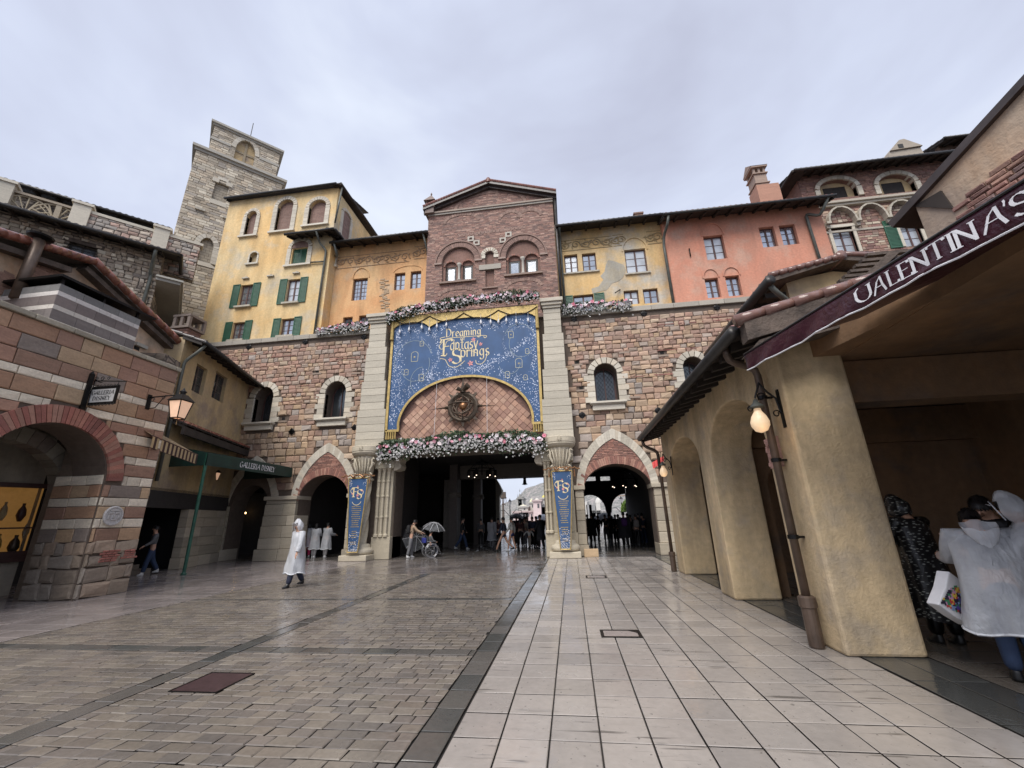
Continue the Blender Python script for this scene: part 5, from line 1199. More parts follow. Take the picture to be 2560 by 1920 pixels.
for s in (-1,1):
    mb=MB(); mb.tube([gc+X*s*.72,gc+X*s*.9,gc+X*s*1.62-Z*.03],[.10,.075,.008],n=6,flat=.5); mb.lathe([(.02,-.08),(.09,0),(.02,.08)],0,0,n=8); mb.v=mb.v[:-24]+[(v[0]+gc.x+s*.80,v[1]+gc.y-.08,v[2]+gc.z) for v in mb.v[-24:]]; mb.build('spear_point',M['bronze'],ag)
mb=MB(); mb.tube([gc+Z*.72-Yv*.05,gc+Z*1.0-Yv*.08,gc+Z*1.45],[.14,.08,.01],n=6); mb.tube([gc+Z*.82+X*.05-Yv*.1,gc+Z*.98+X*.3-Yv*.25],[.10,.15],n=10); mb.tube([gc+Z*.80-X*.05-Yv*.1,gc+Z*.9-X*.26-Yv*.2],[.09,.11],n=8); mb.build('finial',M['bronze'],ag)
mb=MB(); mb.lathe([(.001,-.19)]+[(.19*sin(pi*k/10),-.19*cos(pi*k/10)) for k in range(1,10)]+[(.001,.19)],0,0,n=18); mb.v=[(v[0]+gc.x+.05,v[1]+gc.y-.12,v[2]+gc.z) for v in mb.v]; mb.build('globe',M['copper'],ag,smooth=True)
rr=random.Random(2)
for k,(ra,rb,tilt) in enumerate(((.50,.035,.3),(.46,.03,1.2),(.42,.02,-.7),(.5,.02,2.0),(.38,.02,.9))):
    a1=(X*cos(tilt)+Z*sin(tilt)); a2=(Yv*.6+(-X*sin(tilt)+Z*cos(tilt))*.8).normalized(); mb=MB(); ring3(mb,gc-Yv*.12,ra,rb,a1,a2,30,6); mb.build('hoop',M['bronze'],ag,smooth=True)
mb=MB(); mb.tube([gc-X*.62-Yv*.3+Z*.05,gc-X*.3-Yv*.42+Z*.13,gc-Yv*.46+Z*.15,gc+X*.3-Yv*.42+Z*.12,gc+X*.62-Yv*.3+Z*.02],.03,n=6); mb.build('hoop',M['bronze'],ag,smooth=True)
mb=MB(); mb.tube([gc+Z*.6-Yv*.1,gc-Z*.6-Yv*.1],.03,n=6); mb.build('axis',M['bronze'],ag)
mb=MB(); mb.tube([(-6.15,18.55,5.2),(-6.1,18.6,8.0)],.008,n=4,cap=False); o=mb.build('bird_wire',M['white']); tag(o,'thin pale wire hanging left of the armillary globe','wire')
mb=MB(); mb.tube([(-3.6,18.55,5.2),(-3.62,18.6,8.1)],.008,n=4,cap=False); o=mb.build('bird_wire',M['white']); tag(o,'thin pale wire hanging right of the armillary globe','wire')
# ================= FLOWER GARLANDS =================
M['leaf']=colmat('garland_leaf',.6,.3,6,bump=.1); M['petal']=colmat('garland_petal',.6,.12,6,bump=.1)
def garland(label,pts,r,nleaf,nfl,drop,seed,small=300):
    """pts: spine; r: radius; pink and white blossoms concentrated low and in front"""
    rn=random.Random(seed); t=thing('flower_garland',Vector(pts[0]),label,'garland',group='flower garlands on the gate')
    P=[Vector(p) for p in pts]; Ls=[0]
    for a,b in zip(P,P[1:]): Ls.append(Ls[-1]+(b-a).length)
    def at(f):
        s=f*Ls[-1]; i=0
        while i<len(Ls)-2 and Ls[i+1]<s: i+=1
        return P[i].lerp(P[i+1],(s-Ls[i])/((Ls[i+1]-Ls[i]) or 1))
    lm=MB()
    for _ in range(nleaf):
        c=at(rn.random()); a=rn.uniform(0,2*pi); q=r*sqrt(rn.random())*(1+.25*sin(c.x*2.1)); c=c+Vector((rn.uniform(-.1,.1),q*cos(a)*.8,q*sin(a)))
        if rn.random()<.2: c.z-=rn.random()*drop
        d1=Vector((rn.gauss(0,1),rn.gauss(0,1),rn.gauss(0,1))).normalized(); d2=d1.orthogonal().normalized(); l=rn.uniform(.07,.15); w_=l*.36
        k=rn.uniform(.6,1.3); cc=rn.choice([(.045,.085,.03),(.06,.10,.045),(.085,.12,.07),(.035,.06,.03)])
        lm.add([c-d1*l*.5,c+d2*w_,c+d1*l*.5,c-d2*w_],[(0,1,2,3)],0,(cc[0]*k,cc[1]*k,cc[2]*k))
    lm.build('leaves',M['leaf'],t)
    def blossom(mb,c,s,col,n=6):
        f=Vector((rn.gauss(0,.5),-1,rn.gauss(.1,.5))).normalized(); a1=f.orthogonal().normalized(); a2=f.cross(a1)
        for k in range(n):
            a=2*pi*k/n+rn.random()*.4; d=a1*cos(a)+a2*sin(a); e=a1*cos(a+1.1)+a2*sin(a+1.1); g=a1*cos(a-.55)+a2*sin(a-.55); kk=rn.uniform(.85,1.08)
            mb.add([c,c+g*s*.7+f*s*.15,c+d*s+f*s*.35,c+(d+e).normalized()*s*.75+f*s*.3],[(0,1,2,3)],0,(col[0]*kk,col[1]*kk,col[2]*kk))
        mb.add([c+f*s*.1-a1*s*.3,c+f*s*.5+a2*s*.25,c+f*s*.1+a1*s*.3,c+f*s*.45-a2*s*.25],[(0,1,2,3)],0,(col[0],col[1]*.85,col[2]*.8))
    fm=MB()
    for _ in range(small):   # small white sprays, trailing below
        c=at(rn.random()); z=rn.gauss(-.35,.45)*r-abs(rn.gauss(0,.55))*drop; c=c+Vector((rn.uniform(-.1,.1),-r*rn.uniform(.4,1.05),z))
        k=rn.uniform(.4,.68); blossom(fm,c,rn.uniform(.03,.06),(k,k,k*.98),5)
    fm.build('white_sprays',M['petal'],t)
    bm_=MB()
    for k in range(nfl):
        f=(k+rn.random())/nfl; c=at(f)+Vector((0,-r*rn.uniform(.7,1.1),r*rn.uniform(-.7,.45))); s=rn.uniform(.06,.12)
        col=rn.choice([(.72,.36,.44),(.78,.62,.66),(.75,.70,.72),(.66,.22,.30),(.70,.62,.72),(.78,.68,.70)])
        blossom(bm_,c,s,col,7)
    bm_.build('blossoms',M['petal'],t); return t
garland('deep flower garland of green, white and pink along the bottom of the lintel',[(-8.75,18.5,4.80),(-7,18.42,5.0),(-4.8,18.4,5.12),(-2.6,18.42,5.05),(-.95,18.5,4.9)],.34,10000,80,.38,1,1000)
garland('pink and white flower garland arching along the top of the blue banner',[(-8.85,18.55,11.75),(-7.5,18.55,12.1),(-4.8,18.55,12.35),(-2.5,18.55,12.4),(-.95,18.55,12.3)],.27,6000,80,.22,2,480)
garland('short flower garland lying on the wall coping left of the left pilaster',[(-13.1,19.05,11.55),(-12,19.0,11.66),(-10.1,18.95,11.72)],.2,1300,32,.2,3,300)
garland('short flower garland lying on the wall coping right of the right pilaster',[(.25,18.98,11.62),(1.5,19.0,11.72),(3.6,19.05,11.62)],.21,1500,36,.3,4,330)
# ================= TAPERED COLUMN BANNERS =================
def colbanner(label,tl,tr2,bl,br,em):
    Y=18.05; F_=Fr(0,Y,0); a,b,c,d_=[F_.uv(p) for p in (tl,tr2,br,bl)]
    zt_=(a[1]+b[1])/2; zb=(c[1]+d_[1])/2; t=thing('column_banner',((a[0]+b[0])/2,Y,zb),label,'banner',group='tapered blue banners on the gate columns')
    P=[(d_[0],zb),(c[0],zb),(b[0],zt_),(a[0],zt_)]; mb=MB(); mb.prism(P,0,.04); mb.build('blue_panel',M['blue'],t,F_)
    mb=MB(); 
    for i in range(4):
        p,q=P[i],P[(i+1)%4]; mb.tube([(p[0],-.01,p[1]),(q[0],-.01,q[1])],.022,n=6)
    mb.build('gold_border',M['gold'],t,F_)
    cu=(a[0]+b[0])/2; w_=b[0]-a[0]; mb=MB()
    for s in (-1,1):
        P2=[(cu,-.04,zt_+.12)]+[(cu+s*w_*.5*k/8,-.06,zt_+.10+.05*sin(k*1.2)) for k in range(1,9)]+[(cu+s*(w_*.5+.12),-.06,zt_+.14),(cu+s*(w_*.5+.22),-.06,zt_+.07),(cu+s*(w_*.5+.34),-.06,zt_+.08)]; mb.tube(P2,.03,n=6)
        mb.tube([(cu+s*w_*.25+.1*cos(k*.5),-.05,zt_+.1+.08*sin(k*.5)) for k in range(13)],.018,n=5,cap=False)
        mb.tube([(cu+s*(w_*.5+.1),-.05,zt_+.05),(cu+s*(w_*.5+.1),-.05,zt_-.25)],[.02,.045],n=6)
    mb.build('gold_scroll_rod',M['copper'],t,F_)
    mb=MB(); put_text(mb,'F',.42,cu-.26,zt_-.82,-.005,(.14,.07)); put_text(mb,'S',.40,cu-.02,zt_-.90,-.005,(.14,.07))
    for (x,y,r_,a0,a1) in ((-.2,-.55,.12,60,300),(.16,-.62,.12,-120,120),(0,-.95,.22,200,340)):
        Pq=arcp(cu+x,zt_+y,r_,r_,a0,a1,9); A_=offset_path(Pq,.012); B_=offset_path(Pq,-.012)
        for k in range(9): mb.add([(A_[k][0],-.006,A_[k][1]),(B_[k][0],-.006,B_[k][1]),(B_[k+1][0],-.006,B_[k+1][1]),(A_[k+1][0],-.006,A_[k+1][1])],[(0,1,2,3),(3,2,1,0)])
    mb.build('gold_monogram',M['cream'],t,F_)
    mb=MB()
    for (x,y,s) in ((-.23,-.68,.05),(.22,-.55,.05),(.02,-.75,.07),(.0,-.36,.04)):
        for k in range(5): an=k*2*pi/5; mb.add([(cu+x,-.008,zt_+y),(cu+x+s*.6*cos(an-.5),-.009,zt_+y+s*.6*sin(an-.5)),(cu+x+s*cos(an),-.009,zt_+y+s*sin(an)),(cu+x+s*.6*cos(an+.5),-.009,zt_+y+s*.6*sin(an+.5))],[(0,1,2,3),(3,2,1,0)])
    mb.build('painted_blossoms',M['pinkpaint'],t,F_)
    mb=MB(); rn=random.Random(6); z=zt_-1.25
    for k in range(19):   # rows of lettering, too small to read
        if k in (11,16): z-=.10; continue
        f=(z-zb)/(zt_-zb); hw=(w_*.5*f+(c[0]-d_[0])*.5*(1-f))*.62*rn.uniform(.55,1); x=cu+((d_[0]+c[0])/2-cu)*(1-f)-hw
        while x<cu+((d_[0]+c[0])/2-cu)*(1-f)+hw:
            l=rn.uniform(.02,.06); mb.add([(x,-.004,z),(x+l,-.004,z),(x+l,-.004,z+.03),(x,-.004,z+.03)],[(0,1,2,3)]); x+=l+.014
        z-=.085
    mb.build('gold_small_lettering',M['gold'],t,F_)
    mb=MB(); cb=(d_[0]+c[0])/2
    for _ in range(190):
        f=rn.random()**1.6; z=zb+.05+f*.75; hw=(c[0]-d_[0])*.5+.05; x=cb+rn.uniform(-1,1)*hw*(.85); s=rn.uniform(.008,.02)
        if rn.random()<f*.7 and abs(x-cb)<hw*.6: continue
        mb.add([(x-s,-.005,z),(x,-.005,z-s),(x+s,-.005,z),(x,-.005,z+s)],[(0,1,2,3)])
    for _ in range(70):
        s=rn.uniform(.008,.018); sd_=rn.choice((-1,1)); q=rn.random()*.25; x=cu+sd_*(w_*.5-.05-q*.7*rn.random()); z=zt_-.06-q*rn.random()*1.3; mb.add([(x-s,-.005,z),(x,-.005,z-s),(x+s,-.005,z),(x,-.005,z+s)],[(0,1,2,3)])
    mb.build('painted_sparkles',M['white'],t,F_)
    return t
colbanner('tapered blue banner with gold monogram on the left twisted column',B2(800,480),B2(998,478),B2(780,1245),B2(885,1250),0)
colbanner('tapered blue banner with gold monogram on the right twisted column',B3(1850,432),B3(2078,430),B3(1955,1298),B3(2065,1296),0)
# ================= RIGHT: ARCADE BUILDING =================
AX=3.0; A_=Fr(AX,8,90); Uy=lambda y:A_.U(AX,y)   # u grows towards the viewer
arc=thing('arcade_restaurant',(5,9,0),'ochre plastered arcade with square pillars and deep arches along the right side','building')
eaz=4.02; h_=[]
pill=[(13.0,13.75),(9.3,10.1),(5.9,6.75)]
def seg(ya,yb,s_,t): return [(p[0],p[1]) for p in arch(Uy(ya),Uy(yb),s_,t,n=16)]
# plaster arcade outline, wall top follows the eaves
P=[(Uy(13.75),0)]+[(Uy(13.0),0)]+seg(13.0,10.1,2.75,3.52)+[(Uy(10.1),0),(Uy(9.3),0)]+seg(9.3,6.75,2.75,3.55)+[(Uy(6.75),0),(Uy(5.9),0),(Uy(5.9),4.15),(Uy(13.75),4.15)]
mb=MB(); mb.prism(P,0,.85,0); 
o=mb.build('arcade_wall',M['ochre'],arc,A_,bevel=.035)
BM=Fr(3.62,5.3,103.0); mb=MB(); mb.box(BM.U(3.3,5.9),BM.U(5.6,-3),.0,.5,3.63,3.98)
M['shadebrown']=plaster('shade_darkened_plaster',(.23,.13,.065),(.19,.12,.07),(.14,.10,.075),.6); mb.build('beam_over_entrance',M['shadebrown'],arc,BM)  # brown plaster darkened in its colour for the shade under the awning
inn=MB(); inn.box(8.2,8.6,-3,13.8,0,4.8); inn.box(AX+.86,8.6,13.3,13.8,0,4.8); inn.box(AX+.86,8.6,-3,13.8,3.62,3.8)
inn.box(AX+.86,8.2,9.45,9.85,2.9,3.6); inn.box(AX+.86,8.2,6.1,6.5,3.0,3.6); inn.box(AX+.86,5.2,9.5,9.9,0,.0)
inn.build('inner_walls',M['shadebrown'],arc)
# cross wall with arched doorway seen behind the near pillar
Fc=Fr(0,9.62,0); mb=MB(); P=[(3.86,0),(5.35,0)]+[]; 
mb.prism([(3.86,0),(4.15,0)]+arch(4.15,6.05,2.15,2.75,n=12)+[(6.05,0),(8.2,0),(8.2,3.6),(3.86,3.6)],0,.3); mb.build('cross_wall',M['shadebrown'],arc,Fc)
Fd=Fr(8.18,6,90); mb=MB(); voussoirs(mb,arch(Fd.U(8.18,7.9),Fd.U(8.18,6.2),1.8,2.6,n=14),.32,12,-.05,.0,[(.20,.11,.085),(.17,.095,.075)]); mb.build('brick_doorway_arch',M['stone'],arc,Fd)
# main tiled eave along the arcade
F2=Fr(AX,8,90); gv=3.95
rf=eave(arc,F2,Uy(13.75)-.05,Uy(5.55),gv,over=.58,rise=.25,depth=3.3,rafter=.42,tm='redtile',thick=.05)
# verge of the lower roof, facing the viewer: weathered fascia with barrel tiles on it
e0=atY(C2(90,720),5.5); e1=atY(C2(1130,395),5.5)
mb=MB(); mb.extr([(2.45,5.38,gv-.20),(6.3,5.38,gv+.25*3.85-.20),(6.3,5.38,gv+.25*3.85+.06),(2.45,5.38,gv+.06)],(0,.18,0)); mb.extr([(2.45,5.40,gv-.36),(5.5,5.40,gv+.25*3.05-.46),(5.5,5.40,gv+.25*3.05-.22),(2.6,5.40,gv-.20)],(0,.3,0)); mb.build('verge_beam',M['beam'],rf)
mb=MB(); n=10
for k in range(n):
    f=k*.38; a=Vector((2.36+f,5.42,gv+.10+.25*f)); b=a+Vector((.43,0,.25*.43+.02)); mb.tube([a,b],[.085,.062],n=10)
mb.build('verge_tiles',plain('glossy_wet_tile',(.20,.11,.09),.12,var=.3),rf,smooth=True)
# downpipes of the arcade
a=atX(A7(835,260),AX-.1); b=atX(A7(1065,1659),AX-.1); yb=6.02
dp=pipe(arc,[(2.42,6.05,gv-.02),(2.45,6.12,gv-.22),(2.87,6.25,gv-.32),(2.87,6.25,.48)],.052,'pipe')
mb=MB(); mb.lathe([(.075,.0),(.085,.02),(.085,.44),(.10,.45),(.10,.56),(.075,.58)],2.87,6.25,0,n=14); mb.build('pipe_boot',M['pipe'],dp,smooth=False)
for z in (3.15,2.25,1.25): mb=MB(); mb.lathe([(.066,z),(.066,z+.05)],2.87,6.25,n=12); mb.box(2.93,3.01,6.22,6.28,z+.01,z+.035); mb.build('pipe_clip',M['black'],dp)
dp=pipe(arc,[(2.42,13.7,gv-.05),(2.44,13.7,gv-.25),(2.85,13.72,gv-.45),(2.87,13.72,.45)],.05,'pipe')
mb=MB(); mb.lathe([(.07,.0),(.08,.02),(.08,.42),(.095,.43),(.095,.52),(.07,.54)],2.87,13.72,0,n=14); mb.build('pipe_boot',M['pipe'],dp)
# relief plaque behind the pipe
a=A_.uv(A7(770,705)); b=A_.uv(A7(860,865)); c=A_.uv(A7(825,690))
mb=MB(); q=random.Random(8); um=(a[0]+b[0])/2; mb.box(um-.20,um+.12,-.05,0,b[1],a[1],0,(.40,.24,.2))
for k in range(26): x=q.uniform(um-.19,um+.11); z=q.uniform(b[1]+.02,a[1]-.02); mb.pillow(rect(x-.03,x+.03,z-.03,z+.03),-.05,.02,.012,0,kc((.45,.26,.22)),q)
mb.build('relief_plaque',M['stone'],arc,A_)
# ---- wall lamps with globe shades ----
M['lampglass']=plain('lit_frosted_glass',(.8,.66,.45),.3,var=.05,emit=.16,ec=(1,.66,.40))
M['bulb']=plain('glowing_bulb',(1,.8,.5),.3,var=0,bump=0,emit=4,ec=(1,.62,.25))
def pear_lamp(c,label,s=1.0):
    t=thing('wall_lamp',c,label,'lamp',group='pear-shaped wall lamps on the arcade'); x,y,z=c
    mb=MB(); pr=[(.02,-.30),(.09,-.27),(.135,-.19),(.14,-.12),(.11,-.03),(.06,.05),(.05,.10)]
    mb.lathe([(r*s,z+h*s) for r,h in pr],x,y,n=18); mb.build('glass_shade',M['lampglass'],t,smooth=True)
    mb=MB(); mb.lathe([(.05*s,z+.10*s),(.12*s,z+.12*s),(.11*s,z+.14*s),(.05*s,z+.2*s),(.02,z+.26*s)],x,y,n=14); mb.build('cap',M['greenpipe'],t,smooth=True)
    mb=MB(); P=[Vector((AX-.02,y,z+.02*s)),Vector((AX-.05,y,z+.26*s))]+[Vector((AX-.05-.22*s*sin(a),y,z+.30*s+.14*s*(1-cos(a*2))/1)) for a in (.5,.9,1.2)]+[Vector((x,y,z+.28*s))]
    mb.tube(P,.014,n=6)
    for cx_,cz_,r_ in ((x+.10*s,z+.30*s,.07),(AX-.08,z-.0,.06),(x-.1*s,z+.10*s,.055)): mb.tube([(cx_+r_*s*cos(a)*(1-a/14),y,cz_+r_*s*sin(a)*(1-a/14)) for a in [k*.5 for k in range(15)]],.009,n=5)
    mb.box(AX-.02,AX-.003,y-.03,y+.03,z-.2,z+.34); mb.build('scroll_bracket',M['black'],t); 
    l=bpy.data.lights.new('lamp_light','POINT'); l.energy=.4; l.color=(1,.65,.35); l.shadow_soft_size=.1; lo=bpy.data.objects.new('lamp_light',l); COL.objects.link(lo); lo.parent=t; lo.matrix_parent_inverse=t.matrix_world.inverted(); lo.location=(x-.02,y-.22,z-.35)
    return t
p=atX(A7(712,610),AX-.32); pear_lamp((AX-.32,p.y,p.z+.12),'pear-shaped frosted lamp on scrolled bracket beside the near downpipe',.85)
p=atX(A7(140,905),AX-.26); pear_lamp((AX-.26,p.y,p.z+.12),'pear-shaped frosted lamp on the far end pillar of the arcade',.8)
# small red striped awning beyond the far pillar
q0=Vector((3.25,15.2,0)); p=atY(A7(75,870),15.4); mb=MB()
a1=atY(A7(70,845),15.6); a2=atY(A7(148,800),15.6); b1=atY(A7(78,882),15.4); b2=atY(A7(148,830),15.2)
n=9
for k in range(n):
    f=k/n; g_=(k+1)/n; mb.add([a1.lerp(a2,f),a1.lerp(a2,g_),b1.lerp(b2,g_),b1.lerp(b2,f)],[(0,1,2,3),(3,2,1,0)],0,(.45,.03,.035) if k%2 else (.52,.07,.06))
o=mb.build('red_awning',colmat('red_cloth',.7,.15),None); tag(o,'small bright red striped awning edge behind the far downpipe','awning')
# ---- gabled block standing on the arcade roof ----
gb=thing('roof_gable_block',(6,9,4),'weathered plaster gable with tiled roof rising above the arcade roof','building')
Yg=9.0; FG=Fr(0,Yg,0); gp=[FG.uv(C2(525,600)),FG.uv(C2(515,400)),FG.uv(C2(880,245),-.35),FG.uv(C2(1160,262))]; gp[2]=(gp[2][0],gp[2][1]-.12)
gx0=gp[0][0]; ridge=gp[2]; 
mb=MB(); mb.prism([(gx0,4.3),(11,4.3),(11,ridge[1]-.9),(ridge[0],ridge[1]),(gx0,gp[1][1]-.05)],0,.3); mb.box(gx0,gx0+.3,.3,4,4.3,gp[1][1]-.3); mb.build('gable_wall',M['old'],gb,FG)
ev=FG.uv(C2(390,400),-.35); ax,az_=ev; mb=MB()
sl=(ridge[1]-az_+.12)/(ridge[0]-ax)
mb.extr([(ax,Yg-.35,az_-.05),(ridge[0],Yg-.35,ridge[1]+.07),(ridge[0],Yg-.35,ridge[1]+.17),(ax,Yg-.35,az_+.05)],(0,4.4,0)); mb.extr([(ridge[0],Yg-.35,ridge[1]+.07),(11,Yg-.35,ridge[1]-.8),(11,Yg-.35,ridge[1]-.7),(ridge[0],Yg-.35,ridge[1]+.17)],(0,4.4,0))
rg=mb.build('roof',M['beam'],gb)
mb=MB(); n=8
for k in range(n):
    f=k/n; f2=(k+1.12)/n; mb.tube([Vector((ax-.05,Yg-.33,az_+.10)).lerp(Vector((ridge[0],Yg-.33,ridge[1]+.15)),f),Vector((ax-.05,Yg-.33,az_+.12)).lerp(Vector((ridge[0],Yg-.33,ridge[1]+.18)),f2)],[.075,.06],n=10)
for k in range(8):
    f=k/8; f2=(k+1.1)/8; mb.tube([Vector((ridge[0],Yg-.33,ridge[1]+.22)).lerp(Vector((11,Yg-.33,ridge[1]-.6)),f),Vector((ridge[0],Yg-.33,ridge[1]+.24)).lerp(Vector((11,Yg-.33,ridge[1]-.6)),f2)],.065,n=8)
for k in range(13): mb.tube([(ax-.05,Yg-.2+k*.34,az_+.07),(ax+.5,Yg-.2+k*.34,az_+.07+sl*.55)],[.11,.09],n=8)
mb.tube([(ridge[0],Yg-.40,ridge[1]+.17),(ridge[0],Yg+.6,ridge[1]+.17)],.11,n=10); mb.build('roof_tiles',bpy.data.materials['glossy_wet_tile'],rg,smooth=True)
mb=MB(); mb.tube([(ax-.12,Yg-.45,az_-.06),(ax-.12,Yg+4,az_-.06)],.11,n=10); mb.build('gutter',M['gutter'],rg,smooth=True)
for k in range(7): mb=MB(); mb.box(ax-.02,gx0+.02,Yg+.1+k*.5,Yg+.22+k*.5,az_-.22,az_-.1); mb.build('rafter',M['wood'],rg)
pipe(gb,[(ax-.1,Yg-.30,az_-.1),(ax+.05,Yg-.30,az_-.35),(gx0-.1,Yg-.1,az_-.45),(gx0+.02,Yg-.1,az_-.7),(gx0+.05,Yg-.1,4.5)],.06,'greenpipe')
# pergola slats on the roof
pg=thing('roof_pergola',(6.6,7.6,4.6),'weathered timber slats and prop leaning on the arcade roof','pergola')
Yp_=7.6; FP=Fr(0,Yp_,0)
for (x0,y0,x1,y1) in ((818,450,990,438),(858,415,1060,402),(895,382,1100,365),(935,345,1180,325),(975,305,1215,288),(1020,268,1240,250),(1060,225,1330,205)):
    a=FP.uv(C2(x0,y0)); b=FP.uv(C2(x1+60,y1)); mb=MB(); mb.box(a[0],b[0]+.5,-.05,.05,a[1]-.045,a[1]+.01); mb.build('slat',M['beam'],pg,FP)
a=FP.uv(C2(1030,395),-.12); b=FP.uv(C2(1270,210),-.12); mb=MB(); mb.extr([FP.P(a[0]-.06,-.12,a[1]-.05),FP.P(a[0]+.06,-.12,a[1]-.1),FP.P(b[0]+.08,-.12,b[1]),FP.P(b[0]-.06,-.12,b[1]+.05)],(0,.1,0)); mb.build('prop',M['beam'],pg)
a=FP.uv(C2(1215,300),.2); mb=MB(); mb.box(a[0]-.1,a[0]+.1,.1,.25,a[1]-1.2,a[1]+.25); mb.build('post',M['beam'],pg,FP)
# ---- peach gable wall behind the valance ----
VA=103.0; 
GW=Fr(3.62,5.3,VA)
gpx=[(1970,440),(2212,168),(2300,60),(2212,700),(1975,560)]
pts=[GW.uv(D(*p)) for p in ((1978,447),(2230,160),(2560,-180),(2560,900),(1985,600))]
gw=thing('gable_wall_house',(5,2,4),'faded peach gable wall with a sloping tiled edge above the dark red valance','building')
mb=MB(); u_l=pts[0][0]; mb.prism([(u_l,3.9),(pts[2][0],3.9),(pts[2][0],pts[2][1]),pts[0]],0,.3); mb.box(u_l,pts[2][0],.3,3.5,3.95,4.3); mb.build('wall',M['peach'],gw,GW)
dirv=Vector((pts[2][0]-pts[0][0],0,pts[2][1]-pts[0][1])); 
mb=MB(); a=pts[0];b=pts[2]; dx,dz=b[0]-a[0],b[1]-a[1]; L_=math.hypot(dx,dz); nx,nz=-dz/L_,dx/L_
a2=(a[0]-dx/L_*.25,a[1]-dz/L_*.25); mb.prism([a2,(b[0],b[1]),(b[0]+nx*.06,b[1]+nz*.06),(a2[0]+nx*.09,a2[1]+nz*.09)],-.05,4.0); mb.build('sloping_roof_edge',M['tile'],gw,GW)
mb=MB(); c=GW.uv(D(2020,440)); P=[GW.uv(D(*p)) for p in ((1975,447),(2035,412),(2062,450),(2062,452),(1985,438))]
mb.prism([P[0],P[1],P[2]],-.02,1.2); mb.build('roof_return',M['wood'],gw,GW)
q=random.Random(12); mb=MB()   # bricks showing where the render has fallen
lo=[D(2050,452),D(2085,412),D(2120,392),D(2165,365),D(2190,322),D(2240,285),D(2320,230)]
lo=[GW.uv(p) for p in lo]
v=4.1
while v<7:
    u=lo[0][0]-.2+q.uniform(0,.1)
    while u<lo[-1][0]:
        top=None
        for i in range(len(lo)-1):
            if lo[i][0]<=u<=lo[i+1][0]: top=lo[i][1]+(lo[i+1][1]-lo[i][1])*(u-lo[i][0])/(lo[i+1][0]-lo[i][0])
        if top and v<top+q.uniform(-.08,.06): mb.pillow(rect(u,u+.15,v,v+.042),0,.02,.01,0,kc(q.choice([(.30,.16,.13),(.24,.13,.11),(.36,.21,.16),(.20,.13,.12)]),.75,1.2),q)
        u+=.163
    v+=.052
mb.build('exposed_brick',M['stone'],gw,GW)
# ---- valance with lettering ----
VL=Fr(2.32,5.26,VA); 
va=thing('restaurant_valance',(3.3,4.5,3.7),'dark maroon cloth valance with large white restaurant lettering at the right','awning')
t0=VL.uv(D(1610,768)); t1=VL.uv(D(2212,398)); b0=VL.uv(D(1613,802)); b1=VL.uv(D(2212,482))
k=(t1[1]-t0[1])/(t1[0]-t0[0]); kb_=(b1[1]-b0[1])/(b1[0]-b0[0]); UE=t1[0]+2.2
M['maroon']=plain('maroon_cloth',(.048,.013,.022),.33,var=.35,scale=3,bump=.35,bd=.04)
mb=MB(); N=120; V=[];F=[]
def wob(u,f): return .018*sin(u*7+f*2)+.012*sin(u*17+1+f*4)+.01*sin(u*3.1)
for i in range(N+1):
    u=t0[0]+(UE-t0[0])*i/N; zt_=t0[1]+k*(u-t0[0]); zb_=b0[1]+kb_*(u-t0[0])
    for j in range(9): f=j/8; V.append((u,-.02+wob(u,f)*f,zt_+(zb_-zt_)*f))
for i in range(N):
    for j in range(8): a=i*9+j; F.append((a,a+1,a+10,a+9))
mb.add(V,F); vc=mb.build('cloth',M['maroon'],va,VL,smooth=True)
s=vc.modifiers.new('solid','SOLIDIFY'); s.thickness=.006
mb=MB(); mb.tube([(t0[0]+(UE-t0[0])*i/40,-.02+wob(t0[0]+(UE-t0[0])*i/40,1),b0[1]+kb_*(UE-t0[0])*i/40) for i in range(41)],.008,n=5); mb.build('hem_cord',M['white'],va,VL)
mb=MB(); mb.tube([(t0[0],-.02,t0[1]+.01),(UE,-.02,t1[1]+k*2.2+.01)],.012,n=6); mb.build('rail',M['gutter'],va,VL)
mb=MB(); x0=VL.uv(D(1858,648)); xa=VL.uv(D(2118,480)); q_=[]
pxs=[("U",1858,1893),("A",1893,1922),("L",1925,1950),("E",1950,1978),("N",1975,2022),("T",2018,2058),("I",2057,2078),("N",2072,2124),("A",2128,2182),("'",2181,2190),("S",2192,2240)]
for ch,xl,xr_ in pxs:
    yl=lambda x:652-(x-1858)*.592; ul_=VL.uv(D(xl,yl(xl)))[0]; ur_=VL.uv(D(xr_,yl(xr_)))[0]
    um=ul_; zt_=t0[1]+k*(um-t0[0]); zb_=b0[1]+kb_*(um-t0[0]); H=(zt_-zb_)
    slope=(k+kb_)/2; q2,w0=text_quads(ch,1,(.135,.045)); sc=(ur_-ul_)*.93
    hgt=H*.62; base=zb_+H*.2
    for i,Q in enumerate(q2):
        Pq=[(ul_+p[0]/w0*sc,base+p[1]*hgt+p[0]/w0*sc*slope) for p in Q]
        mb.add([(p[0],-.034+wob(p[0],.5)*.5-.0004*(i%5),p[1]) for p in Pq],[(0,1,2,3),(3,2,1,0)])
mb.build('white_lettering',M['white'],va,VL)
# awning roof between valance and wall
mb=MB(); mb.extr([VL.P(t0[0],0,t0[1]),VL.P(UE,0,t1[1]+k*2.2),VL.P(UE,1.6,t1[1]+k*2.2+.30),VL.P(t0[0]+.5,1.2,t0[1]+.3)],(0,0,.02)); mb.build('top_cloth',M['maroon'],va)
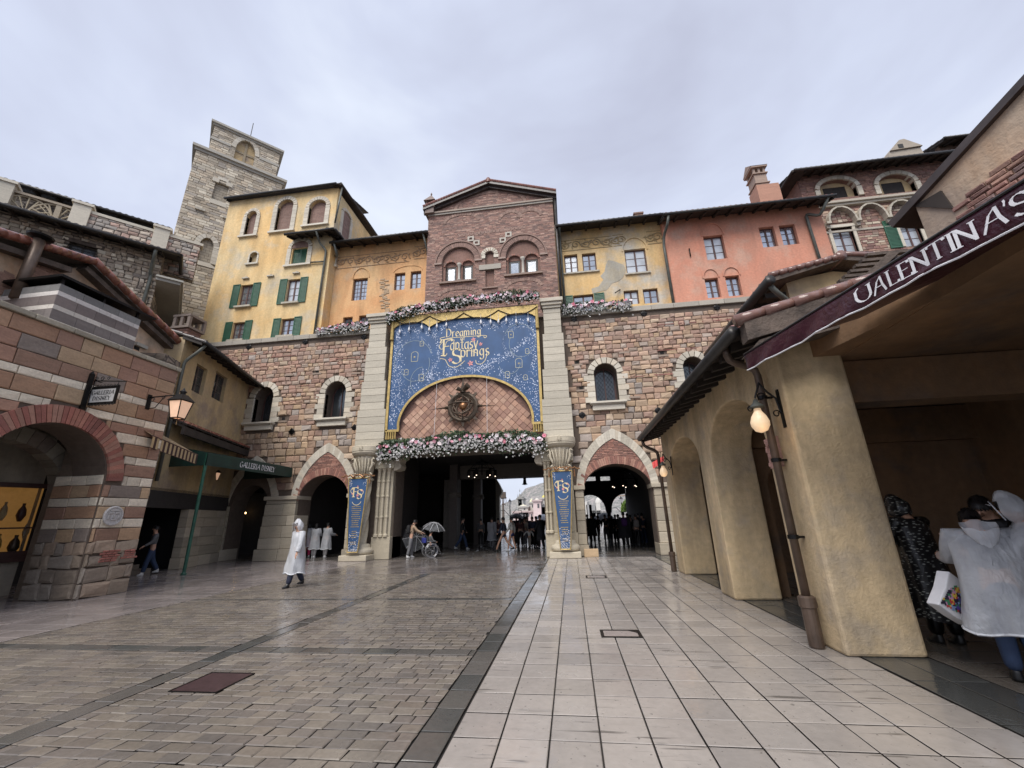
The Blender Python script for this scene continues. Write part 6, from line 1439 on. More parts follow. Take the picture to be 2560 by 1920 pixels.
# ================= LEFT: STRIPED ARCH BUILDING =================
SX=-11.9; SP=Fr(SX,9,90); sU=lambda y:SP.U(SX,y)
sp=thing('striped_stone_building',(-12.5,8,0),'banded brown and cream stone building with round red brick arch at the left','building')
ya,yb,ys,yt=6.9,9.42,2.78,4.02
hole=opening(sU(ya),sU(yb),-.01,ys,yt,n=20)
C0,CT=10.67,6.2
poly=[(sU(2.2),0),(sU(ya),0)]+arch(sU(ya),sU(yb),ys,yt,n=20)+[(sU(yb),0),(sU(C0),0),(sU(C0),CT),(sU(2.2),CT)]
mb=MB(); mb.prism(poly,0,1.0); mb.build('wall_core',M['mortar'],sp,SP)
CRM=[(.74,.65,.52),(.68,.60,.48),(.78,.69,.55),(.63,.55,.44)]
BRN=[(.37,.215,.135),(.42,.255,.16),(.30,.18,.125),(.46,.30,.185),(.24,.195,.165),(.38,.215,.15),(.50,.35,.22),(.32,.19,.135)]
RUB=[(.33,.26,.195),(.28,.225,.175),(.38,.285,.21),(.30,.255,.21)]
rows_=[(0,.36,'r'),(.36,.70,'r'),(.70,1.0,'r'),(1.0,1.30,'r'),(1.30,1.62,'b'),(1.62,1.86,'c'),(1.86,2.16,'b'),(2.16,2.38,'c'),(2.38,2.69,'b'),(2.69,2.94,'c'),(2.94,3.25,'b'),(3.25,3.46,'c'),(3.46,3.79,'b'),(3.79,4.06,'c'),(4.06,4.31,'b'),(4.31,4.52,'c'),(4.52,4.9,'b'),(4.9,5.1,'c'),(5.1,5.45,'b'),(5.45,5.82,'b'),(5.82,6.2,'b')]
sr=random.Random(17); big_=opening(sU(ya)-.44,sU(yb)+.44,ys-.02,ys,yt+.44,n=20); bigh=opening(sU(ya),sU(yb),-.1,ys,yt,n=20)
def course_wall(mb,u0,u1,skip,rnd,proud=.04,bandw=.62,zmax=9):
    for (v0,v1,k) in rows_:
        if v0>=zmax: break
        u=u0; 
        while u<u1-.005:
            w_=(bandw*rnd.uniform(.75,1.45) if k=='b' else .48*rnd.uniform(.7,1.4) if k=='c' else .42*rnd.uniform(.55,1.6)); b=min(u+w_,u1)
            if u1-b<.15: b=u1
            c=(u+b)/2
            # split stones at the arch edge
            segs=[(u,b)]
            out=[]
            for a_,b_ in segs:
                n=max(1,int((b_-a_)/.04)); run=None
                for q in range(n+1):
                    x=a_+(b_-a_)*(q+.5)/(n+1); ins=skip(x,(v0+v1)/2)
                    if not ins and run is None: run=a_+(b_-a_)*q/(n+1)
                    if ins and run is not None: out.append((run,a_+(b_-a_)*q/(n+1))); run=None
                if run is not None: out.append((run,b_))
            for a_,b_ in out:
                if b_-a_<.03: continue
                cl=kc(rnd.choice(CRM if k=='c' else BRN if k=='b' else RUB),.85,1.12); g_=.008; j=lambda:rnd.uniform(-.008,.008)*(4.5 if k=='r' else 1)
                q=[(a_+g_,v0+g_+j()),(b_-g_,v0+g_+j()),(b_-g_+(0 if b_==u1 else j()),v1-g_+j()),(a_+g_,v1-g_+j())]
                q=[(p[0],max(.0,p[1])) for p in q]
                mb.pillow(q,0,proud*(1.6 if k=='r' else 1),.022 if k!='r' else .06,0,cl,rnd)
            u=b
mb=MB(); course_wall(mb,sU(2.2),sU(C0),lambda u,v:inside((u,v),big_) or inside((u,v),bigh),sr); 
M['band']=colmat('banded_wall_stone',.68,.42,2.6,(1,1,3.5),.6,.03); mb.build('banded_facing',M['band'],sp,SP)
mb=MB(); voussoirs(mb,arch(sU(ya),sU(yb),ys,yt,n=24),.42,44,-.07,.75,[(.33,.125,.095),(.29,.11,.085),(.38,.165,.12),(.25,.10,.08),(.36,.19,.14)],gap=.014,tv=.015,rnd=sr); mb.build('brick_arch',M['stone'],sp,SP)
# the arch jamb that faces the viewer
SJ=Fr(-13,yb,0); mb=MB(); course_wall(mb,-13.38+13,-11.93+13,lambda u,v:False,sr,.03,.6,2.7); mb.build('jamb_facing',M['band'],sp,SJ)
mb=MB(); mb.box(-13.38,-12.9,yb+.02,C0,0,CT,0,(.22,.17,.13)); mb.box(-14.05,-13.385,yb+.33,C0-.02,0,CT,0,(.27,.21,.16)); mb.box(-13.38,-11.95,C0-.02,C0+.02,0,CT,0,(.2,.15,.11)); mb.build('pier_core',M['band'],sp)
for f in (0,): 
    SE=Fr(-13,C0+.06,0)
# rough bricks set in the base of the pier
mb=MB()
for u0,u1,v0,v1 in ((sU(9.78),sU(10.05),.80,1.04),(sU(10.32),sU(10.52),.84,1.04)):
    v=v0
    while v<v1:
        u=u0+sr.uniform(-.06,.04)
        while u<u1+.05: mb.pillow(rect(u,u+.13,v,v+.045),-.055,.03,.01,0,kc((.36,.14,.11),.8,1.15),sr); u+=.145
        v+=.058
mb.build('brick_patch',M['stone'],sp,SP)
mb=MB(); u=sU(2.2)
while u<sU(C0): l=sr.uniform(.7,1.1); mb.box(u,min(u+l-.008,sU(C0)+.04),-.10,.35,6.2,6.33,0,kc((.36,.32,.25))); u+=l
mb.build('coping',M['band'],sp,SP,bevel=.02)
# inner room with second arch, shop window
inn=MB(); inn.box(-17.5,-12.9,5.2,5.5,0,5.6); inn.box(-17.5,-12.92,5.2,C0-.05,4.6,4.9); inn.box(-17.8,-17.5,4,13,0,5); inn.build('inner_walls',M['dark'],sp)
S2=Fr(-13.55,9,90); su=lambda y:S2.U(-13.55,y)
mb=MB(); voussoirs(mb,arch(su(6.7),su(9.72),2.55,3.75,n=20),.4,18,0,.45,[(.30,.27,.22),(.24,.2,.17)],gap=.012); mb.build('inner_arch',M['ashlar'],sp,S2)
S3=Fr(-15.4,8,75); mb=MB(); W0=S3.uv(C4(5,1180)); W1=S3.uv(C4(450,500)); ww0=min(W0[0],W1[0])-1.5; ww1=S3.uv(C4(330,1150))[0]; 
zlo=W0[1]; zhi=max(2.7,S3.uv(C4(450,500))[1])
mb.prism(rect(ww0-2,S3.U(-14.95,10.2),0,4.6),0,.2,0,holes=[rect(ww0,ww1,zlo,zhi)]); mb.build('shop_front',M['pale'],sp,S3)
sw=MB(); sw.prism(rect(ww0-.02,ww1+.02,zlo-.02,zhi+.02),-.09,.05,0,holes=[rect(ww0+.13,ww1-.13,zlo+.13,zhi-.1)]); sw.box(ww0-.1,ww1+.1,-.14,.0,zlo-.14,zlo-.02); sw.box(ww0+.13,ww1-.13,.0,.03,zlo+.7,zlo+.74)
wn=sw.build('shop_window',M['frame'],sp,S3)
M['shopwin']=plain('lit_shop_display',(.26,.13,.045),.5,var=.75,scale=2.2,bump=0,emit=.055,ec=(.9,.45,.12))
mb=MB(); mb.box(ww0+.1,ww1-.1,.35,.4,zlo+.1,zhi-.05); mb.build('display_backdrop',M['shopwin'],wn,S3)
for k,(x,z,r_,mm) in enumerate(((.30,.12,.12,'bronze'),(.62,.16,.09,'gold'),(.9,.2,.11,'copper'),(.35,.95,.10,'frame'),(.7,.98,.08,'old'),(1.0,.9,.12,'copper'),(1.3,.3,.1,'gold'),(.15,.5,.07,'pale'))):
    mb=MB(); mb.lathe([(r_*.4,zlo+.14+z-.2),(r_,zlo+.2+z-.1),(r_*.8,zlo+z+.25),(r_*.3,zlo+z+.35),(r_*.35,zlo+z+.42)],ww1-x-.1,.2,n=12); mb.build('display_ware',M[mm],wn,S3,smooth=True)
# marble relief roundel
a=SP.uv(C4(1045,790)); mb=MB(); mb.lathe([(.001,0),(.24,0),(.245,.035),(.22,.05),(.20,.03),(.19,.03)]+[(.001,.04)],0,0,n=28,c=(.52,.50,.49)); V=[(a[0]+x,-.05-z,a[1]+y) for x,y,z in mb.v]; mb.v=V; mb.f=[f[::-1] for f in mb.f]
for k in range(24): an=2*pi*k/24; mb.pillow(rect(a[0]+.215*cos(an)-.022,a[0]+.215*cos(an)+.022,a[1]+.215*sin(an)-.022,a[1]+.215*sin(an)+.022),-.08,.02,.01,0,(.5,.48,.47))
for (x,y,w_,h_) in ((-.08,.07,.06,.03),(.07,.07,.06,.03),(0,-.02,.02,.05),(0,-.1,.07,.015),(-.12,-.04,.03,.05),(.12,-.03,.03,.05),(0,.13,.12,.02)): mb.pillow(rect(a[0]+x-w_,a[0]+x+w_,a[1]+y-h_,a[1]+y+h_),-.085,.025,.02,0,(.44,.42,.41))
o=mb.build('relief_roundel',M['ashlar'],None,SP); tag(o,'round white carved marble relief on the striped pier','relief')
# hanging shop sign
sg=thing('hanging_shop_sign',(SX,8.3,4.6),'small wrought iron hanging sign with two lines of lettering over the brick arch','sign')
hs=[atX(A2(x,y),SX+.1) for x,y in ((545,125),(485,360))]
y0=hs[0].y; 
mb=MB(); b0=SP.uv(A2(550,135)); b1=SP.uv(A2(487,350)); um=(b0[0]+b1[0])/2; mb.box(um-.05,um+.05,-.09,-.03,b1[1],b0[1]); mb.tube([(um,-.06,b0[1]),(um,-.06,b0[1]+.08)],[.05,.005],n=6)
# the sign swings on an arm square to the wall
SG=Fr(SX+.06,(atX(A2(550,240),SX).y),0)   # plane facing the viewer
def sgp(x,y): return SG.uv(A2(x,y))
mb.build('wall_bar',M['black'],sg,SP)
c0=sgp(548,200); c1=sgp(718,300); xw0=SX+.12; 
q=[sgp(530,325),sgp(700,318),sgp(722,205),sgp(555,212)]
xs0,xs1=min(p[0] for p in q),max(p[0] for p in q); zs0=(q[0][1]+q[1][1])/2; zs1=(q[2][1]+q[3][1])/2
mb=MB(); mb.prism(rect(xs0,xs1,zs0,zs1),-.015,.015,0,holes=[rect(xs0+.07,xs1-.07,zs0+.07,zs1-.07)]); 
for k in range(9):
    x=xs0+.035+(xs1-xs0-.07)*k/8
    for z in (zs0-.0,zs1): mb.tube([(x+.03*cos(t*.8),-.02,z+.03*sin(t*.8)) for t in range(8)],.007,n=4,cap=False)
mb.build('scrolled_frame',M['black'],sg,SG)
mb=MB(); mb.box(xs0+.07,xs1-.07,-.006,.006,zs0+.07,zs1-.07); mb.build('sign_plate',plain('pale_sign_plate',(.42,.42,.42),.6,var=.15),sg,SG)
mb=MB(); w2=xs1-xs0-.22; hh=(zs1-zs0-.14); put_text(mb,'GALLERIA',hh*.30,(xs0+xs1)/2,zs0+.07+hh*.56,-.010,(.14,.08),.1,center=True,width=w2); put_text(mb,'DISNEY',hh*.30,(xs0+xs1)/2,zs0+.07+hh*.14,-.010,(.14,.08),.1,center=True,width=w2*.82); mb.build('dark_lettering',M['black'],sg,SG)
mb=MB(); za=zs1+.07; mb.tube([(xs0-.25,0,za+.12),(xs0,0,za+.10),(xs1-.1,0,za+.04),(xs1+.16,0,za+.02)],.014,n=6); 
mb.tube([(xs0-.2,0,zs1+.3)]+[(xs0-.2+.5*k/6,0,za+.34-.30*(k/6)**.6+.02*sin(k)) for k in range(7)],.011,n=5)
for cx_,r_ in ((xs0+.08,.07),(xs0+.28,.06),(xs0+.46,.045)): mb.tube([(cx_+r_*cos(a)*(1-a/15),0,za+.14+r_*sin(a)*(1-a/15)) for a in [k*.5 for k in range(16)]],.009,n=4)
mb.tube([(xs0+.06,0,za+.08),(xs0+.06,0,zs1)],.008,n=4); mb.tube([(xs1-.06,0,za+.04),(xs1-.06,0,zs1)],.008,n=4)
mb.build('scrolled_arm',M['black'],sg,SG)
# big wall lantern near the corner
M['lanternglass']=plain('warm_lantern_glass',(.75,.52,.38),.3,var=.1,emit=.15,ec=(1,.6,.38))
def lantern(t,c,s,gm='lanternglass',bulb=True):
    x,y,z=c; mb=MB(); R1,R2,H=.125*s,.205*s,.40*s
    def sq(r,zz): return [(x+r*cos(pi/4+k*pi/2)*1.1,y+r*sin(pi/4+k*pi/2)*1.1,zz) for k in range(4)]
    a,b=sq(R1,z),sq(R2,z+H)
    for k in range(4): mb.tube([a[k],b[k]],.012*s,n=5); mb.tube([b[k],b[(k+1)%4]],.014*s,n=5); mb.tube([a[k],a[(k+1)%4]],.014*s,n=5)
    e=sq(R2*1.18,z+H+.01); f=sq(R2*.45,z+H+.16*s); g_=sq(R2*.3,z+H+.19*s)
    mb.add(e+f,[(k,(k+1)%4,(k+1)%4+4,k+4) for k in range(4)]+[(3,2,1,0),(4,5,6,7)]); mb.lathe([(.05*s,z+H+.15*s),(.06*s,z+H+.22*s),(.075*s,z+H+.23*s),(.03*s,z+H+.28*s),(.012,z+H+.33*s)],x,y,n=10)
    for k in range(4): mb.tube([a[k],(x+(a[k][0]-x)*.9,y+(a[k][1]-y)*.9,z-.06*s),(x,y,z-.14*s)],.009*s,n=4)
    mb.build('lantern_frame',M['black'],t)
    g=MB(); a2,b2=sq(R1*.95,z+.01),sq(R2*.95,z+H-.01); g.add(a2+b2,[(k,(k+1)%4,(k+1)%4+4,k+4) for k in range(4)]); g.build('lantern_glass',M[gm],t)
lt=thing('wall_lantern',(SX+.7,10.2,3.9),'large four-sided black lantern on scrolled bracket at the striped corner','lantern')
LY=atX(A2(900,300),SX).y; FL=Fr(SX,LY,0); lp=FL.uv(A2(1082,405)); lt_=FL.uv(A2(1115,300)); s_=(FL.uv(A2(1105,305))[1]-FL.uv(A2(1080,408))[1])/.40
lx=SX+lp[0]; lantern(lt,(lx,LY,lp[1]),s_)
mb=MB(); z1=lp[1]+.40*s_+.30; a=FL.uv(A2(905,268)); b=FL.uv(A2(900,350)); mb.box(SX+.01,SX+.05,LY-.06,LY+.06,b[1],a[1]+.03); za=FL.uv(A2(1130,258))[1]
mb.tube([(SX+.03,LY,a[1]-.05),(lx+.06,LY,za)],.018,n=6); mb.tube([(SX+.05,LY,b[1]+.02),(SX+.3,LY,b[1]+.04),(SX+.55,LY,a[1]-.02),(lx-.1,LY,za-.04)],.012,n=6)
for cx_,cz,r_ in ((SX+.16,a[1]-.13,.07),(SX+.5,a[1]-.09,.06)): mb.tube([(cx_+r_*cos(q)*(1-q/15),LY,cz+r_*sin(q)*(1-q/15)) for q in [k*.5 for k in range(16)]],.009,n=4)
mb.tube([(lx,LY,za),(lx,LY,lp[1]+.40*s_+.2)],.014,n=5); mb.build('scroll_bracket',M['black'],lt)
l=bpy.data.lights.new('lantern_light','POINT'); l.energy=1; l.color=(1,.6,.3); l.shadow_soft_size=.08; lo=bpy.data.objects.new('lantern_light',l); COL.objects.link(lo); lo.location=(lx,LY,lp[1]-.3); lo.parent=lt; lo.matrix_parent_inverse=lt.matrix_world.inverted()
# ---- small striped block on top, with flat dark cap ----
sb_=thing('striped_roof_block',(-14,9,6),'grey and white striped stone block with thin black cap above the banded wall','building')
BX=-13.0; FB=Fr(BX,9,90); top=FB.uv(C1(735,330)); z1=top[1]; yc=atX(C1(735,330),BX).y; ye=atX(C1(1690,790),BX).y
mb=MB(); v=z1; k=0
hs=[.20,.13,.27,.13,.27,.13,.30,.13,.3,.14,.3]
for h_ in hs:
    if v-h_<4.8: break
    c=[(.22,.215,.21),(.66,.62,.59),(.20,.165,.155),(.66,.61,.55),(.19,.165,.155),(.62,.58,.52),(.20,.175,.155),(.62,.59,.55),(.2,.17,.155),(.46,.44,.4),(.2,.17,.15)][k]
    for (fr_,u0,u1) in ((FB,FB.U(BX,yc),FB.U(BX,ye)),):
        u=u0
        while u<u1: w_=sr.uniform(.3,.6); b=min(u+w_,u1); cc=kc(c,.8,1.15); P0=fr_.P(u+.004,0,0);P1=fr_.P(b-.004,0,0); mb.box(BX-.3,BX+.0,P0.y,P1.y,v-h_+.004,v-.003,0,cc); u=b
    x=-16.8
    while x<BX-.01: w_=sr.uniform(.3,.6); b=min(x+w_,BX-.001); mb.box(x+.004,b-.003,yc+.0,yc+.3,v-h_+.004,v-.003,0,kc(c,.8,1.15)); x=b
    v-=h_; k+=1
mb.build('striped_courses',M['ashlar'],sb_)
mb=MB(); mb.box(-16.7,BX-.31,yc+.31,ye,4.9,z1-.02); mb.build('core',M['mortar'],sb_)
mb=MB(); mb.box(-16.85,BX+.10,yc-.10,ye+.35,z1+.16,z1+.23); 
for x,y in ((BX-.05,yc+.05),(BX-.05,(yc+ye)/2),(BX-.05,ye-.1),(-14.3,yc+.05),(-15.6,yc+.05)): mb.box(x-.03,x+.03,y-.03,y+.03,z1-.01,z1+.17)
mb.build('flat_cap',M['black'],sb_)
# ---- peach gabled house behind ----
GX=-15.2; PG=Fr(GX,11,97)
ph=thing('peach_gable_house',(-16,11,0),'peach plastered gable with red clay tile roof edge behind the striped block','building')
ap=PG.uv(C1(975,85)); e1=PG.uv(C1(2190,1200)); e0=PG.uv(C1(-100,20)); lf=PG.uv(C1(740,160))
mb=MB(); bot=4.3; re=(PG.uv(C1(2030,1160))[0],e1[1]+.25)
k=(e1[1]-ap[1])/(e1[0]-ap[0])
ur_=PG.uv(C1(2025,1240))[0]
mb.prism([(e0[0]-2,bot),(ur_,bot),(ur_,ap[1]+k*(ur_-ap[0])-.1),(ap[0]-.02,ap[1]-.16),(lf[0],lf[1]-.05),(e0[0]-2,e0[1]-.1)],0,.3); mb.build('wall',M['peach'],ph,PG)
mb=MB(); P=[(ap[0],ap[1]-.1),(e1[0]+.1,e1[1]-.1)]
def barge(mb,a,b,t0,t1,d0,d1,c=(1,1,1)):
    dx,dz=b[0]-a[0],b[1]-a[1]; l=math.hypot(dx,dz); nx,nz=-dz/l,dx/l; mb.prism([(a[0]+nx*t0,a[1]+nz*t0),(b[0]+nx*t0,b[1]+nz*t0),(b[0]+nx*t1,b[1]+nz*t1),(a[0]+nx*t1,a[1]+nz*t1)],d0,d1,0,c)
barge(mb,ap,e1,-.30,-.14,-.30,.0); barge(mb,ap,e1,-.10,-.02,-.42,4); barge(mb,(e0[0]-2,e0[1]),(lf[0],lf[1]+.12),-.22,-.06,-.3,.0)
barge(mb,(e0[0]-2,e0[1]),(ap[0],ap[1]),-.05,.0,-.42,4); rf=mb.build('roof',M['beam'],ph,PG)
mb=MB(); A=Vector((ap[0],-.38,ap[1]+.05)); Bv=Vector((e1[0],-.38,e1[1]+.05)); n=11
for k in range(n): mb.tube([A.lerp(Bv,k/n)+Vector((0,0,.05)),A.lerp(Bv,(k+1.1)/n)],[.135,.15],n=10)
A2_=Vector((e0[0]-2,-.38,e0[1]+.05)); 
for k in range(16): mb.tube([A2_.lerp(A,k/16),A2_.lerp(A,(k+1.1)/16)],[.12,.13],n=10)
mb.build('verge_tiles',M['redtile'],rf,PG,smooth=True)
fb=PG.uv(C1(300,290),-.5); ft=PG.uv(A1(300,610),-.5); mb=MB(); mb.tube([(fb[0]-.05,-.5,fb[1]-.6),(ft[0],-.5,ft[1]-.12)],.13,n=12); mb.build('flue_pipe',M['pipe'],ph,PG,smooth=True)
mb=MB(); mb.lathe([(.13,ft[1]-.14),(.27,ft[1]-.08),(.29,ft[1]-.03),(.05,ft[1]+.05)],ft[0],-.5,n=14); mb.build('flue_cap',M['black'],ph,PG)
mb=MB(); q=random.Random(31)
for _ in range(90):
    a,b=PG.uv(C1(q.uniform(-30,130),q.uniform(200,470)));mb.pillow(rect(a-.12,a+.11,b-.03,b+.025),0,.03,.012,0,kc((.33,.20,.15),.8,1.2),q)
for _ in range(70):
    a,b=PG.uv(C1(q.uniform(380,720),q.uniform(140,290)));mb.pillow(rect(a-.12,a+.11,b-.03,b+.025),0,.03,.012,0,kc((.33,.20,.15),.8,1.2),q)
mb.build('exposed_brick',M['stone'],ph,PG)
a=PG.uv(C1(1665,1100)); mb=MB(); mb.box(a[0]-.2,a[0]+.25,-.12,0,a[1]+.02,a[1]+.14,0,(.42,.40,.35)); mb.box(a[0]-.18,a[0]+.05,-.004,.0,a[1]-.12,a[1]+.01,0,(.01,.01,.01)); mb.build('vent_hole',M['ashlar'],ph,PG)
# ================= FIELD STONE HOUSE =================
FS=Fr(-20.4,16.9,46)
fh=thing('field_stone_house',(-22,15,0),'dark rounded field stone house with deep eaves and balustraded terrace at upper left','building')
ev=FS.uv(D(370,548),-1.0); ev0=FS.uv(D(0,440),-1.0); ez=(ev[1]+ev0[1])/2; ru=FS.uv(D(345,590))[0]
wb=px_rect(FS,A1(455,790),A1(720,670)); wb=(wb[0],wb[1],FS.uv(A1(700,800))[1]-.2,(FS.uv(A1(480,660))[1]+FS.uv(A1(735,700))[1])/2)
body(fh,FS,-16,ru,3,ez+.25,'field',[rect(*wb)],5)
FC_=[(.42,.34,.26),(.31,.25,.195),(.52,.43,.33),(.60,.52,.41),(.36,.30,.24),(.46,.36,.27),(.25,.205,.17),(.68,.60,.48)]; fr3=random.Random(71)
mb=MB(); stones(mb,-9,ru,7.2,ez+.1,lambda v:.19*fr3.uniform(.75,1.25),lambda v:.26,lambda v,r:kc(fr3.choice(FC_),.75,1.15),lambda u,v:wb[0]<u<wb[1] and wb[2]<v<wb[3]+.2,proud=.085,bev=.055,gap=.035,jit=.025,rnd=fr3); mb.build('round_stone_facing',M['stone'],fh,FS)
window(fh,FS,*wb,cols=2,rows=1,d=.2,gm='glass',fm='dframe',fw=.1)
mb=MB(); mb.box(wb[0]-.2,wb[1]+.25,-.08,.1,wb[3],wb[3]+.2); mb.build('lintel',M['beam'],fh,FS)
for z in range(4): mb=MB(); zz=wb[2]+.15+.16*z; mb.tube([(wb[0]-.1,-.25,zz),(wb[1]+.1,-.25,zz)],.02,n=5); mb.build('railing_bar',M['black'],fh,FS)
eave(fh,FS,-16,ru,ez,over=1.0,rise=.32,depth=4,rafter=.75,endover=(0,.75))
Fe=Fr(*(FS.P(ru,0,0).xy),136); pz=Fe
mb=MB(); P0=FS.P(ru+.75,-1.05,ez-.0); P1=FS.P(ru+.75,5,ez-.0); mb.tube([P0,P1],.09,n=8); mb.build('side_gutter',M['gutter'],fh)
pp=FS.uv(A1(1150,710),-.3); pq=FS.uv(A1(1020,1160),-.15); pipe(fh,[(pp[0],-1.0,ez-.02),(pp[0],-.9,ez-.35),(pp[0]-.05,-.2,ez-1.1),(FS.uv(A1(1100,900),-.2)[0],-.2,FS.uv(A1(1100,900),-.2)[1]),(pq[0],-.2,pq[1]-2)],.085,fr=FS)
# terrace wall with posts and rose balustrade, then the upper roof
FT=Fr(-21.2,17.7,45)
tz=lambda p:FT.uv(p)
mb=MB(); a=tz(A1(640,440)); b=tz(A1(1215,595)); lo_=ez+.3; hi=(a[1]+b[1])/2
mb.box(a[0],b[0]+1.6,0,.4,lo_-.5,hi-.1); mb.build('terrace_wall',M['field'],fh,FT); mb=MB(); stones(mb,a[0],b[0]+1.6,lo_-.4,hi-.1,lambda v:.2*fr3.uniform(.8,1.2),lambda v:.34,lambda v,r:kc(fr3.choice([(.5,.42,.34),(.42,.33,.27),(.38,.34,.3),(.47,.32,.26)]),.75,1.15),proud=.06,bev=.04,gap=.03,jit=.02,rnd=fr3); mb.build('stone_facing',M['stone'],fh,FT)
mb=MB(); mb.box(a[0]-.1,b[0]+1.7,-.08,.48,hi-.1,hi+.06,0,CR[0]); mb.build('terrace_coping',M['ashlar'],fh,FT)
for p in (A1(35,250),A1(600,420),A1(1180,590)): mb=MB(); c=tz(p); mb.box(c[0]-.34,c[0]+.34,-.15,.5,lo_-.5,hi+.22,0,kc(CR[0])); mb.box(c[0]-.42,c[0]+.42,-.22,.55,hi+.22,hi+.36,0,CR[1]); mb.build('terrace_post',M['ashlar'],fh,FT)
mb=MB(); l0=tz(A1(35,250))[0]; l1=tz(A1(600,420))[0]; mb.box(l0,l1,-.02,.3,hi-.12,hi,0,(.33,.27,.2)); mb.box(l0,l1,-.02,.3,lo_-.2,lo_+.0,0,(.33,.27,.2))
for k in range(2):
    c=l0+.34+(l1-l0-.68)*(k+.5)/2; cz=(lo_+hi-.12)/2; R=(hi-.12-lo_)/2
    mb.tube([(c+R*cos(t*pi/12),.1,cz+R*sin(t*pi/12)) for t in range(25)],.05,n=5,c=(.40,.33,.23),cap=False)
    for t in range(16): an=t*pi/8; mb.tube([(c+.12*cos(an),.1,cz+.12*sin(an)),(c+R*cos(an),.1,cz+R*sin(an))],[.02,.045],n=5,c=(.42,.35,.24))
    mb.tube([(c+.12*cos(t*pi/6),.1,cz+.12*sin(t*pi/6)) for t in range(13)],.04,n=5,c=(.40,.33,.23),cap=False)
    mb.box(c+R+.05,c+R+.25,0,.2,lo_,hi-.1,0,(.35,.29,.21)) if k==0 else None
mb.build('rose_balustrade',M['ashlar'],fh,FT)
FU=Fr(-23.2,19.7,44.5); u0_=FU.uv(D(-60,360))[0]; u1_=FU.uv(D(345,520))[0]; uz=(FU.uv(D(0,385),-.9)[1]+FU.uv(D(352,492),-.9)[1])/2
body(fh,FU,u0_,u1_,8,uz+.2,'field',[],4); eave(fh,FU,u0_,u1_,uz,over=.9,rise=.32,depth=3,rafter=.8,endover=(0,.5))
mb=MB(); mb.box(FU.uv(D(80,400))[0],u1_-.3,1.8,2.2,uz+.4,uz+1.45,0,(.33,.30,.26)); mb.build('upper_parapet',M['ashlar'],fh,FU)
pipe(fh,[(u1_+.2,-.9,uz),(u1_+.2,-.6,uz-.4),(u1_+.1,-.1,uz-.9),(u1_+.1,-.1,uz-2)],.08,fr=FU)
# shuttered door and little balcony on the receding side
mb=MB(); s0=FS.P(ru,0,0); FSd=Fr(s0.x,s0.y,136)
da=FSd.uv(A1(1160,1140)); db=FSd.uv(A1(1225,1010)); mb.box(min(da[0],db[0])-.1,max(da[0],db[0])+.4,-.06,.0,da[1]-.2,da[1]+2.1); mb.build('weathered_door',M['beam'],fh,FSd)
mb=MB(); c=FSd.uv(A1(1075,1150)); d_=FSd.uv(A1(1220,1170)); u0_,u1_=sorted((c[0],d_[0])); mb.box(u0_-.3,u1_+.6,-1.0,0,da[1]-.55,da[1]-.40,0,(.33,.31,.27)); mb.box(u0_-.4,u1_+.7,-1.1,0,da[1]-.40,da[1]-.3,0,(.4,.38,.33)); mb.build('balcony_slab',M['ashlar'],fh,FSd)
# ================= TOWER =================
TW=Fr(-27.5,22.5,45.5)
tw=thing('stone_tower',(-26,25,0),'tall pale stone tower with stepped belfry and blind arches at upper left','tower')
tl=TW.uv(D(412,310)); tr3=TW.uv(D(620,393)); w0,w1=TW.uv(D(425,320))[0],TW.uv(D(612,390))[0]; tz_=(tl[1]+tr3[1])/2-.45
bl=TW.uv(D(362,560))
ww=w1-w0
ho=[opening(*(lambda b:(b[0],b[1],b[2],b[3],b[4]))((TW.uv(C3(285,1185))[0],TW.uv(C3(398,1205))[0],(TW.uv(C3(285,1185))[1]+TW.uv(C3(395,1208))[1])/2,TW.uv(C3(320,1060))[1],TW.uv(C3(375,1005))[1])),n=14)]
b1_=(TW.uv(C3(285,1185))[0],TW.uv(C3(398,1205))[0],(TW.uv(C3(285,1185))[1]+TW.uv(C3(395,1208))[1])/2,TW.uv(C3(320,1060))[1],TW.uv(C3(375,1005))[1])
n0=TW.uv(C3(410,690)); n1=TW.uv(C3(520,730)); n2=TW.uv(C3(500,555)); nr=(n0[0],n1[0],(n0[1]+n1[1])/2,n2[1]-.25)
ho.append(rect(*nr))
body(tw,TW,w0,w1,0,tz_,'tower',ho,ww+.3)
TC=[(.56,.485,.375),(.46,.39,.30),(.65,.58,.46),(.38,.32,.245),(.52,.43,.32),(.42,.37,.31)]; trr=random.Random(61)
mb=MB(); bs=[opening(b1_[0]-.38,b1_[1]+.38,b1_[2]-.4,b1_[3],b1_[4]+.38,n=12),rect(nr[0],nr[1],nr[2]-.4,nr[3]+.1)]
stones(mb,w0,w1,12,tz_-.01,lambda v:.235*trr.uniform(.85,1.15),lambda v:.5,lambda v,r:kc(trr.choice(TC),.75,1.15),lambda u,v:any(inside((u,v),h) for h in bs),proud=.035,bev=.02,gap=.028,jit=.01,rnd=trr,clip=True); mb.build('stone_facing',M['stone'],tw,TW)
blindfill(tw,TW,b1_,'towerlight',.24); surround(tw,TW,b1_,.38,.08,9,sill=False); u0,u1,v0,_,_=b1_
mb=MB(); mb.prism([(u0-.55,v0-.35),(u1+.55,v0-.35),(u1,v0),(u0,v0)],-.08,.2,0,CR[0]); mb.build('blind_arch_sill',M['ashlar'],tw,TW)
mb=MB(); mb.box(nr[0],nr[1],.2,.26,nr[2],nr[3]); mb.build('niche_back',M['towerlight'],tw,TW)
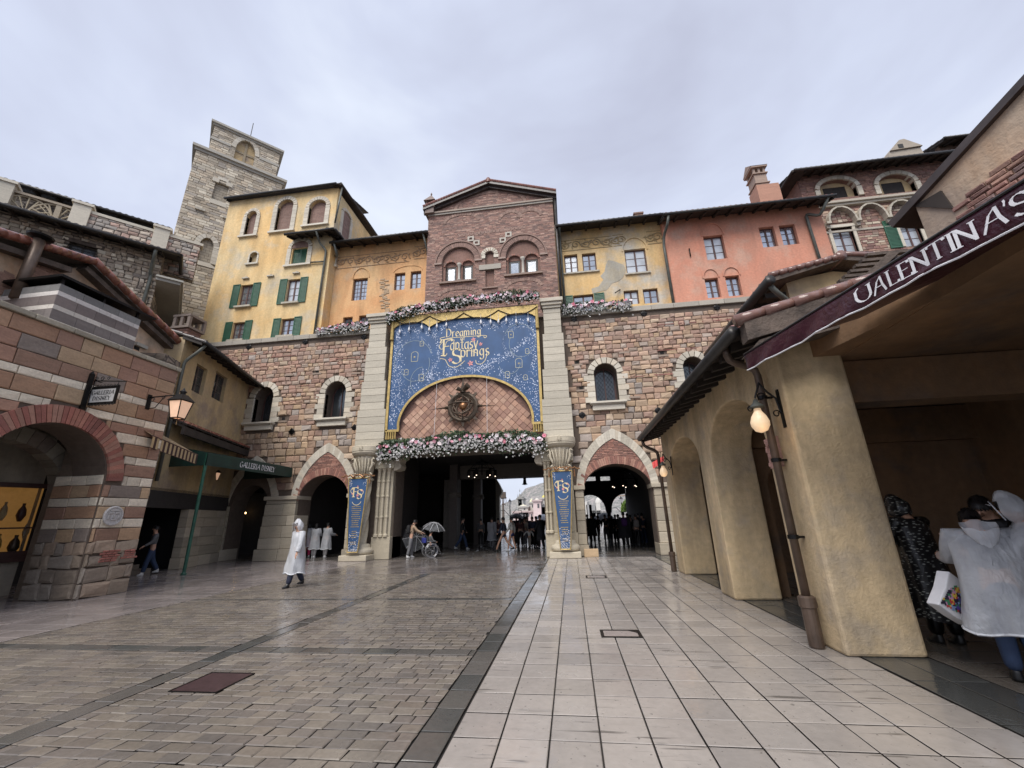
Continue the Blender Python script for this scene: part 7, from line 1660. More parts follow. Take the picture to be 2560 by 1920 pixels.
mb=MB(); mb.box(nr[0]-.1,nr[1]+.1,-.04,.2,nr[2]-.4,nr[2],0,CR[0]); mb.build('niche_sill',M['ashlar'],tw,TW); mb=MB(); mb.box(nr[0]-.22,nr[0]+.22,-.10,.1,nr[3]-.05,nr[3]+.3,0,CR[0]); mb.box(nr[1]-.22,nr[1]+.22,-.10,.1,nr[3]-.05,nr[3]+.3,0,CR[0]); mb.box(nr[0]+.1,nr[1]-.1,-.08,.1,nr[3]+.3,nr[3]+.55,0,CR[1]); mb.build('niche_surround',M['ashlar'],tw,TW)
for p in (C3(322,775),C3(540,848)):
    a,b=TW.uv(p); mb=MB(); mb.box(a-.32,a+.32,-.2,0,b-.18,b); mb.build('stone_ledge',M['trim'],tw,TW); mb=MB(); mb.box(a-.12,a+.12,-.01,0,b+.0,b+.2); mb.build('putlog_hole',M['void'],tw,TW)
mb=MB(); mb.box(w0-.12,w1+.12,-.12,ww+.3,tz_,tz_+.22,0,(.36,.335,.29)); mb.box(w0-.28,w1+.28,-.28,ww+.4,tz_+.22,tz_+.45,0,(.40,.375,.325)); mb.build('cornice',M['ashlar'],tw,TW)
BF=TW; k0=BF.uv(C3(425,85),.7); k1=BF.uv(C3(975,310),.7); z2=(k0[1]+k1[1])/2-.35; x0_=BF.uv(C3(395,270),.7)[0]; x1_=BF.uv(C3(930,490),.7)[0]
bo=(BF.uv(C3(588,358),.7)[0],BF.uv(C3(742,420),.7)[0],tz_+.45,BF.uv(C3(610,290),.7)[1],BF.uv(C3(690,230),.7)[1])
Fb=Fr(*(TW.P(0,.7,0).xy),45.5)
body(tw,Fb,x0_,x1_,tz_+.4,z2,'towerlight',[opening(*bo,n=16)],ww-1.2,name='belfry_wall'); mb=MB(); bob=opening(bo[0]-.3,bo[1]+.3,bo[2]-1,bo[3],bo[4]+.3,n=12)
stones(mb,x0_,x1_,tz_+.45,z2,lambda v:.21*trr.uniform(.85,1.15),lambda v:.48,lambda v,r:kc(trr.choice(TC),.8,1.15),lambda u,v:inside((u,v),bob),proud=.035,bev=.02,gap=.026,jit=.01,rnd=trr); mb.build('stone_facing',M['stone'],tw,Fb); blindfill(tw,Fb,bo,'old',.28); 
mb=MB(); voussoirs(mb,arch(bo[0],bo[1],bo[3],bo[4],n=18),.34,11,-.06,.1,CR,rnd=gr2); cm=(bo[0]+bo[1])/2; mb.box(cm-.09,cm+.09,.2,.3,bo[2],bo[4]-.05,0,(.3,.24,.16)); mb.box(bo[0],bo[1],.22,.28,bo[3]-.15,bo[3]+.05,0,(.3,.24,.16)); mb.build('belfry_arch',M['ashlar'],tw,Fb)
mb=MB()
for a,b in ((x0_-.08,bo[0]-.35),(bo[1]+.35,x1_+.08)): mb.box(a,b,-.08,.0,bo[3]-.12,bo[3]+.12,0,(.4,.375,.325))
mb.box(x0_-.12,x1_+.12,-.12,ww-1.1,z2,z2+.16,0,(.36,.335,.29)); mb.box(x0_-.26,x1_+.26,-.26,ww-1.0,z2+.16,z2+.36,0,(.40,.375,.325)); mb.build('belfry_cornice',M['ashlar'],tw,Fb)
a=Fb.uv(C3(745,90),1); b=Fb.uv(C3(725,180),1); mb=MB(); mb.tube([(b[0],1,z2+.3),(b[0],1,a[1])],.035,n=6); mb.build('lightning_rod',M['black'],tw,Fb)
# low chimney and small roof at the tower's foot
ch=thing('brick_chimney_pot',(-17.5,16.6,7),'squat red brick chimney with open stone cap below the tower','chimney')
cy=17.4; FC=Fr(0,cy,0); a=FC.uv(A1(1255,1240)); b=FC.uv(A1(1410,1240)); c=(a[0]+b[0])/2; hw=(b[0]-a[0])/2*.8; zt_=FC.uv(A1(1330,1190))[1]; zc=FC.uv(A1(1330,1270))[1]
mb=MB(); mb.box(c-hw*.75,c+hw*.75,0,hw*1.5,4.5,zc-.1); 
for k in range(5): mb.box(c-hw*.8,c+hw*.8,-.04,hw*1.5+.04,zc-.25-k*.2,zc-.17-k*.2)
mb.build('stack',M['redbrick'],ch,FC)
mb=MB(); C=(.24,.19,.16); mb.box(c-hw,c+hw,-.15,hw*1.7,zc-.12,zc,0,C); mb.box(c-hw,c+hw,-.15,hw*1.7,zt_-.12,zt_,0,C)
for x in (-hw+.02,-.08,hw-.18): mb.box(c+x,c+x+.16,-.12,.02,zc,zt_-.12,0,C); mb.box(c+x,c+x+.16,hw*1.5,hw*1.5+.14,zc,zt_-.12,0,C)
mb.build('open_cap',M['ashlar'],ch,FC)
# ================= SMALL OLD YELLOW HOUSE =================
YH=Fr(-16.75,19.2,108)
oh=thing('old_yellow_house',(-15.8,16,0),'small peeling ochre house with two windows tucked beside the gate wall','building')
e_=YH.uv(A2(1535,105),-.7); e2=YH.uv(A2(1110,-50),-.7); zz=e_[1]; uL=YH.uv(A2(1085,200))[0]; uR=YH.U(-16.75,19.2)-.02
zz=(YH.uv(A1(1830,1590),-.7)[1]+YH.uv(A1(1420,1420),-.7)[1])/2
wr=[px_rect(YH,A2(1155,240),A2(1270,90)),px_rect(YH,A2(1280,285),A2(1385,140))]
wr=[(YH.uv(A2(1165,240))[0],YH.uv(A2(1265,120))[0],YH.uv(A2(1190,245))[1],YH.uv(A2(1215,75))[1]),(YH.uv(A2(1285,290))[0],YH.uv(A2(1385,170))[0],YH.uv(A2(1320,292))[1],YH.uv(A2(1345,130))[1])]
body(oh,YH,uL-.2,uR,2.9,zz+.2,'old',[rect(*r) for r in wr],3)
for r in wr: window(oh,YH,*r,cols=2,rows=3,d=.15,gm='dglass',fm='beam')
eave(oh,YH,uL-.25,uR+.1,zz,over=.7,rise=.34,depth=3,rafter=.5)
mb=MB(); mb.box(uL-1.2,uL-.22,-.05,2,2.5,zz-.9); mb.build('rubble_corner',M['field'],oh,YH)
pt=YH.uv(A1(1440,1410),-.7); pb=YH.uv(A1(1290,1650),-.1); pipe(oh,[(uL-.05,-.72,zz),(uL-.1,-.6,zz-.25),(uL-.1,-.1,zz-.8),(uL-.1,-.1,3.2)],.06,fr=YH)
sv=(YH.uv(A2(1130,480),-.6)[1]+YH.uv(A2(1455,545),-.6)[1])/2
eave(oh,YH,YH.uv(A2(1120,490),-.6)[0],uR-.05,sv,over=.65,rise=.42,depth=0,rafter=.6,gut=False,tm='redtile',name='lower_roof')
mb=MB(); mb.box(YH.uv(A2(1120,490),-.6)[0],uR-.06,-.62,-.5,sv-.34,sv-.05); mb.build('fascia_beam',M['wood'],oh,YH)
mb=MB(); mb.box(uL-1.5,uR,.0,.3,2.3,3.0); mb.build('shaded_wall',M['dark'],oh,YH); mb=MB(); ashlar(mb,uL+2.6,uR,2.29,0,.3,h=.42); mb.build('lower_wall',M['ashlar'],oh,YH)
# ---- striped awning and green canopy ----
sa=thing('striped_awning',(-12.3,12,3.6),'brown and cream striped cloth awning beside the striped corner','awning')
c0=[atX(A2(*p),x) for p,x in (((950,445),-12.3),((1215,595),-13.7))]; f0=[atX(A2(*p),x) for p,x in (((910,545),-12.0),((1205,600),-13.5))]; v0_=[atX(A2(*p),x) for p,x in (((905,612),-12.0),((1200,658),-13.5))]
SA=Fr(-12.0,10.85,117.6)
tL=SA.uv(A2(925,545)); tR=SA.uv(A2(1213,600)); bL=SA.uv(A2(907,612)); bR=SA.uv(A2(1200,658)); bk=SA.uv(A2(950,440),1.2)
n=24; mb=MB(); cc=[(.50,.38,.22),(.05,.022,.02)]
for k in range(n):
    f,g_=k/n,(k+1)/n; u0=tL[0]+(tR[0]-tL[0])*f; u1=tL[0]+(tR[0]-tL[0])*g_; zt_=(tL[1]+tR[1])/2; zb_=(bL[1]+bR[1])/2
    mb.add([(u0,0,zb_),(u1,0,zb_),(u1,0,zt_),(u0,0,zt_)],[(0,1,2,3),(3,2,1,0)],0,cc[k%2]); mb.add([(u0,0,zt_),(u1,0,zt_),(u1*.6+tL[0]*.4,1.2,zt_+.75),(u0*.6+tL[0]*.4,1.2,zt_+.75)],[(0,1,2,3),(3,2,1,0)],0,cc[k%2])
mb.build('striped_cloth',colmat('striped_cloth_dye',.8,.15),sa,SA)
mb=MB(); mb.tube([(tL[0],.01,zt_),(tR[0],.01,zt_)],.02,n=6); mb.tube([(tL[0],0.01,zb_),(tR[0],.01,zb_)],.012,n=6); mb.build('rail',M['frame'],sa,SA)
gcn=thing('green_canopy',(-13.6,16.5,3.8),'dark green canopy with small white lettering on a green pole','canopy')
GXc=-13.5; FG2=Fr(GXc,16,90); g0=FG2.U(GXc,14.05); g1=FG2.U(GXc,19.1)
zt1=(FG2.uv(C8(985,165))[1]+FG2.uv(C8(2045,340))[1])/2; zb1=(FG2.uv(C8(985,300))[1]+FG2.uv(C8(2030,470))[1])/2
mb=MB(); mb.box(g0,g1,0,.03,zb1,zt1); mb.add([(g0,.03,zt1),(g1,.03,zt1),(g1,2.6,zt1+.55),(g0,2.6,zt1+.55)],[(0,1,2,3),(3,2,1,0)]); mb.add([(g0,.0,zb1),(g0,2.6,zb1),(g0,2.6,zt1+.55),(g0,0,zt1)],[(0,1,2,3),(3,2,1,0)]); mb.add([(g1,.0,zb1),(g1,2.6,zb1),(g1,2.6,zt1+.55),(g1,0,zt1)],[(0,1,2,3),(3,2,1,0)])
mb.build('canopy_cloth',plain('dark_green_canvas',(.006,.032,.026),.5,var=.3,scale=3),gcn,FG2)
mb=MB(); tx0=FG2.uv(C8(1362,320)); tx1=FG2.uv(C8(1785,385)); put_text(mb,'GALLERIA DISNEY',.22,tx0[0],zb1+.12,-.006,(.13,.09),.1,width=tx1[0]-tx0[0]); mb.build('white_lettering',M['white'],gcn,FG2)
M['gpole']=plain('green_painted_pole',(.02,.10,.065),.4,var=.3)
mb=MB(); mb.tube([(g0+.05,.06,0),(g0+.05,.06,zt1)],.055,n=10); mb.lathe([(.09,0),(.09,.05),(.06,.09)],g0+.05,.06,n=12); mb.build('pole',M['gpole'],gcn,FG2)
mb=MB(); mb.tube([(g0+.05,2.55,.01),(g0+.05,2.55,zt1)],.05,n=8); mb.tube([(g0+.05,.06,zt1-.05),(g0+.05,2.55,zt1+.45)],.03,n=6); mb.build('rear_pole',M['redtile'],gcn,FG2)
# wall behind the canopy, with two doorways, steps
cw=thing('shaded_shop_wall',(-17,14,0),'dark travertine shop front in the shade of the green canopy','building')
CW=Fr(-16.9,19.2,108); a=CW.uv(C8(1330,1450))[0]; 
FW=Fr(-16.6,17.5,100)
p0=FW.uv(C8(690,1470)); p1=FW.uv(C8(1270,1450)); d0=FW.uv(C8(380,1490)); dl=FW.uv(C8(60,1400)); dr=p1[0]
mb=MB(); ashlar(mb,p0[0],p1[0],3.2,0,.5,h=.42); mb.build('travertine_wall',M['ashlar'],cw,FW)
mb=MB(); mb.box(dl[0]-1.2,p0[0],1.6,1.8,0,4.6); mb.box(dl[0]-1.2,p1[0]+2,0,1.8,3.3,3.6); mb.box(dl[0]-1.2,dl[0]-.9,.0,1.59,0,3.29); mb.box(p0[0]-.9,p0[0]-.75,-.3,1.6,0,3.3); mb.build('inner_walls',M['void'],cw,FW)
mb=MB(); mb.box(dl[0]-.6,dl[0]+.55,-.35,.6,0,.16,0,(.20,.17,.14)); mb.box(dl[0]-.8,dl[0]+.35,-.05,.6,.16,.32,0,(.20,.17,.14)); mb.box(dl[0]-1,dl[0]+.15,.25,.6,.32,.48,0,(.20,.17,.14)); mb.build('steps',M['ashlar'],cw,FW)
for k,(x,y) in enumerate(((325,857),(368,853),(395,860),(448,862),(470,855),(1388,862),(1432,890))):
    p=FW.uv(C8(x,y),1.4); mb=MB(); mb.lathe([(.01,p[1]-.05),(.05,p[1]),(.01,p[1]+.05)],p[0],1.4,n=8); mb.build('ceiling_light',M['bulb'],cw,FW)
for i,(p,lab,gm,Xd) in enumerate(((C8(1055,490),'small glass wall lantern under the green canopy','lanternglass',.0),(C8(325,290),'small glowing amber lantern under the striped awning','bulb',-.2))):
    q=FW.uv(p,-.3); P=FW.P(q[0],-.3,q[1]); t=thing('wall_lantern',P,lab,'lantern'); lantern(t,(P.x,P.y,P.z),.85,gm=('lanternglass','lanternamber')[i] if False else 'lanternglass')
    mb=MB(); mb.lathe([(.01,P.z+.08),(.035,P.z+.16),(.01,P.z+.26)],P.x,P.y,n=8); mb.build('bulb',M['bulb'],t)
    mb=MB(); mb.tube([(P.x,P.y,P.z+.62),(P.x,P.y,P.z+.75),tuple(FW.P(q[0],0.02,P.z+.8))],.014,n=5); mb.build('bracket',M['black'],t)
# left terrain backstops so the street is closed
mb=MB(); mb.box(-24.2,-19,18.9,19.3,0,8); 
# ================= PEOPLE =================
PEND=[]
def skin_later(name,V,E,R,mat,parent,mw,lev=2):
    me=bpy.data.meshes.new('tmp'); me.from_pydata([tuple(v) for v in V],E,[]); o=bpy.data.objects.new('tmp',me); COL.objects.link(o)
    s=o.modifiers.new('s','SKIN'); s.use_smooth_shade=True; s.branch_smoothing=.3; q=o.modifiers.new('q','SUBSURF'); q.levels=lev; q.render_levels=lev
    ly=me.skin_vertices[0] if me.skin_vertices else None
    for i,r in enumerate(R): ly.data[i].radius=r if isinstance(r,tuple) else (r,r); ly.data[i].use_root=(i==0)
    ph=bpy.data.meshes.new(name); ph.from_pydata([(0,0,0)],[],[]); f=link(name,ph,parent,mw); PEND.append((o,f,mat)); return f
def flush_skin():
    bpy.context.view_layer.update(); dg=bpy.context.evaluated_depsgraph_get()
    for o,f,mat in PEND:
        me=bpy.data.meshes.new_from_object(o.evaluated_get(dg)); me.name=f.name; me.materials.clear(); me.materials.append(mat)
        extra=f.get('_x')
        for p in me.polygons: p.use_smooth=True
        f.data=me
    for o,f,mat in PEND:
        m_=o.data; bpy.data.objects.remove(o); bpy.data.meshes.remove(m_)
    PEND.clear()
M['skin']=plain('skin',(.50,.29,.20),.55,var=.06,bump=0)
HAIR=plain('black_hair',(.012,.010,.010),.45,var=.2)
def cloth(name,c,**k): 
    if name not in M: M[name]=plain(name,c,.8,var=.22,scale=7,bump=.3,**k)
    return M[name]
def ponchomat(name,a,c=(.74,.76,.80)):
    m=MT(name); n=m.noise(m.map(m.pos(),(1,1,.35)),6,4,.5,.9); m.set('Base Color',m.mix(m.ramp(n,(.3,0),(.7,1)),tuple(x*.88 for x in c),c)); m.set('Roughness',.28); m.set('Alpha',m.ramp(m.noise(m.pos(),5,3),(.3,a-.07),(.7,min(1,a+.08)))); m.bump(m.mix(.25,n,m.noise(m.map(m.pos(),(1,1,.6)),16,3,.5,1.5)),.9,.06); return m.mat
M['poncho']=ponchomat('white_translucent_vinyl',.66); M['poncho2']=ponchomat('thin_clear_vinyl',.50); M['clearv']=ponchomat('clear_umbrella_vinyl',.12)
def rot(v,ax,deg): return Matrix.Rotation(radians(deg),3,ax)@Vector(v)
def human(loc,head,H=1.68,label='person',top='navy',bottom='black',shoes='black_shoe',coat=None,hood=False,hair='short',legs=((12,8),(-12,14)),arms=((15,8,25),(-12,8,20)),lean=0,bow=0,skirt=None,coatlen=.42,bag=None,group=None,turn=0,bare=False,sleeve=True,fingers=True,wide=1.0):
    """loc ground point, head compass in degrees (0 looks away from the viewer along +Y), counter-clockwise"""
    k=H/1.70; x,y=loc[0],loc[1]; mw=Matrix.Translation((x,y,0))@Matrix.Rotation(radians(head),4,'Z')@Matrix.Scale(k,4)
    dummy=None
    Lr=Matrix.Rotation(radians(-lean),3,'X')
    pel=Vector((0,0,.93)); up=lambda v:pel+Lr@(Vector(v)-pel)
    J={}
    for s,nm in ((-1,'L'),(1,'R')):
        sw,kn=legs[0 if s<0 else 1]; hip=Vector((s*.09,0,.90)); th=rot((0,0,-.42),'X',sw); knee=hip+th; an=knee+rot((0,0,-.41),'X',sw-kn); J['hip'+nm]=hip; J['kn'+nm]=knee; J['an'+nm]=an
        a=arms[0 if s<0 else 1]; sh=up((s*.185*wide,0,1.40)); d=rot(rot((0,0,-.28),'X',a[0]),'Y',-s*a[1]); el=sh+d; d2=rot(rot((0,0,-.25),'X',a[0]+a[2]),'Y',-s*a[1]*.4); wr=el+d2; J['sh'+nm]=sh; J['el'+nm]=el; J['wr'+nm]=wr; J['hd'+nm]=wr+d2.normalized()*.06; J['dir'+nm]=d2.normalized()
    drop=min(J['anL'].z,J['anR'].z)-.075
    off=Vector((0,0,-drop)); 
    for n_ in J:
        if not n_.startswith('dir'): J[n_]=J[n_]+off
    P=lambda v:up(v)+off
    pelv=pel+off; neck=P((0,.0,1.46)); Hr=Matrix.Rotation(radians(-bow),3,'X')@Matrix.Rotation(radians(turn),3,'Z'); hc=neck+Lr@(Hr@Vector((0,.02,.14)))
    hv=lambda v:hc+Lr@(Hr@Vector(v))
    V=[pelv,P((0,0,1.12)),P((0,.0,1.32)),neck,hv((0,0,-.05)),hv((0,0,.035))]; E=[(0,1),(1,2),(2,3),(3,4),(4,5)]; R=[(.135,.10),(.12,.09),(.15,.10),(.052,.055),(.066,.08),(.076,.092)]
    for nm in 'LR':
        b=len(V); V+=[J['sh'+nm],J['el'+nm],J['wr'+nm],J['hd'+nm]]; E+=[(2,b),(b,b+1),(b+1,b+2),(b+2,b+3)]; R+=[.055,.040,.026,(.036,.018)]
        if fingers:
            d=J['dir'+nm]; sx=d.cross(Vector((0,1,0))); sx=(sx if sx.length>.1 else d.cross(Vector((1,0,0)))).normalized(); fw=d.cross(sx)
            for q,(o_,l_) in enumerate(((-.026,.065),(-.009,.075),(.009,.07),(.025,.055))):
                b2=len(V); V+=[J['hd'+nm]+sx*o_+d*.03,J['hd'+nm]+sx*o_*1.1+d*(.03+l_*.55)+fw*.012,J['hd'+nm]+sx*o_*1.1+d*(.03+l_*.9)+fw*.035]; E+=[(b+3,b2),(b2,b2+1),(b2+1,b2+2)]; R+=[.0095,.009,.0075]
            b2=len(V); V+=[J['hd'+nm]+sx*-.035-d*.005+fw*.012,J['hd'+nm]+sx*-.05+d*.03+fw*.025]; E+=[(b+3,b2),(b2,b2+1)]; R+=[.011,.009]
        b=len(V); V+=[J['hip'+nm],J['kn'+nm],J['an'+nm]]; E+=[(0,b),(b,b+1),(b+1,b+2)]; R+=[.085,.055,.04]
    b=len(V); V+=[hv((0,.088,.005)),hv((0,.112,-.018))]; E+=[(5,b),(b,b+1)]; R+=[.018,.012]   # nose
    for s in (-1,1): b=len(V); V.append(hv((s*.082,-.005,.0))); E.append((5,b)); R.append((.012,.022))     # ears
    body=skin_later('person',V,E,R,M['skin'],None,mw,2 if H>1.2 and fingers else 1); tag(body,label,'person',group)
    body.matrix_world=mw
    # eyes and mouth
    mb=MB()
    for s in (-1,1): c=hv((s*.032,.082,.022)); mb.lathe([(.001,-.008),(.010,0),(.001,.008)],0,0,n=6); mb.v[-18:]=[(v[0]+c.x,v[1]+c.y,v[2]+c.z) for v in mb.v[-18:]]
    c=hv((0,.086,-.05)); mb.tube([hv((-.022,.083,-.05)),hv((0,.092,-.052)),hv((.022,.083,-.05))],.004,n=4); mb.build('face_features',HAIR,body,type('F',(),{'m':mw}))
    FM=type('F',(),{'m':mw})
    # trousers or bare legs
    if bottom:
        V=[pelv+Vector((0,0,.05)),pelv]; E=[(0,1)]; R=[(.15,.115),(.155,.12)]
        for nm in 'LR':
            b=len(V); V+=[J['hip'+nm],J['kn'+nm]]; E+=[(1,b),(b,b+1)]; R+=[.115,.088]
            if not bare: V.append(J['an'+nm]+Vector((0,0,.0))); E.append((b+1,b+2)); R.append(.075)
            else: V[-1]=J['hip'+nm].lerp(J['kn'+nm],.45); R[-1]=.10
        skin_later('trousers' if not bare else 'shorts',V,E,R,M[bottom] if isinstance(bottom,str) else bottom,body,mw,1)
    for nm in 'LR':
        a=J['an'+nm]; mb=MB(); z=a.z-.075; mb.lathe([(.042,z),(.046,z+.03),(.04,z+.075),(.038,z+.12)],0,0,n=10); mb.v=[(v[0]*1.05+a.x,v[1]*(1.1 if v[1]<0 else (3.3 if v[2]<z+.07 else 1.4))+a.y,v[2]) for v in mb.v]; mb.build('shoe',M[shoes],body,FM,smooth=True)
    # jacket
    if top:
        V=[P((0,0,.98)),P((0,0,1.15)),P((0,0,1.33)),P((0,0,1.42))]; E=[(0,1),(1,2),(2,3)]; R=[(.165,.125),(.155,.12),(.18,.125),(.085,.08)]
        for nm in 'LR': b=len(V); V+=[J['sh'+nm]]; E+=[(2,b)]; R+=[.075]; V+=[J['el'+nm],J['wr'+nm]]; E+=[(b,b+1),(b+1,b+2)]; R+=[.062,.045]
        skin_later('jacket',V,E,R,M[top] if isinstance(top,str) else top,body,mw,1)
    if skirt:
        mb=MB(); mb.lathe([(.17,pelv.z+.08),(.21,pelv.z-.1),(.26,pelv.z-.38),(.27,pelv.z-.45)],0,0,n=16,flute=.05,fn=6); mb.build('skirt',M[skirt],body,FM,smooth=True)
    # hair
    if hair:
        mb=MB(); n=14; rings=[]
        lo_=-.02 if hair=='short' else -.26 if hair=='long' else -.1
        VV=[];FF=[]; m_=9
        for j in range(m_+1):
            th=pi*(.02+.98*j/m_)*(.70 if hair=='short' else .78)
            for q in range(n):
                a=2*pi*q/n; fr_=sin(a)   # a=90deg is forward
                t=th*(1 if fr_<.2 else 1-.52*(fr_-.2)); r=.094*(1+.03*sin(q*3+j*2)); z=.098*cos(t)+.035; rr=r*max(sin(t),.0) if t<pi/2 else r*(1-.12*(t-pi/2))
                if hair=='long' and fr_<.3 and j>m_-3: z-=.07*(j-(m_-3)); rr=.095
                VV.append(hv((rr*cos(a)*.95,rr*sin(a)*1.12-.012,z)))
        for j in range(m_):
            for q in range(n): a=j*n+q;b=j*n+(q+1)%n; FF.append((a,a+n,b+n,b))
        FF.append(tuple(range(n))); mb.add(VV,FF)
        if fingers:
            rs=random.Random(int(x*77))
            for _ in range(420):
                a=rs.uniform(0,2*pi); fr_=sin(a); th=rs.uniform(.1,.68)*pi*(1 if fr_<.2 else 1-.5*(fr_-.2)); r=.097; dz=rs.uniform(.025,.06)
                def sp_(t,e): rr=r*sin(t) if t<pi/2 else r*(1-.12*(t-pi/2)); return hv(((rr+e)*cos(a+rs.uniform(-.05,.05))*.96,(rr+e)*sin(a)*1.12-.012,(.101+e)*cos(t)+.035))
                p0_=sp_(th,0); p1_=sp_(th+dz*9,.010); w_=Vector((-sin(a),cos(a),0))*.007; mb.add([p0_-w_,p0_+w_,p1_+w_*.2,p1_-w_*.2],[(0,1,2,3)])
        mb.build('hair',HAIR,body,FM,smooth=True)
    # poncho / coat
    if coat:
        mb=MB(); n=30; prof=[(1.445,.075,.075),(1.425,.13,.105),(1.39,.205,.13),(1.30,.225,.155),(1.15,.225,.165),(1.0,.235,.18),(.85,.25,.20),(.70,.265,.215),(.55,.28,.23),(coatlen,.29,.24)]
        prof=[p for p in prof if p[0]>coatlen+.05 or p[0]==coatlen]; VV=[];FF=[]; rr=random.Random(int(x*100)); ph=rr.uniform(0,6)
        pts=[]
        for i in range(len(prof)-1):
            for t in (0,.5): pts.append([prof[i][j]*(1-t)+prof[i+1][j]*t for j in range(3)])
        pts.append(list(prof[-1]))
        for z,rx,ry in pts:
            f=max(.12,(1.35-z))*.10; c=P((0,0,z)) if z>.93 else Vector((0,0,z))+off
            for q in range(n):
                a=2*pi*q/n; g=1+f*(sin(5*a+ph+z*2)+.6*sin(9*a-ph*2+z*5)+.5*sin(3*a+z*9))
                VV.append((c.x+rx*wide*g*cos(a),c.y+ry*g*sin(a),c.z+ (.02*sin(4*a+ph) if z==coatlen else 0)))
        for j in range(len(pts)-1):
            for q in range(n): a=j*n+q;b=j*n+(q+1)%n; FF.append((a,a+n,b+n,b))
        mb.add(VV,FF)
        for nm in 'LR': 
            a,b,c=J['sh'+nm],J['el'+nm],J['wr'+nm]; inn_=P((0,0,1.36)); mb.tube([inn_.lerp(a,.6),a,a.lerp(b,.5),b,b.lerp(c,.55),c.lerp(b,.06)],[.085,.095,.088,.082,.078,.066],n=12,cap=False)
        if coat.startswith('poncho'):
            hm=[VV[-n+q] for q in range(n)]; hm=[(h_[0]*1.0,h_[1],h_[2]+.012) for h_ in hm]+[(VV[-n][0],VV[-n][1],VV[-n][2]+.012)]; hb_=MB(); hb_.tube(hm,.014,n=5,cap=False); hb_.build('coat_hem',M['hem'],body,FM)
        co=mb.build('coat',M[coat] if isinstance(coat,str) else coat,body,FM,smooth=True)
        if hood:
            mb=MB(); VV=[];FF=[]; n=18; m_=12
            if hood=='up':
                for j in range(m_+1):
                    th=pi*.98*j/m_*.82
                    for q in range(n):
                        a=2*pi*q/n; r=.128+.006*sin(5*a+j); peak=.07*max(0,cos(th))**3
                        VV.append(hv((r*sin(th)*cos(a)*.95,r*sin(th)*sin(a)*1.08-.01,r*cos(th)*1.12+peak-.01)))
                for j in range(m_):
                    for q in range(n):
                        a=2*pi*(q+.5)/n; th=pi*.98*(j+.5)/m_*.82
                        if sin(a)>.55 and th>.85: continue
                        a_=j*n+q;b=j*n+(q+1)%n; FF.append((a_,a_+n,b+n,b))
                mb.add(VV,FF); mb.tube([hv((-.115*cos(t*pi/10)*-1 if False else .115*cos(t*pi/10),.085+.03*sin(t*pi/10),-.09+.21*sin(t*pi/10))) for t in range(11)],.007,n=5)
                mb.tube([hv((.10*cos(t*pi/8),.12+.02*sin(t*pi/8),.075+.02*sin(t*pi/8))) for t in range(9)],.012,n=5,flat=.4)
            else:
                nb=P((0,-.10,1.44))
                for j in range(9):
                    t=j/8
                    for q in range(n):
                        a=2*pi*q/n; VV.append(Vector((nb.x+.15*cos(a)*(1-.5*t*t)*(1+.07*sin(3*a)),nb.y+.01+.10*sin(a)*(1-.5*t)-.07*t,nb.z+.045-.17*t+.05*sin(a)+.012*sin(5*a))))
                for j in range(8):
                    for q in range(n): a=j*n+q;b=j*n+(q+1)%n; FF.append((a,a+n,b+n,b))
                mb.add(VV,FF)
            mb.build('hood',M[coat] if isinstance(coat,str) else coat,body,FM,smooth=True)
    if bag:
        mb=MB(); c=P((0,-.19,1.22)); w_,h_,d_=.15,.21,.085; V=[]
        V=[];F=[];n=16
        for j in range(9):
            t=-1+j/4; s=(1-abs(t)**4)**.25 if abs(t)<1 else .25
            for q in range(n): a=2*pi*q/n; V.append((c.x+w_*s*math.copysign(abs(cos(a))**.6,cos(a)),c.y+d_*s*math.copysign(abs(sin(a))**.7,sin(a)),c.z+h_*t))
        for j in range(8):
            for q in range(n): a=j*n+q;b=j*n+(q+1)%n; F.append((a,b,b+n,a+n))
        F+= [tuple(range(n))[::-1],tuple(range(8*n,9*n))]
        mb.add(V,F); mb.tube([c+Vector((-.09,.04,.19)),J['shL']+Vector((.04,0,.08)),J['shL']+Vector((.04,.12,-.05)),c+Vector((-.12,.06,-.15))],.016,n=5); mb.tube([c+Vector((.09,.04,.19)),J['shR']+Vector((-.04,0,.08)),J['shR']+Vector((-.04,.12,-.05)),c+Vector((.12,.06,-.15))],.016,n=5)
        g=mb.build('backpack',M[bag],None,FM,smooth=True); g['label']=bag.replace('_',' ')+' worn by the '+label.split(' in ')[0].split(' with ')[0]+' at '+'%s'%('the gate'); g['category']='backpack'; g['_b']=1; BAGS.append((g,label))
    return body,J,mw
BAGS=[]
cloth('navy',(.02,.025,.05)); cloth('black',(.012,.012,.014)); cloth('grey',(.12,.12,.125)); cloth('jeans',(.025,.045,.10)); cloth('tan_jacket',(.40,.29,.20)); cloth('offwhite',(.55,.54,.50)); cloth('beige',(.33,.29,.24)); cloth('pink_trousers',(.55,.03,.12)); cloth('denim_shorts',(.03,.05,.16)); cloth('maroon_top',(.06,.02,.02)); cloth('patterned',(.28,.27,.27)); cloth('greytrouser',(.14,.14,.15))
M['black_shoe']=plain('black_leather',(.012,.012,.013),.35); M['white_shoe']=plain('white_trainers',(.62,.62,.62),.6); cloth('black_backpack',(.014,.014,.016)); cloth('purple_backpack',(.06,.012,.11)); cloth('grey_backpack',(.22,.20,.19))
M['hem']=ponchomat('doubled_vinyl_hem',.92)
# man in the white raincoat
human((-7.5,11.28),150,1.66,'person in a white translucent raincoat with peaked hood walking left across the wet setts','navy','navy','black_shoe','poncho','up',None,((16,6),(-13,16)),((10,20,12),(-8,20,14)),lean=2,bow=8,coatlen=.36,turn=10)
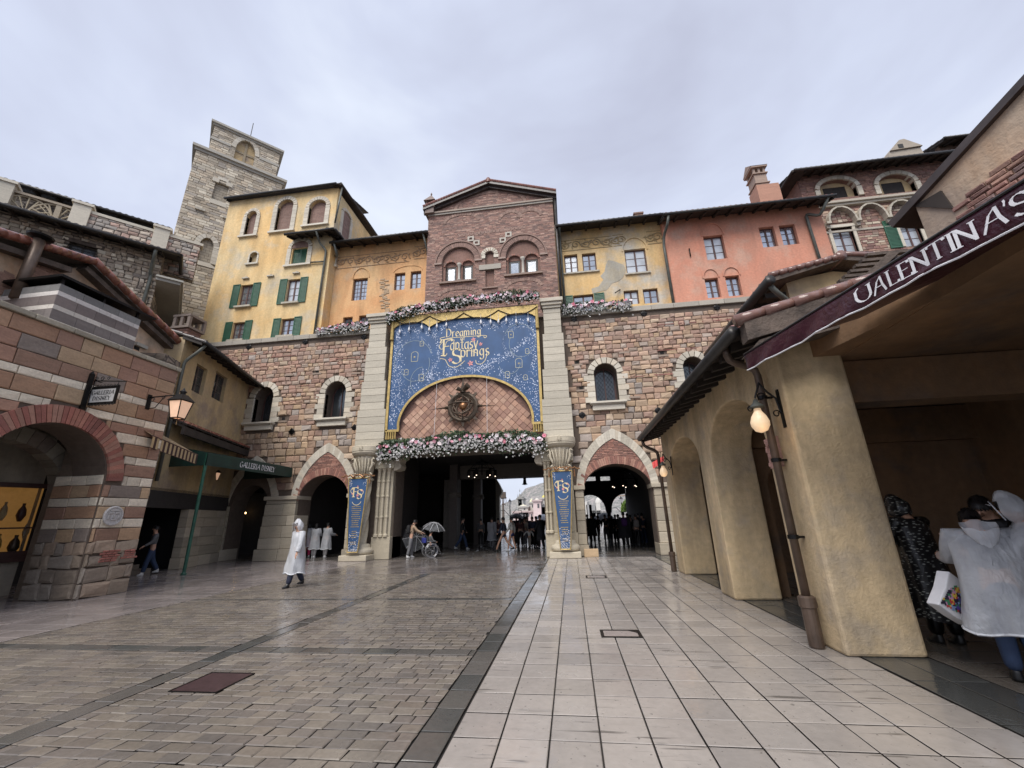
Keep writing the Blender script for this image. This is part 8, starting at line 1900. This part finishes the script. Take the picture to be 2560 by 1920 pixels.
# dark cap and glasses come with the hood: simple spectacles
def ground_at(reg,x,y): 
    p=gnd(reg(x,y)); return (p.x,p.y)
g1='visitors in pale ponchos inside the left arch'
human((ground_at(B2,545,1272)[0],20.6),60,1.62,'person in pale poncho and bright pink trousers in the left arch','offwhite','pink_trousers','white_shoe','poncho2',None,'long',((5,4),(-5,4)),((20,8,40),(10,8,30)),coatlen=.5,group=g1)
human((ground_at(B2,612,1275)[0],20.4),0,1.58,'person in pale poncho and patterned trousers in the middle of the left arch','grey','patterned','white_shoe','poncho2',None,'long',((4,4),(-4,4)),((20,8,40),(20,8,60)),coatlen=.42,group=g1)
human((ground_at(B2,712,1275)[0],20.4),-15,1.60,'person in pale poncho right beside the left blue column banner','grey','patterned','white_shoe','poncho2',None,'short',((4,4),(-4,4)),((20,8,50),(20,8,60)),coatlen=.40,group=g1)
# man with backpack pushing the wheelchair
bx,by=-7.35,18.9
bx=gnd(B3(288,1398)).x*19.6/gnd(B3(288,1398)).y; by=19.6
b_,J_,mw_=human((bx,by),-62,1.66,'person in a tan hooded jacket with black backpack pushing the wheelchair','tan_jacket','greytrouser','white_shoe',None,None,'short',((8,6),(-6,8)),((35,6,30),(40,6,30)),lean=9,bow=14,bag='black_backpack')
# open clear umbrella lying behind them
def umbrella(c,ax,r,label,mat='clearv',stick=.75):
    ax=Vector(ax).normalized(); t=thing('umbrella',c,label,'umbrella'); c=Vector(c); a1=ax.orthogonal().normalized(); a2=ax.cross(a1); mb=MB(); V=[c+ax*.28*r/.5]; F=[]; n=8
    for j in range(1,6):
        f=j/5
        for k in range(n): a=2*pi*k/n; V.append(c+(a1*cos(a)+a2*sin(a))*r*f+ax*(.28*r/.5*(1-f*f)))
    for k in range(n): F.append((0,1+k,1+(k+1)%n))
    for j in range(4):
        for k in range(n): a=1+j*n+k;b=1+j*n+(k+1)%n; F.append((a,a+n,b+n,b))
    mb.add(V,F); mb.build('canopy',M[mat],t); 
    for k in range(n):
        a=2*pi*k/n; mb=MB(); mb.tube([c+(a1*cos(a)+a2*sin(a))*r*f+ax*(.28*r/.5*(1-f*f)-.01) for f in (0,.33,.66,1)],.007,n=4); mb.build('rib',M['white'],t)
    mb=MB(); mb.tube([c+ax*.3*r/.5,c-ax*stick],.009,n=5); mb.build('shaft',M['black'],t); return t
umbrella((bx+.02,by+.45,.80),(-.1,.9,.2),.60,'open clear vinyl umbrella held behind the person pushing the wheelchair',stick=.3)
wx=gnd(B3(505,1395)).x*19.8/gnd(B3(505,1395)).y; wy=19.8
umbrella((wx+.12,wy+.1,1.22),(.2,-.15,1),.55,'clear ribbed umbrella over the child in the wheelchair',stick=.5)
wc=thing('wheelchair',(wx,wy,0),'wheelchair with a blue bag on its back inside the central gateway','wheelchair')
WH=Matrix.Translation((wx,wy,0))@Matrix.Rotation(radians(-55),4,'Z'); FW_=type('F',(),{'m':WH})
M['chrome']=plain('chrome_tube',(.6,.6,.62),.25,metal=.9,var=.05)
for s in (-1,1):
    mb=MB(); mb.tube([(s*.27,.3*cos(t*pi/14),.30+.3*sin(t*pi/14)) for t in range(29)],.014,n=6,cap=False); mb.tube([(s*.29,.25*cos(t*pi/14),.30+.25*sin(t*pi/14)) for t in range(29)],.008,n=5,cap=False)
    for k in range(8): mb.tube([(s*.27,0,.3),(s*.27,.29*cos(k*pi/4),.3+.29*sin(k*pi/4))],.004,n=3)
    mb.build('large_wheel',M['chrome'],wc,FW_,smooth=True)
    mb=MB(); mb.tube([(s*.24,.42+.09*cos(t*pi/8),.10+.09*sin(t*pi/8)) for t in range(17)],.014,n=5,cap=False); mb.build('caster_wheel',M['black'],wc,FW_)
mb=MB()
for s in (-1,1): mb.tube([(s*.23,-.35,.95),(s*.23,-.22,.92),(s*.23,-.2,.45),(s*.23,.32,.45),(s*.23,.45,.12),(s*.23,.6,.12)],.013,n=6); mb.tube([(s*.23,-.2,.68),(s*.23,.2,.68),(s*.23,.2,.45)],.012,n=6); mb.tube([(s*.23,-.2,.45),(s*.23,0,.3),(s*.23,.42,.12)],.012,n=6)
mb.tube([(-.23,-.1,.2),(.23,.1,.42)],.01,n=5); mb.tube([(.23,-.1,.2),(-.23,.1,.42)],.01,n=5); mb.build('frame',M['chrome'],wc,FW_)
mb=MB(); mb.box(-.22,.22,-.18,.28,.44,.48); mb.box(-.22,.22,-.22,-.19,.48,.88); mb.build('seat',M['black'],wc,FW_)
bl_=MB(); bl_.box(-.19,.19,-.36,-.23,.62,.84); o=bl_.build('bag',cloth('blue_bag',(.03,.04,.25)),None,FW_,bevel=.03); tag(o,'royal blue bag hanging on the back of the wheelchair','bag')
p=WH@Vector((0,0,0)); human((p.x,p.y),-55,1.25,'child sitting in the wheelchair under a clear umbrella','grey','navy','black_shoe',None,None,'short',((80,78),(80,78)),((20,10,50),(20,10,50)),fingers=False)
ch_=[o for o in bpy.data.objects if o.get('label')=='child sitting in the wheelchair under a clear umbrella'][0]; ch_.location.z+=.12
# people further in
far=[(B3,705,1268,10,1.66,'person in pale overalls raising both arms to take a picture in the gateway','beige','beige','white_shoe',None,dict(arms=((120,10,80),(120,10,80)))),
(B3,865,1300,-75,1.72,'person in black jacket and blue jeans walking through the central gateway','black','jeans','white_shoe',None,dict(legs=((24,10),(-20,18)))),
(B3,1072,1262,5,1.6,'person in grey top standing between the two inner piers','grey','black','black_shoe',None,{}),
(B3,1195,1290,2,1.66,'person in smoky see-through raincoat in the middle of the gateway','grey','grey','black_shoe','poncho_d',{}),
(B3,1270,1270,10,1.62,'person in brown top just left of the walking pair','maroon_top','black','black_shoe',None,{}),
(B3,1325,1322,80,1.72,'person in navy shorts and sweater striding left in the gateway','navy','navy','black_shoe',None,dict(legs=((30,8),(-24,26)),bare=True)),
(B3,1418,1318,70,1.66,'person in white jacket and blue denim shorts in the gateway','offwhite','denim_shorts','white_shoe',None,dict(legs=((18,10),(-8,14)),bare=True)),
(B3,1510,1268,20,1.60,'person with long hair in maroon top behind the walking pair','maroon_top','black','black_shoe',None,dict(hair='long')),
(B3,1562,1262,-10,1.62,'person in beige top seen from behind near the opening','beige','greytrouser','black_shoe',None,{}),
(B3,1612,1285,160,1.05,'small child in pale dress holding hands near the opening','offwhite','beige','black_shoe',None,dict(arms=((10,50,10),(10,60,10)),fingers=False)),
(B3,1650,1275,170,1.64,'person in dark blue holding the small child','navy','black','black_shoe',None,{}),
(B3,1740,1295,60,1.72,'person in long black coat beside the right jamb of the gateway','black','black','black_shoe','blackcoat',{}),
(B3,1590,1255,8,1.66,'person in dark coat behind the small child','black','black','black_shoe','blackcoat',{}),
(B3,1470,1258,-12,1.7,'person in dark coat at the left of the group by the opening','navy','black','black_shoe','blackcoat',{}),
(B3,1692,1262,-20,1.66,'person in black with short hair behind the long black coat','black','black','black_shoe',None,{}),
(C7,225,1330,5,1.7,'tall person in black between the left figures of the right arch','black','black','black_shoe',None,{}),
(C7,600,1310,-8,1.68,'person in black with collar in front of the right arch column','black','navy','black_shoe','blackcoat',{}),
(C7,715,1330,12,1.64,'person in black left of the purple backpack','black','black','black_shoe',None,{}),
(C7,930,1350,5,1.7,'person in dark coat half behind the purple backpack','black','black','black_shoe','blackcoat',{}),
(C7,1130,1350,-5,1.7,'tall person in black behind the grey patterned backpack','black','black','black_shoe','blackcoat',{}),
(C7,165,1290,0,1.55,'person at the left end of the crowd in the right arch','maroon_top','offwhite','black_shoe',None,{}),
(C7,300,1380,10,1.72,'person in black puffed coat left in the right arch crowd','black','black','black_shoe','blackcoat',{}),
(C7,405,1330,-60,1.62,'person in black side-on looking right in the right arch','black','black','black_shoe',None,{}),
(C7,535,1340,5,1.66,'person in black holding a phone below the right arch column','black','grey','black_shoe',None,{}),
(C7,650,1300,-10,1.55,'short person in dark clothes right of the arch column','navy','black','black_shoe',None,{}),
(C7,770,1370,20,1.66,'person in black beside the purple backpack','black','black','black_shoe',None,dict(legs=((14,8),(-12,14)))),
(C7,870,1440,0,1.74,'large person in black with a purple starred backpack in the right arch','black','black','black_shoe','blackcoat',dict(bag='purple_backpack',wide=1.25)),
(C7,985,1400,-20,1.6,'person in dark grey between two backpacks in the right arch','grey','black','black_shoe',None,{}),
(C7,1080,1430,0,1.62,'person with grey patterned backpack at right in the right arch','black','black','black_shoe',None,dict(bag='grey_backpack')),
(C7,1190,1400,10,1.66,'person in dark teal by the right wall of the right arch','navy','jeans','black_shoe',None,{}),
(C7,1260,1380,30,1.6,'rightmost person in black in the right arch crowd','black','black','black_shoe',None,{})]
M['blackcoat']=cloth('black_coat_cloth',(.012,.012,.015)); M['poncho_d']=ponchomat('smoky_vinyl',.6,(.4,.41,.44))
for reg,fx,fy,hd,H,lab,tp_,bt_,sh_,co_,kw in far:
    p=gnd(reg(fx,fy)); Y=min(max(p.y,19.6),30)
    pos=(p.x*Y/p.y,Y); kw=dict(kw); human(pos,hd,H,lab,tp_,bt_,sh_,co_,group='visitors in the central gateway' if reg is B3 else 'crowd of visitors in the right arch',**({**dict(coatlen=.45,legs=((6,5),(-6,6)),hair='short',fingers=False),**kw}))
p=FW.uv(C8(250,1520)); P=FW.P(FW.uv(C8(255,1515),-.8)[0],-.8,0); human((P.x,P.y),150,1.66,'person in grey jacket and jeans on the shaded shop steps','grey','jeans','white_shoe',None,None,'short',((14,6),(-14,16)),((20,8,40),(-10,8,20)))
# ---- foreground group under the awning ----
M['printcoat']=None
m=MT('black_and_white_print'); n=m.n('TexVoronoi',Vector=m.map(m.pos(),(16,16,44),rot=(.6,.5,.3)),Scale=1,Randomness=1); m.set('Base Color',m.ramp(n.outputs['Distance'],(.2,(.34,.36,.34)),(.34,(.012,.012,.014)))); m.set('Roughness',.35); m.bump(m.noise(m.pos(),9,3),.5,.03); M['printcoat']=m.mat
wp=gnd(D(2165,1466)); 
human((4.18,5.15),-25,1.60,'person in translucent white rain cape and blue jeans seen from behind at right edge','navy','jeans','black_shoe','poncho2','down','short',((6,4),(2,4)),((26,10,62),(30,12,66)),lean=12,bow=32,coatlen=.44,wide=1.28)
human((4.50,6.5),15,1.72,'person in long black and white printed hooded raincoat beside the near pillar','black','black','black_shoe','printcoat','up',None,((3,3),(-3,3)),((30,8,60),(30,8,60)),lean=6,bow=22,coatlen=.28)
human((4.92,5.86),118,1.72,'person with dark hair in dark clothes looking down at the right edge','black','black','white_shoe',None,None,'short',((3,3),(-3,3)),((40,10,60),(40,10,60)),lean=6,bow=30)
human((4.66,5.18),50,1.66,'person in a white hooded rain cape cut off by the right edge','grey','navy','black_shoe','poncho2','up','short',((4,4),(-4,4)),((30,14,60),(30,14,60)),lean=4,bow=10,coatlen=.45,wide=1.15)
# colourful shopping bag hanging at the cape's side
sb2=thing('shopping_bag',(3.9,5.35,.5),'white shopping bag with colourful abstract print held by the person in the rain cape','bag')
SBF=Fr(3.86,5.42,20); q4=[SBF.uv(C5(*p)) for p in ((425,1018),(680,1185),(640,1090),(505,765))]
sbp=[SBF.uv(C5(*p)) for p in ((425,1015),(560,1115),(680,1185),(700,1060),(600,830),(505,760),(480,880))]
mb=MB(); mb.prism(sbp,-.03,.09); mb.build('bag_body',M['white'],sb2,SBF,bevel=.012)
mb=MB(); rn=random.Random(5); pc=[(.55,.05,.06),(.75,.55,.08),(.10,.06,.35),(.05,.25,.12),(.6,.3,.5),(.25,.35,.6),(.03,.02,.05),(.03,.02,.05)]
inn4=[SBF.uv(C5(*p)) for p in ((440,1000),(560,1070),(640,1090),(600,930),(560,870),(500,900))]
xs=[p[0] for p in inn4]; zs=[p[1] for p in inn4]
for i in range(16):
    for j in range(16):
        u=min(xs)+(max(xs)-min(xs))*(i+.5)/16; v=min(zs)+(max(zs)-min(zs))*(j+.5)/16
        if inside((u,v),inn4): w_=(max(xs)-min(xs))/26; h_=(max(zs)-min(zs))/22; mb.add([(u-w_,-.036-.0004*((i+j)%3),v-h_),(u+w_,-.036-.0004*((i+j)%3),v-h_*.6),(u+w_*.8,-.036-.0004*((i+j)%3),v+h_),(u-w_,-.036-.0004*((i+j)%3),v+h_*.8)],[(0,1,2,3),(3,2,1,0)],0,pc[(i//3*5+j//3*3+rn.randint(0,1))%8])
mb.build('abstract_print',colmat('bag_print',.5,.1),sb2,SBF)
flush_skin()
cnt={}
for g,lab in BAGS:
    g['label']=('black backpack on the back of the person in the tan jacket','purple starred backpack in the crowd of the right arch','grey patterned backpack at the right of the right arch')[BAGS.index((g,lab))]; del g['_b']
# ================= LIGHT FITTINGS IN THE PASSAGES =================
def chandelier(c,r,n,label,drop=.6):
    t=thing('chandelier',c,label,'chandelier'); c=Vector(c); mb=MB()
    for rr,z in ((r,0),(r*.55,.35)): mb.tube([c+Vector((rr*cos(k*pi/12),rr*sin(k*pi/12),z)) for k in range(25)],.03,n=5,cap=False)
    mb.tube([c+Vector((0,0,-.3)),c+Vector((0,0,drop+.5))],.035,n=6)
    for k in range(6): a=k*pi/3; mb.tube([c+Vector((0,0,.5)),c+Vector((r*.55*cos(a),r*.55*sin(a),.35)),c+Vector((r*cos(a),r*sin(a),0))],.016,n=4)
    mb.build('iron_frame',M['black'],t)
    for k in range(n):
        a=2*pi*k/n+.3; p=c+Vector((r*cos(a),r*sin(a),-.06)); mb=MB(); mb.lathe([(.06,p.z-.30),(.09,p.z-.24),(.09,p.z-.02),(.05,p.z+.03),(.02,p.z+.1)],p.x,p.y,n=8); l_=mb.build('lantern',M['black'],t); mb=MB(); mb.lathe([(.01,p.z-.34),(.035,p.z-.32),(.01,p.z-.30)],p.x,p.y,n=6); mb.build('glow',M['bulbdim'],l_)
    return t
M['bulbdim']=plain('dim_bulb',(1,.8,.6),.3,var=0,bump=0,emit=1.6,ec=(1,.78,.6))
c=atY(B3(1085,415),23.5); chandelier((c.x,23.5,c.z),.75,6,'black iron chandelier with small lit lanterns hanging in the central gateway',drop=.3)
c=atY(C7(860,300),24.5); chandelier((c.x-.1,24.5,c.z+.1),.7,6,'black iron chandelier hanging in the right arch',drop=.0)
c=atY(B2(610,560),24); chandelier((c.x,24,c.z),.6,5,'dim chandelier with three visible lamps in the left arch',drop=.3)
c=atY(C6(725,110),31); t=thing('hanging_lantern',(c.x,31,c.z),'small dark lantern hanging from the rear beam against the sky','lantern'); mb=MB(); mb.lathe([(.02,c.z-.25),(.22,c.z-.2),(.13,c.z-.12),(.10,c.z+.2),(.15,c.z+.25),(.03,c.z+.32),(.03,c.z+.6)],c.x,31,n=10); mb.build('lantern_body',M['black'],t)
# ================= HARBOUR VIEW THROUGH THE GATE =================
hb=random.Random(40)
M['hill']=MT('haze_grey_hillside').mat
m=MT('haze_grey_hill'); n=m.noise(m.pos(),.12,8,.7); n2=m.noise(m.pos(),.7,5,.7); m.set('Base Color',m.mix(m.ramp(n2,(.42,0),(.6,1)),(.17,.175,.165),m.mix(m.ramp(n,(.45,0),(.6,1)),(.30,.29,.27),(.40,.35,.34)))); m.set('Roughness',.95); m.bump(n2,.8,1.0); M['hill']=m.mat  # light grey holds haze and overexposure in the hill's own colour
Yh=230; prof=[(-60,3),(C6,)][:1]
pp=[atY(C6(*p),Yh) for p in ((200,640),(340,540),(480,440),(560,425),(660,330),(740,250),(850,215),(950,175),(1030,110),(1140,60))]
HP=[(p.x,p.z) for p in pp]; HP=[(HP[0][0]-80,1),(HP[0][0]-10,2)]+HP+[(HP[-1][0]+25,HP[-1][1]+14),(HP[-1][0]+60,HP[-1][1]+4),(HP[-1][0]+130,12),(HP[-1][0]+220,2)]
def hprof(x):
    for a,b in zip(HP,HP[1:]):
        if a[0]<=x<=b[0]: return a[1]+(b[1]-a[1])*(x-a[0])/(b[0]-a[0])
    return 0
V=[];F=[];nx,ny=120,26
for j in range(ny+1):
    y=Yh-85+j*7
    for i in range(nx+1):
        x=HP[0][0]+(HP[-1][0]-HP[0][0])*i/nx; t=(y-(Yh-85))/85; f=min(1,max(0,t))**1.25 if t<=1 else max(0,1-(t-1)*1.1)
        V.append((x,y,-.5+hprof(x*(1)+0)*f*(1+.05*sin(x*.3+y*.2))+ (hb.uniform(-1.1,1.1) if 0<f<.98 else 0)*(.3+f)))
for j in range(ny):
    for i in range(nx): a=j*(nx+1)+i; F.append((a,a+1,a+nx+2,a+nx+1))
mb=MB(); mb.add(V,F); o=mb.build('hills',M['hill'],smooth=True); struct(o)
def pbox(mb,reg,x0,y0,x1,y1,Y,dp,c=(1,1,1)):
    a=atY(reg(x0,y1),Y); b=atY(reg(x1,y0),Y); mb.box(a.x,b.x,Y,Y+dp,min(a.z,b.z),max(a.z,b.z),0,c); return a,b
M['town']=colmat('harbour_town_wall',.8,.25,1.2,bump=.3)
def dome(mb,cx,cy,z,r,h,c,n=16): mb.lathe([(r,z),(r*.98,z+h*.25),(r*.82,z+h*.55),(r*.5,z+h*.85),(r*.12,z+h),(r*.05,z+h*1.25),(.02,z+h*1.5)],cx,cy,0,c,n=n)
def harbour(label,Y,walls,domes,wins,name='harbour_house'):
    a=atY(C6(*walls[0][:2]),Y); t=thing(name,(a.x,Y,0),label,'building')
    mb=MB()
    for (x0,y0,x1,y1,c) in walls:
        A_,B_=atY(C6(x0,y1),Y),atY(C6(x1,y0),Y); mb.box(A_.x,B_.x,Y,Y+8,0,B_.z,0,c); mb.box(A_.x-.3,B_.x+.3,Y-.3,Y+8.3,B_.z,B_.z+.35,0,kc(c,.7,.8))
    mb.build('wall',M['town'],t)
    for (x,y,wpx_,hpx,c) in domes:
        p=atY(C6(x,y),Y+3); r=abs(atY(C6(x+wpx_/2,y),Y+3).x-p.x); hh=abs(atY(C6(x,y-hpx),Y+3).z-p.z); mb=MB(); dome(mb,p.x,Y+3,p.z,r,hh*.8,c); mb.build('dome',M['town'],t)
    for (x0,y0,x1,y1) in wins:
        A_,B_=atY(C6(x0,y1),Y),atY(C6(x1,y0),Y); mb=MB(); mb.box(A_.x,B_.x,Y-.06,Y-.002,A_.z,B_.z,0,(.10,.10,.11)); mb.build('window',M['town'],t)
PK=(.62,.50,.49); WH_=(.60,.58,.54); GY=(.33,.34,.35)  # pale wall colours hold the overexposed brightness of the far view
harbour('long low pink harbour front with pale roof seen through the gateway',95,[(505,715,930,900,PK),(610,620,790,700,WH_)],[(700,615,190,60,(.62,.58,.46))],[(540+i*62,750,565+i*62,800) for i in range(6)]+[(705,640,735,670)])
harbour('pink square tower with dark balcony window in the harbour',92,[(905,500,1040,900,(.66,.53,.52))],[(968,500,120,75,(.60,.56,.50))],[(978,545,1012,630)])
harbour('pale domed villa beside the pink tower',97,[(820,540,900,720,WH_)],[(862,530,90,90,(.62,.62,.42)),(872,470,30,40,(.5,.5,.42))],[(870,570,890,620)])
harbour('yellow domed fortress hall behind the right column',94,[(1060,455,1180,620,(.58,.56,.52)),(1040,610,1180,900,GY)],[(1130,455,150,110,(.62,.55,.16))],[(1085,560,1112,600),(1130,560,1170,600),(1075,780,1150,880)])
harbour('slim stone lighthouse tower with spires on the harbour hill',140,[(600,430,665,600,(.42,.41,.38)),(580,455,690,640,(.36,.35,.33))],[(628,425,55,90,(.25,.24,.23)),(628,310,18,60,(.22,.22,.22)),(585,450,12,110,(.25,.25,.24)),(668,400,12,110,(.25,.25,.24))],[(618,500,632,530)])
# rocky terraces and white houses behind the right arch
t=thing('harbour_house',(8,90,0),'white stepped harbour house seen through the left half of the right arch','building'); mb=MB()
for (x0,y0,x1,y1,c) in ((85,645,185,900,WH_),(230,640,262,800,(.36,.36,.35)),(360,680,415,900,WH_),(280,800,520,900,(.48,.47,.46)),(190,700,330,900,(.30,.30,.30))): 
    A_,B_=atY(C7(x0,y1),90),atY(C7(x1,y0),90); mb.box(A_.x,B_.x,90,97,0,B_.z,0,c)
p=atY(C7(387,680),93); dome(mb,p.x,93,p.z,.7,1.2,WH_); mb.build('wall',M['town'],t)
for x in range(285,520,26): A_,B_=atY(C7(x,845),89.9),atY(C7(x+12,815),89.9); mb=MB(); mb.box(A_.x,B_.x,89.85,89.98,A_.z,B_.z,0,(.12,.12,.12)); mb.build('window',M['town'],t)
# ship mast
p=atY(C6(300,580),120); t=thing('ship_mast',(p.x,120,0),'thin ship mast with yards rising over the harbour','ship'); mb=MB(); q=atY(C6(292,270),120); mb.tube([(p.x,120,0),(q.x,120,q.z)],[.45,.12],n=6)
for (x0,y0,x1,y1) in ((255,440,365,432),(270,378,318,372),(270,560,335,556)): a,b=atY(C6(x0,y0),120),atY(C6(x1,y1),120); mb.tube([a,b],.2,n=5)
for (x0,y0) in ((235,590),(350,590),(400,600)): a,b=atY(C6(297,300),120),atY(C6(x0,y0),120); mb.tube([a,b],.06,n=3)
a=atY(C6(290,375),120); mb.box(a.x-.9,a.x+.9,119.6,120.4,a.z-.8,a.z+.8); mb.build('mast',M['beam'],t)
# lamp posts on the promenade
def lamppost(reg,top,base_y,Y,label,arms=1):
    p=atY(reg(*top),Y); t=thing('street_lamp',(p.x,Y,0),label,'street lamp'); mb=MB(); H=p.z; mb.lathe([(.14,0),(.14,.3),(.07,.5),(.05,H*.5),(.045,H-.5)],p.x,Y,n=8)
    offs=[0] if arms==1 else [0,-1.15,1.15]
    for o_ in offs:
        zt_=H-.5 if o_==0 else H-1.35
        if o_: mb.tube([(p.x,Y,H-1.6),(p.x+o_*.5,Y,H-.95),(p.x+o_,Y,H-1.05),(p.x+o_,Y,zt_)],.03,n=5)
    mb.build('post',M['black'],t)
    for o_ in offs:
        zt_=H-.5 if o_==0 else H-1.75; mb=MB(); mb.lathe([(.09,zt_),(.17,zt_+.36),(.17,zt_+.37)],p.x+o_,Y,n=6); mb.build('lantern_glass',M['white'],t); mb=MB(); mb.lathe([(.2,zt_+.37),(.05,zt_+.5),(.02,zt_+.62)],p.x+o_,Y,n=6); mb.build('lantern_cap',M['black'],t)
lamppost(C6,(430,470),0,42,'black lamp post with three white lanterns seen through the gateway',3)
lamppost(C7,(775,575),0,44,'black lamp post with white lantern seen through the right arch',3)
# clipped hedge and round sign beyond the right arch
p0_,p1_=atY(C7(800,830),37),atY(C7(1120,580),37); hd=thing('ivy_canopy',((p0_.x+p1_.x)/2,37,p0_.z),'bright green leafy mound with dark underside beyond the right arch','plant'); mb=MB(); rn=random.Random(77)
cx=(p0_.x+p1_.x)/2; rx=(p1_.x-p0_.x)/2; cz=p0_.z; rz=p1_.z-p0_.z
for _ in range(3500):
    a=rn.uniform(0,pi); b=rn.uniform(0,2*pi); c=Vector((cx+rx*cos(a)*abs(cos(b*.5))**.2,37+1.2*sin(b),cz+rz*sin(a)*rn.uniform(.7,1)**.5)); d1=Vector((rn.gauss(0,1),rn.gauss(0,1),rn.gauss(0,1))).normalized(); d2=d1.orthogonal().normalized(); k=rn.uniform(.6,1.3)
    mb.add([c-d1*.07,c+d2*.04,c+d1*.07,c-d2*.04],[(0,1,2,3)],0,(.22*k,.36*k,.05*k))
mb.build('foliage',M['leaf'],hd); mb=MB(); V=[(cx+rx*.8*cos(pi*k/12),36.8,cz+rz*.7*sin(pi*k/12)) for k in range(13)]; mb.extr(V,(0,.5,0)); mb.build('branches',M['leafcore'] if 'leafcore' in M else plain('dark_twigs',(.03,.045,.015),.9),hd)
p=atY(C7(995,655),35.5); t=thing('round_sign',(p.x,35.5,p.z),'oval dark sign with worn gilt rim hanging before the leafy mound','sign'); mb=MB(); pr=[(p.x+.52*cos(k*pi/12),p.z+.33*sin(k*pi/12)) for k in range(24)]; mb.prism(pr,35.5,35.56); mb.build('board',M['bronze'],t); mb=MB(); mb.tube([(p.x+.52*cos(k*pi/12),35.49,p.z+.33*sin(k*pi/12)) for k in range(25)],.035,n=6,cap=False); mb.tube([(p.x-.3,35.47,p.z-.05),(p.x-.1,35.47,p.z+.08),(p.x+.1,35.47,p.z-.02),(p.x+.3,35.47,p.z+.06)],.04,n=5); mb.tube([(p.x-1.2,35.5,p.z+.5),(p.x+.6,35.5,p.z+.5)],.025,n=5); mb.tube([(p.x,35.5,p.z+.3),(p.x,35.5,p.z+.5)],.012,n=4); mb.build('gilt_rim',M['copper'],t)
for (reg,x,y,lab,mt,r) in ((C6,570,830,'dark open umbrella among the crowd beyond the gateway','blackcoat',.62),(C6,1085,850,'white open umbrella right of the black coat beyond the gateway','white',.65),(C7,500,960,'wide grey umbrella behind the crowd in the right arch','grey',.9)):
    p=atY(reg(x,y),34.5); umbrella((p.x,34.5,p.z),(.1,-.1,1),r,lab,mt,stick=.7)
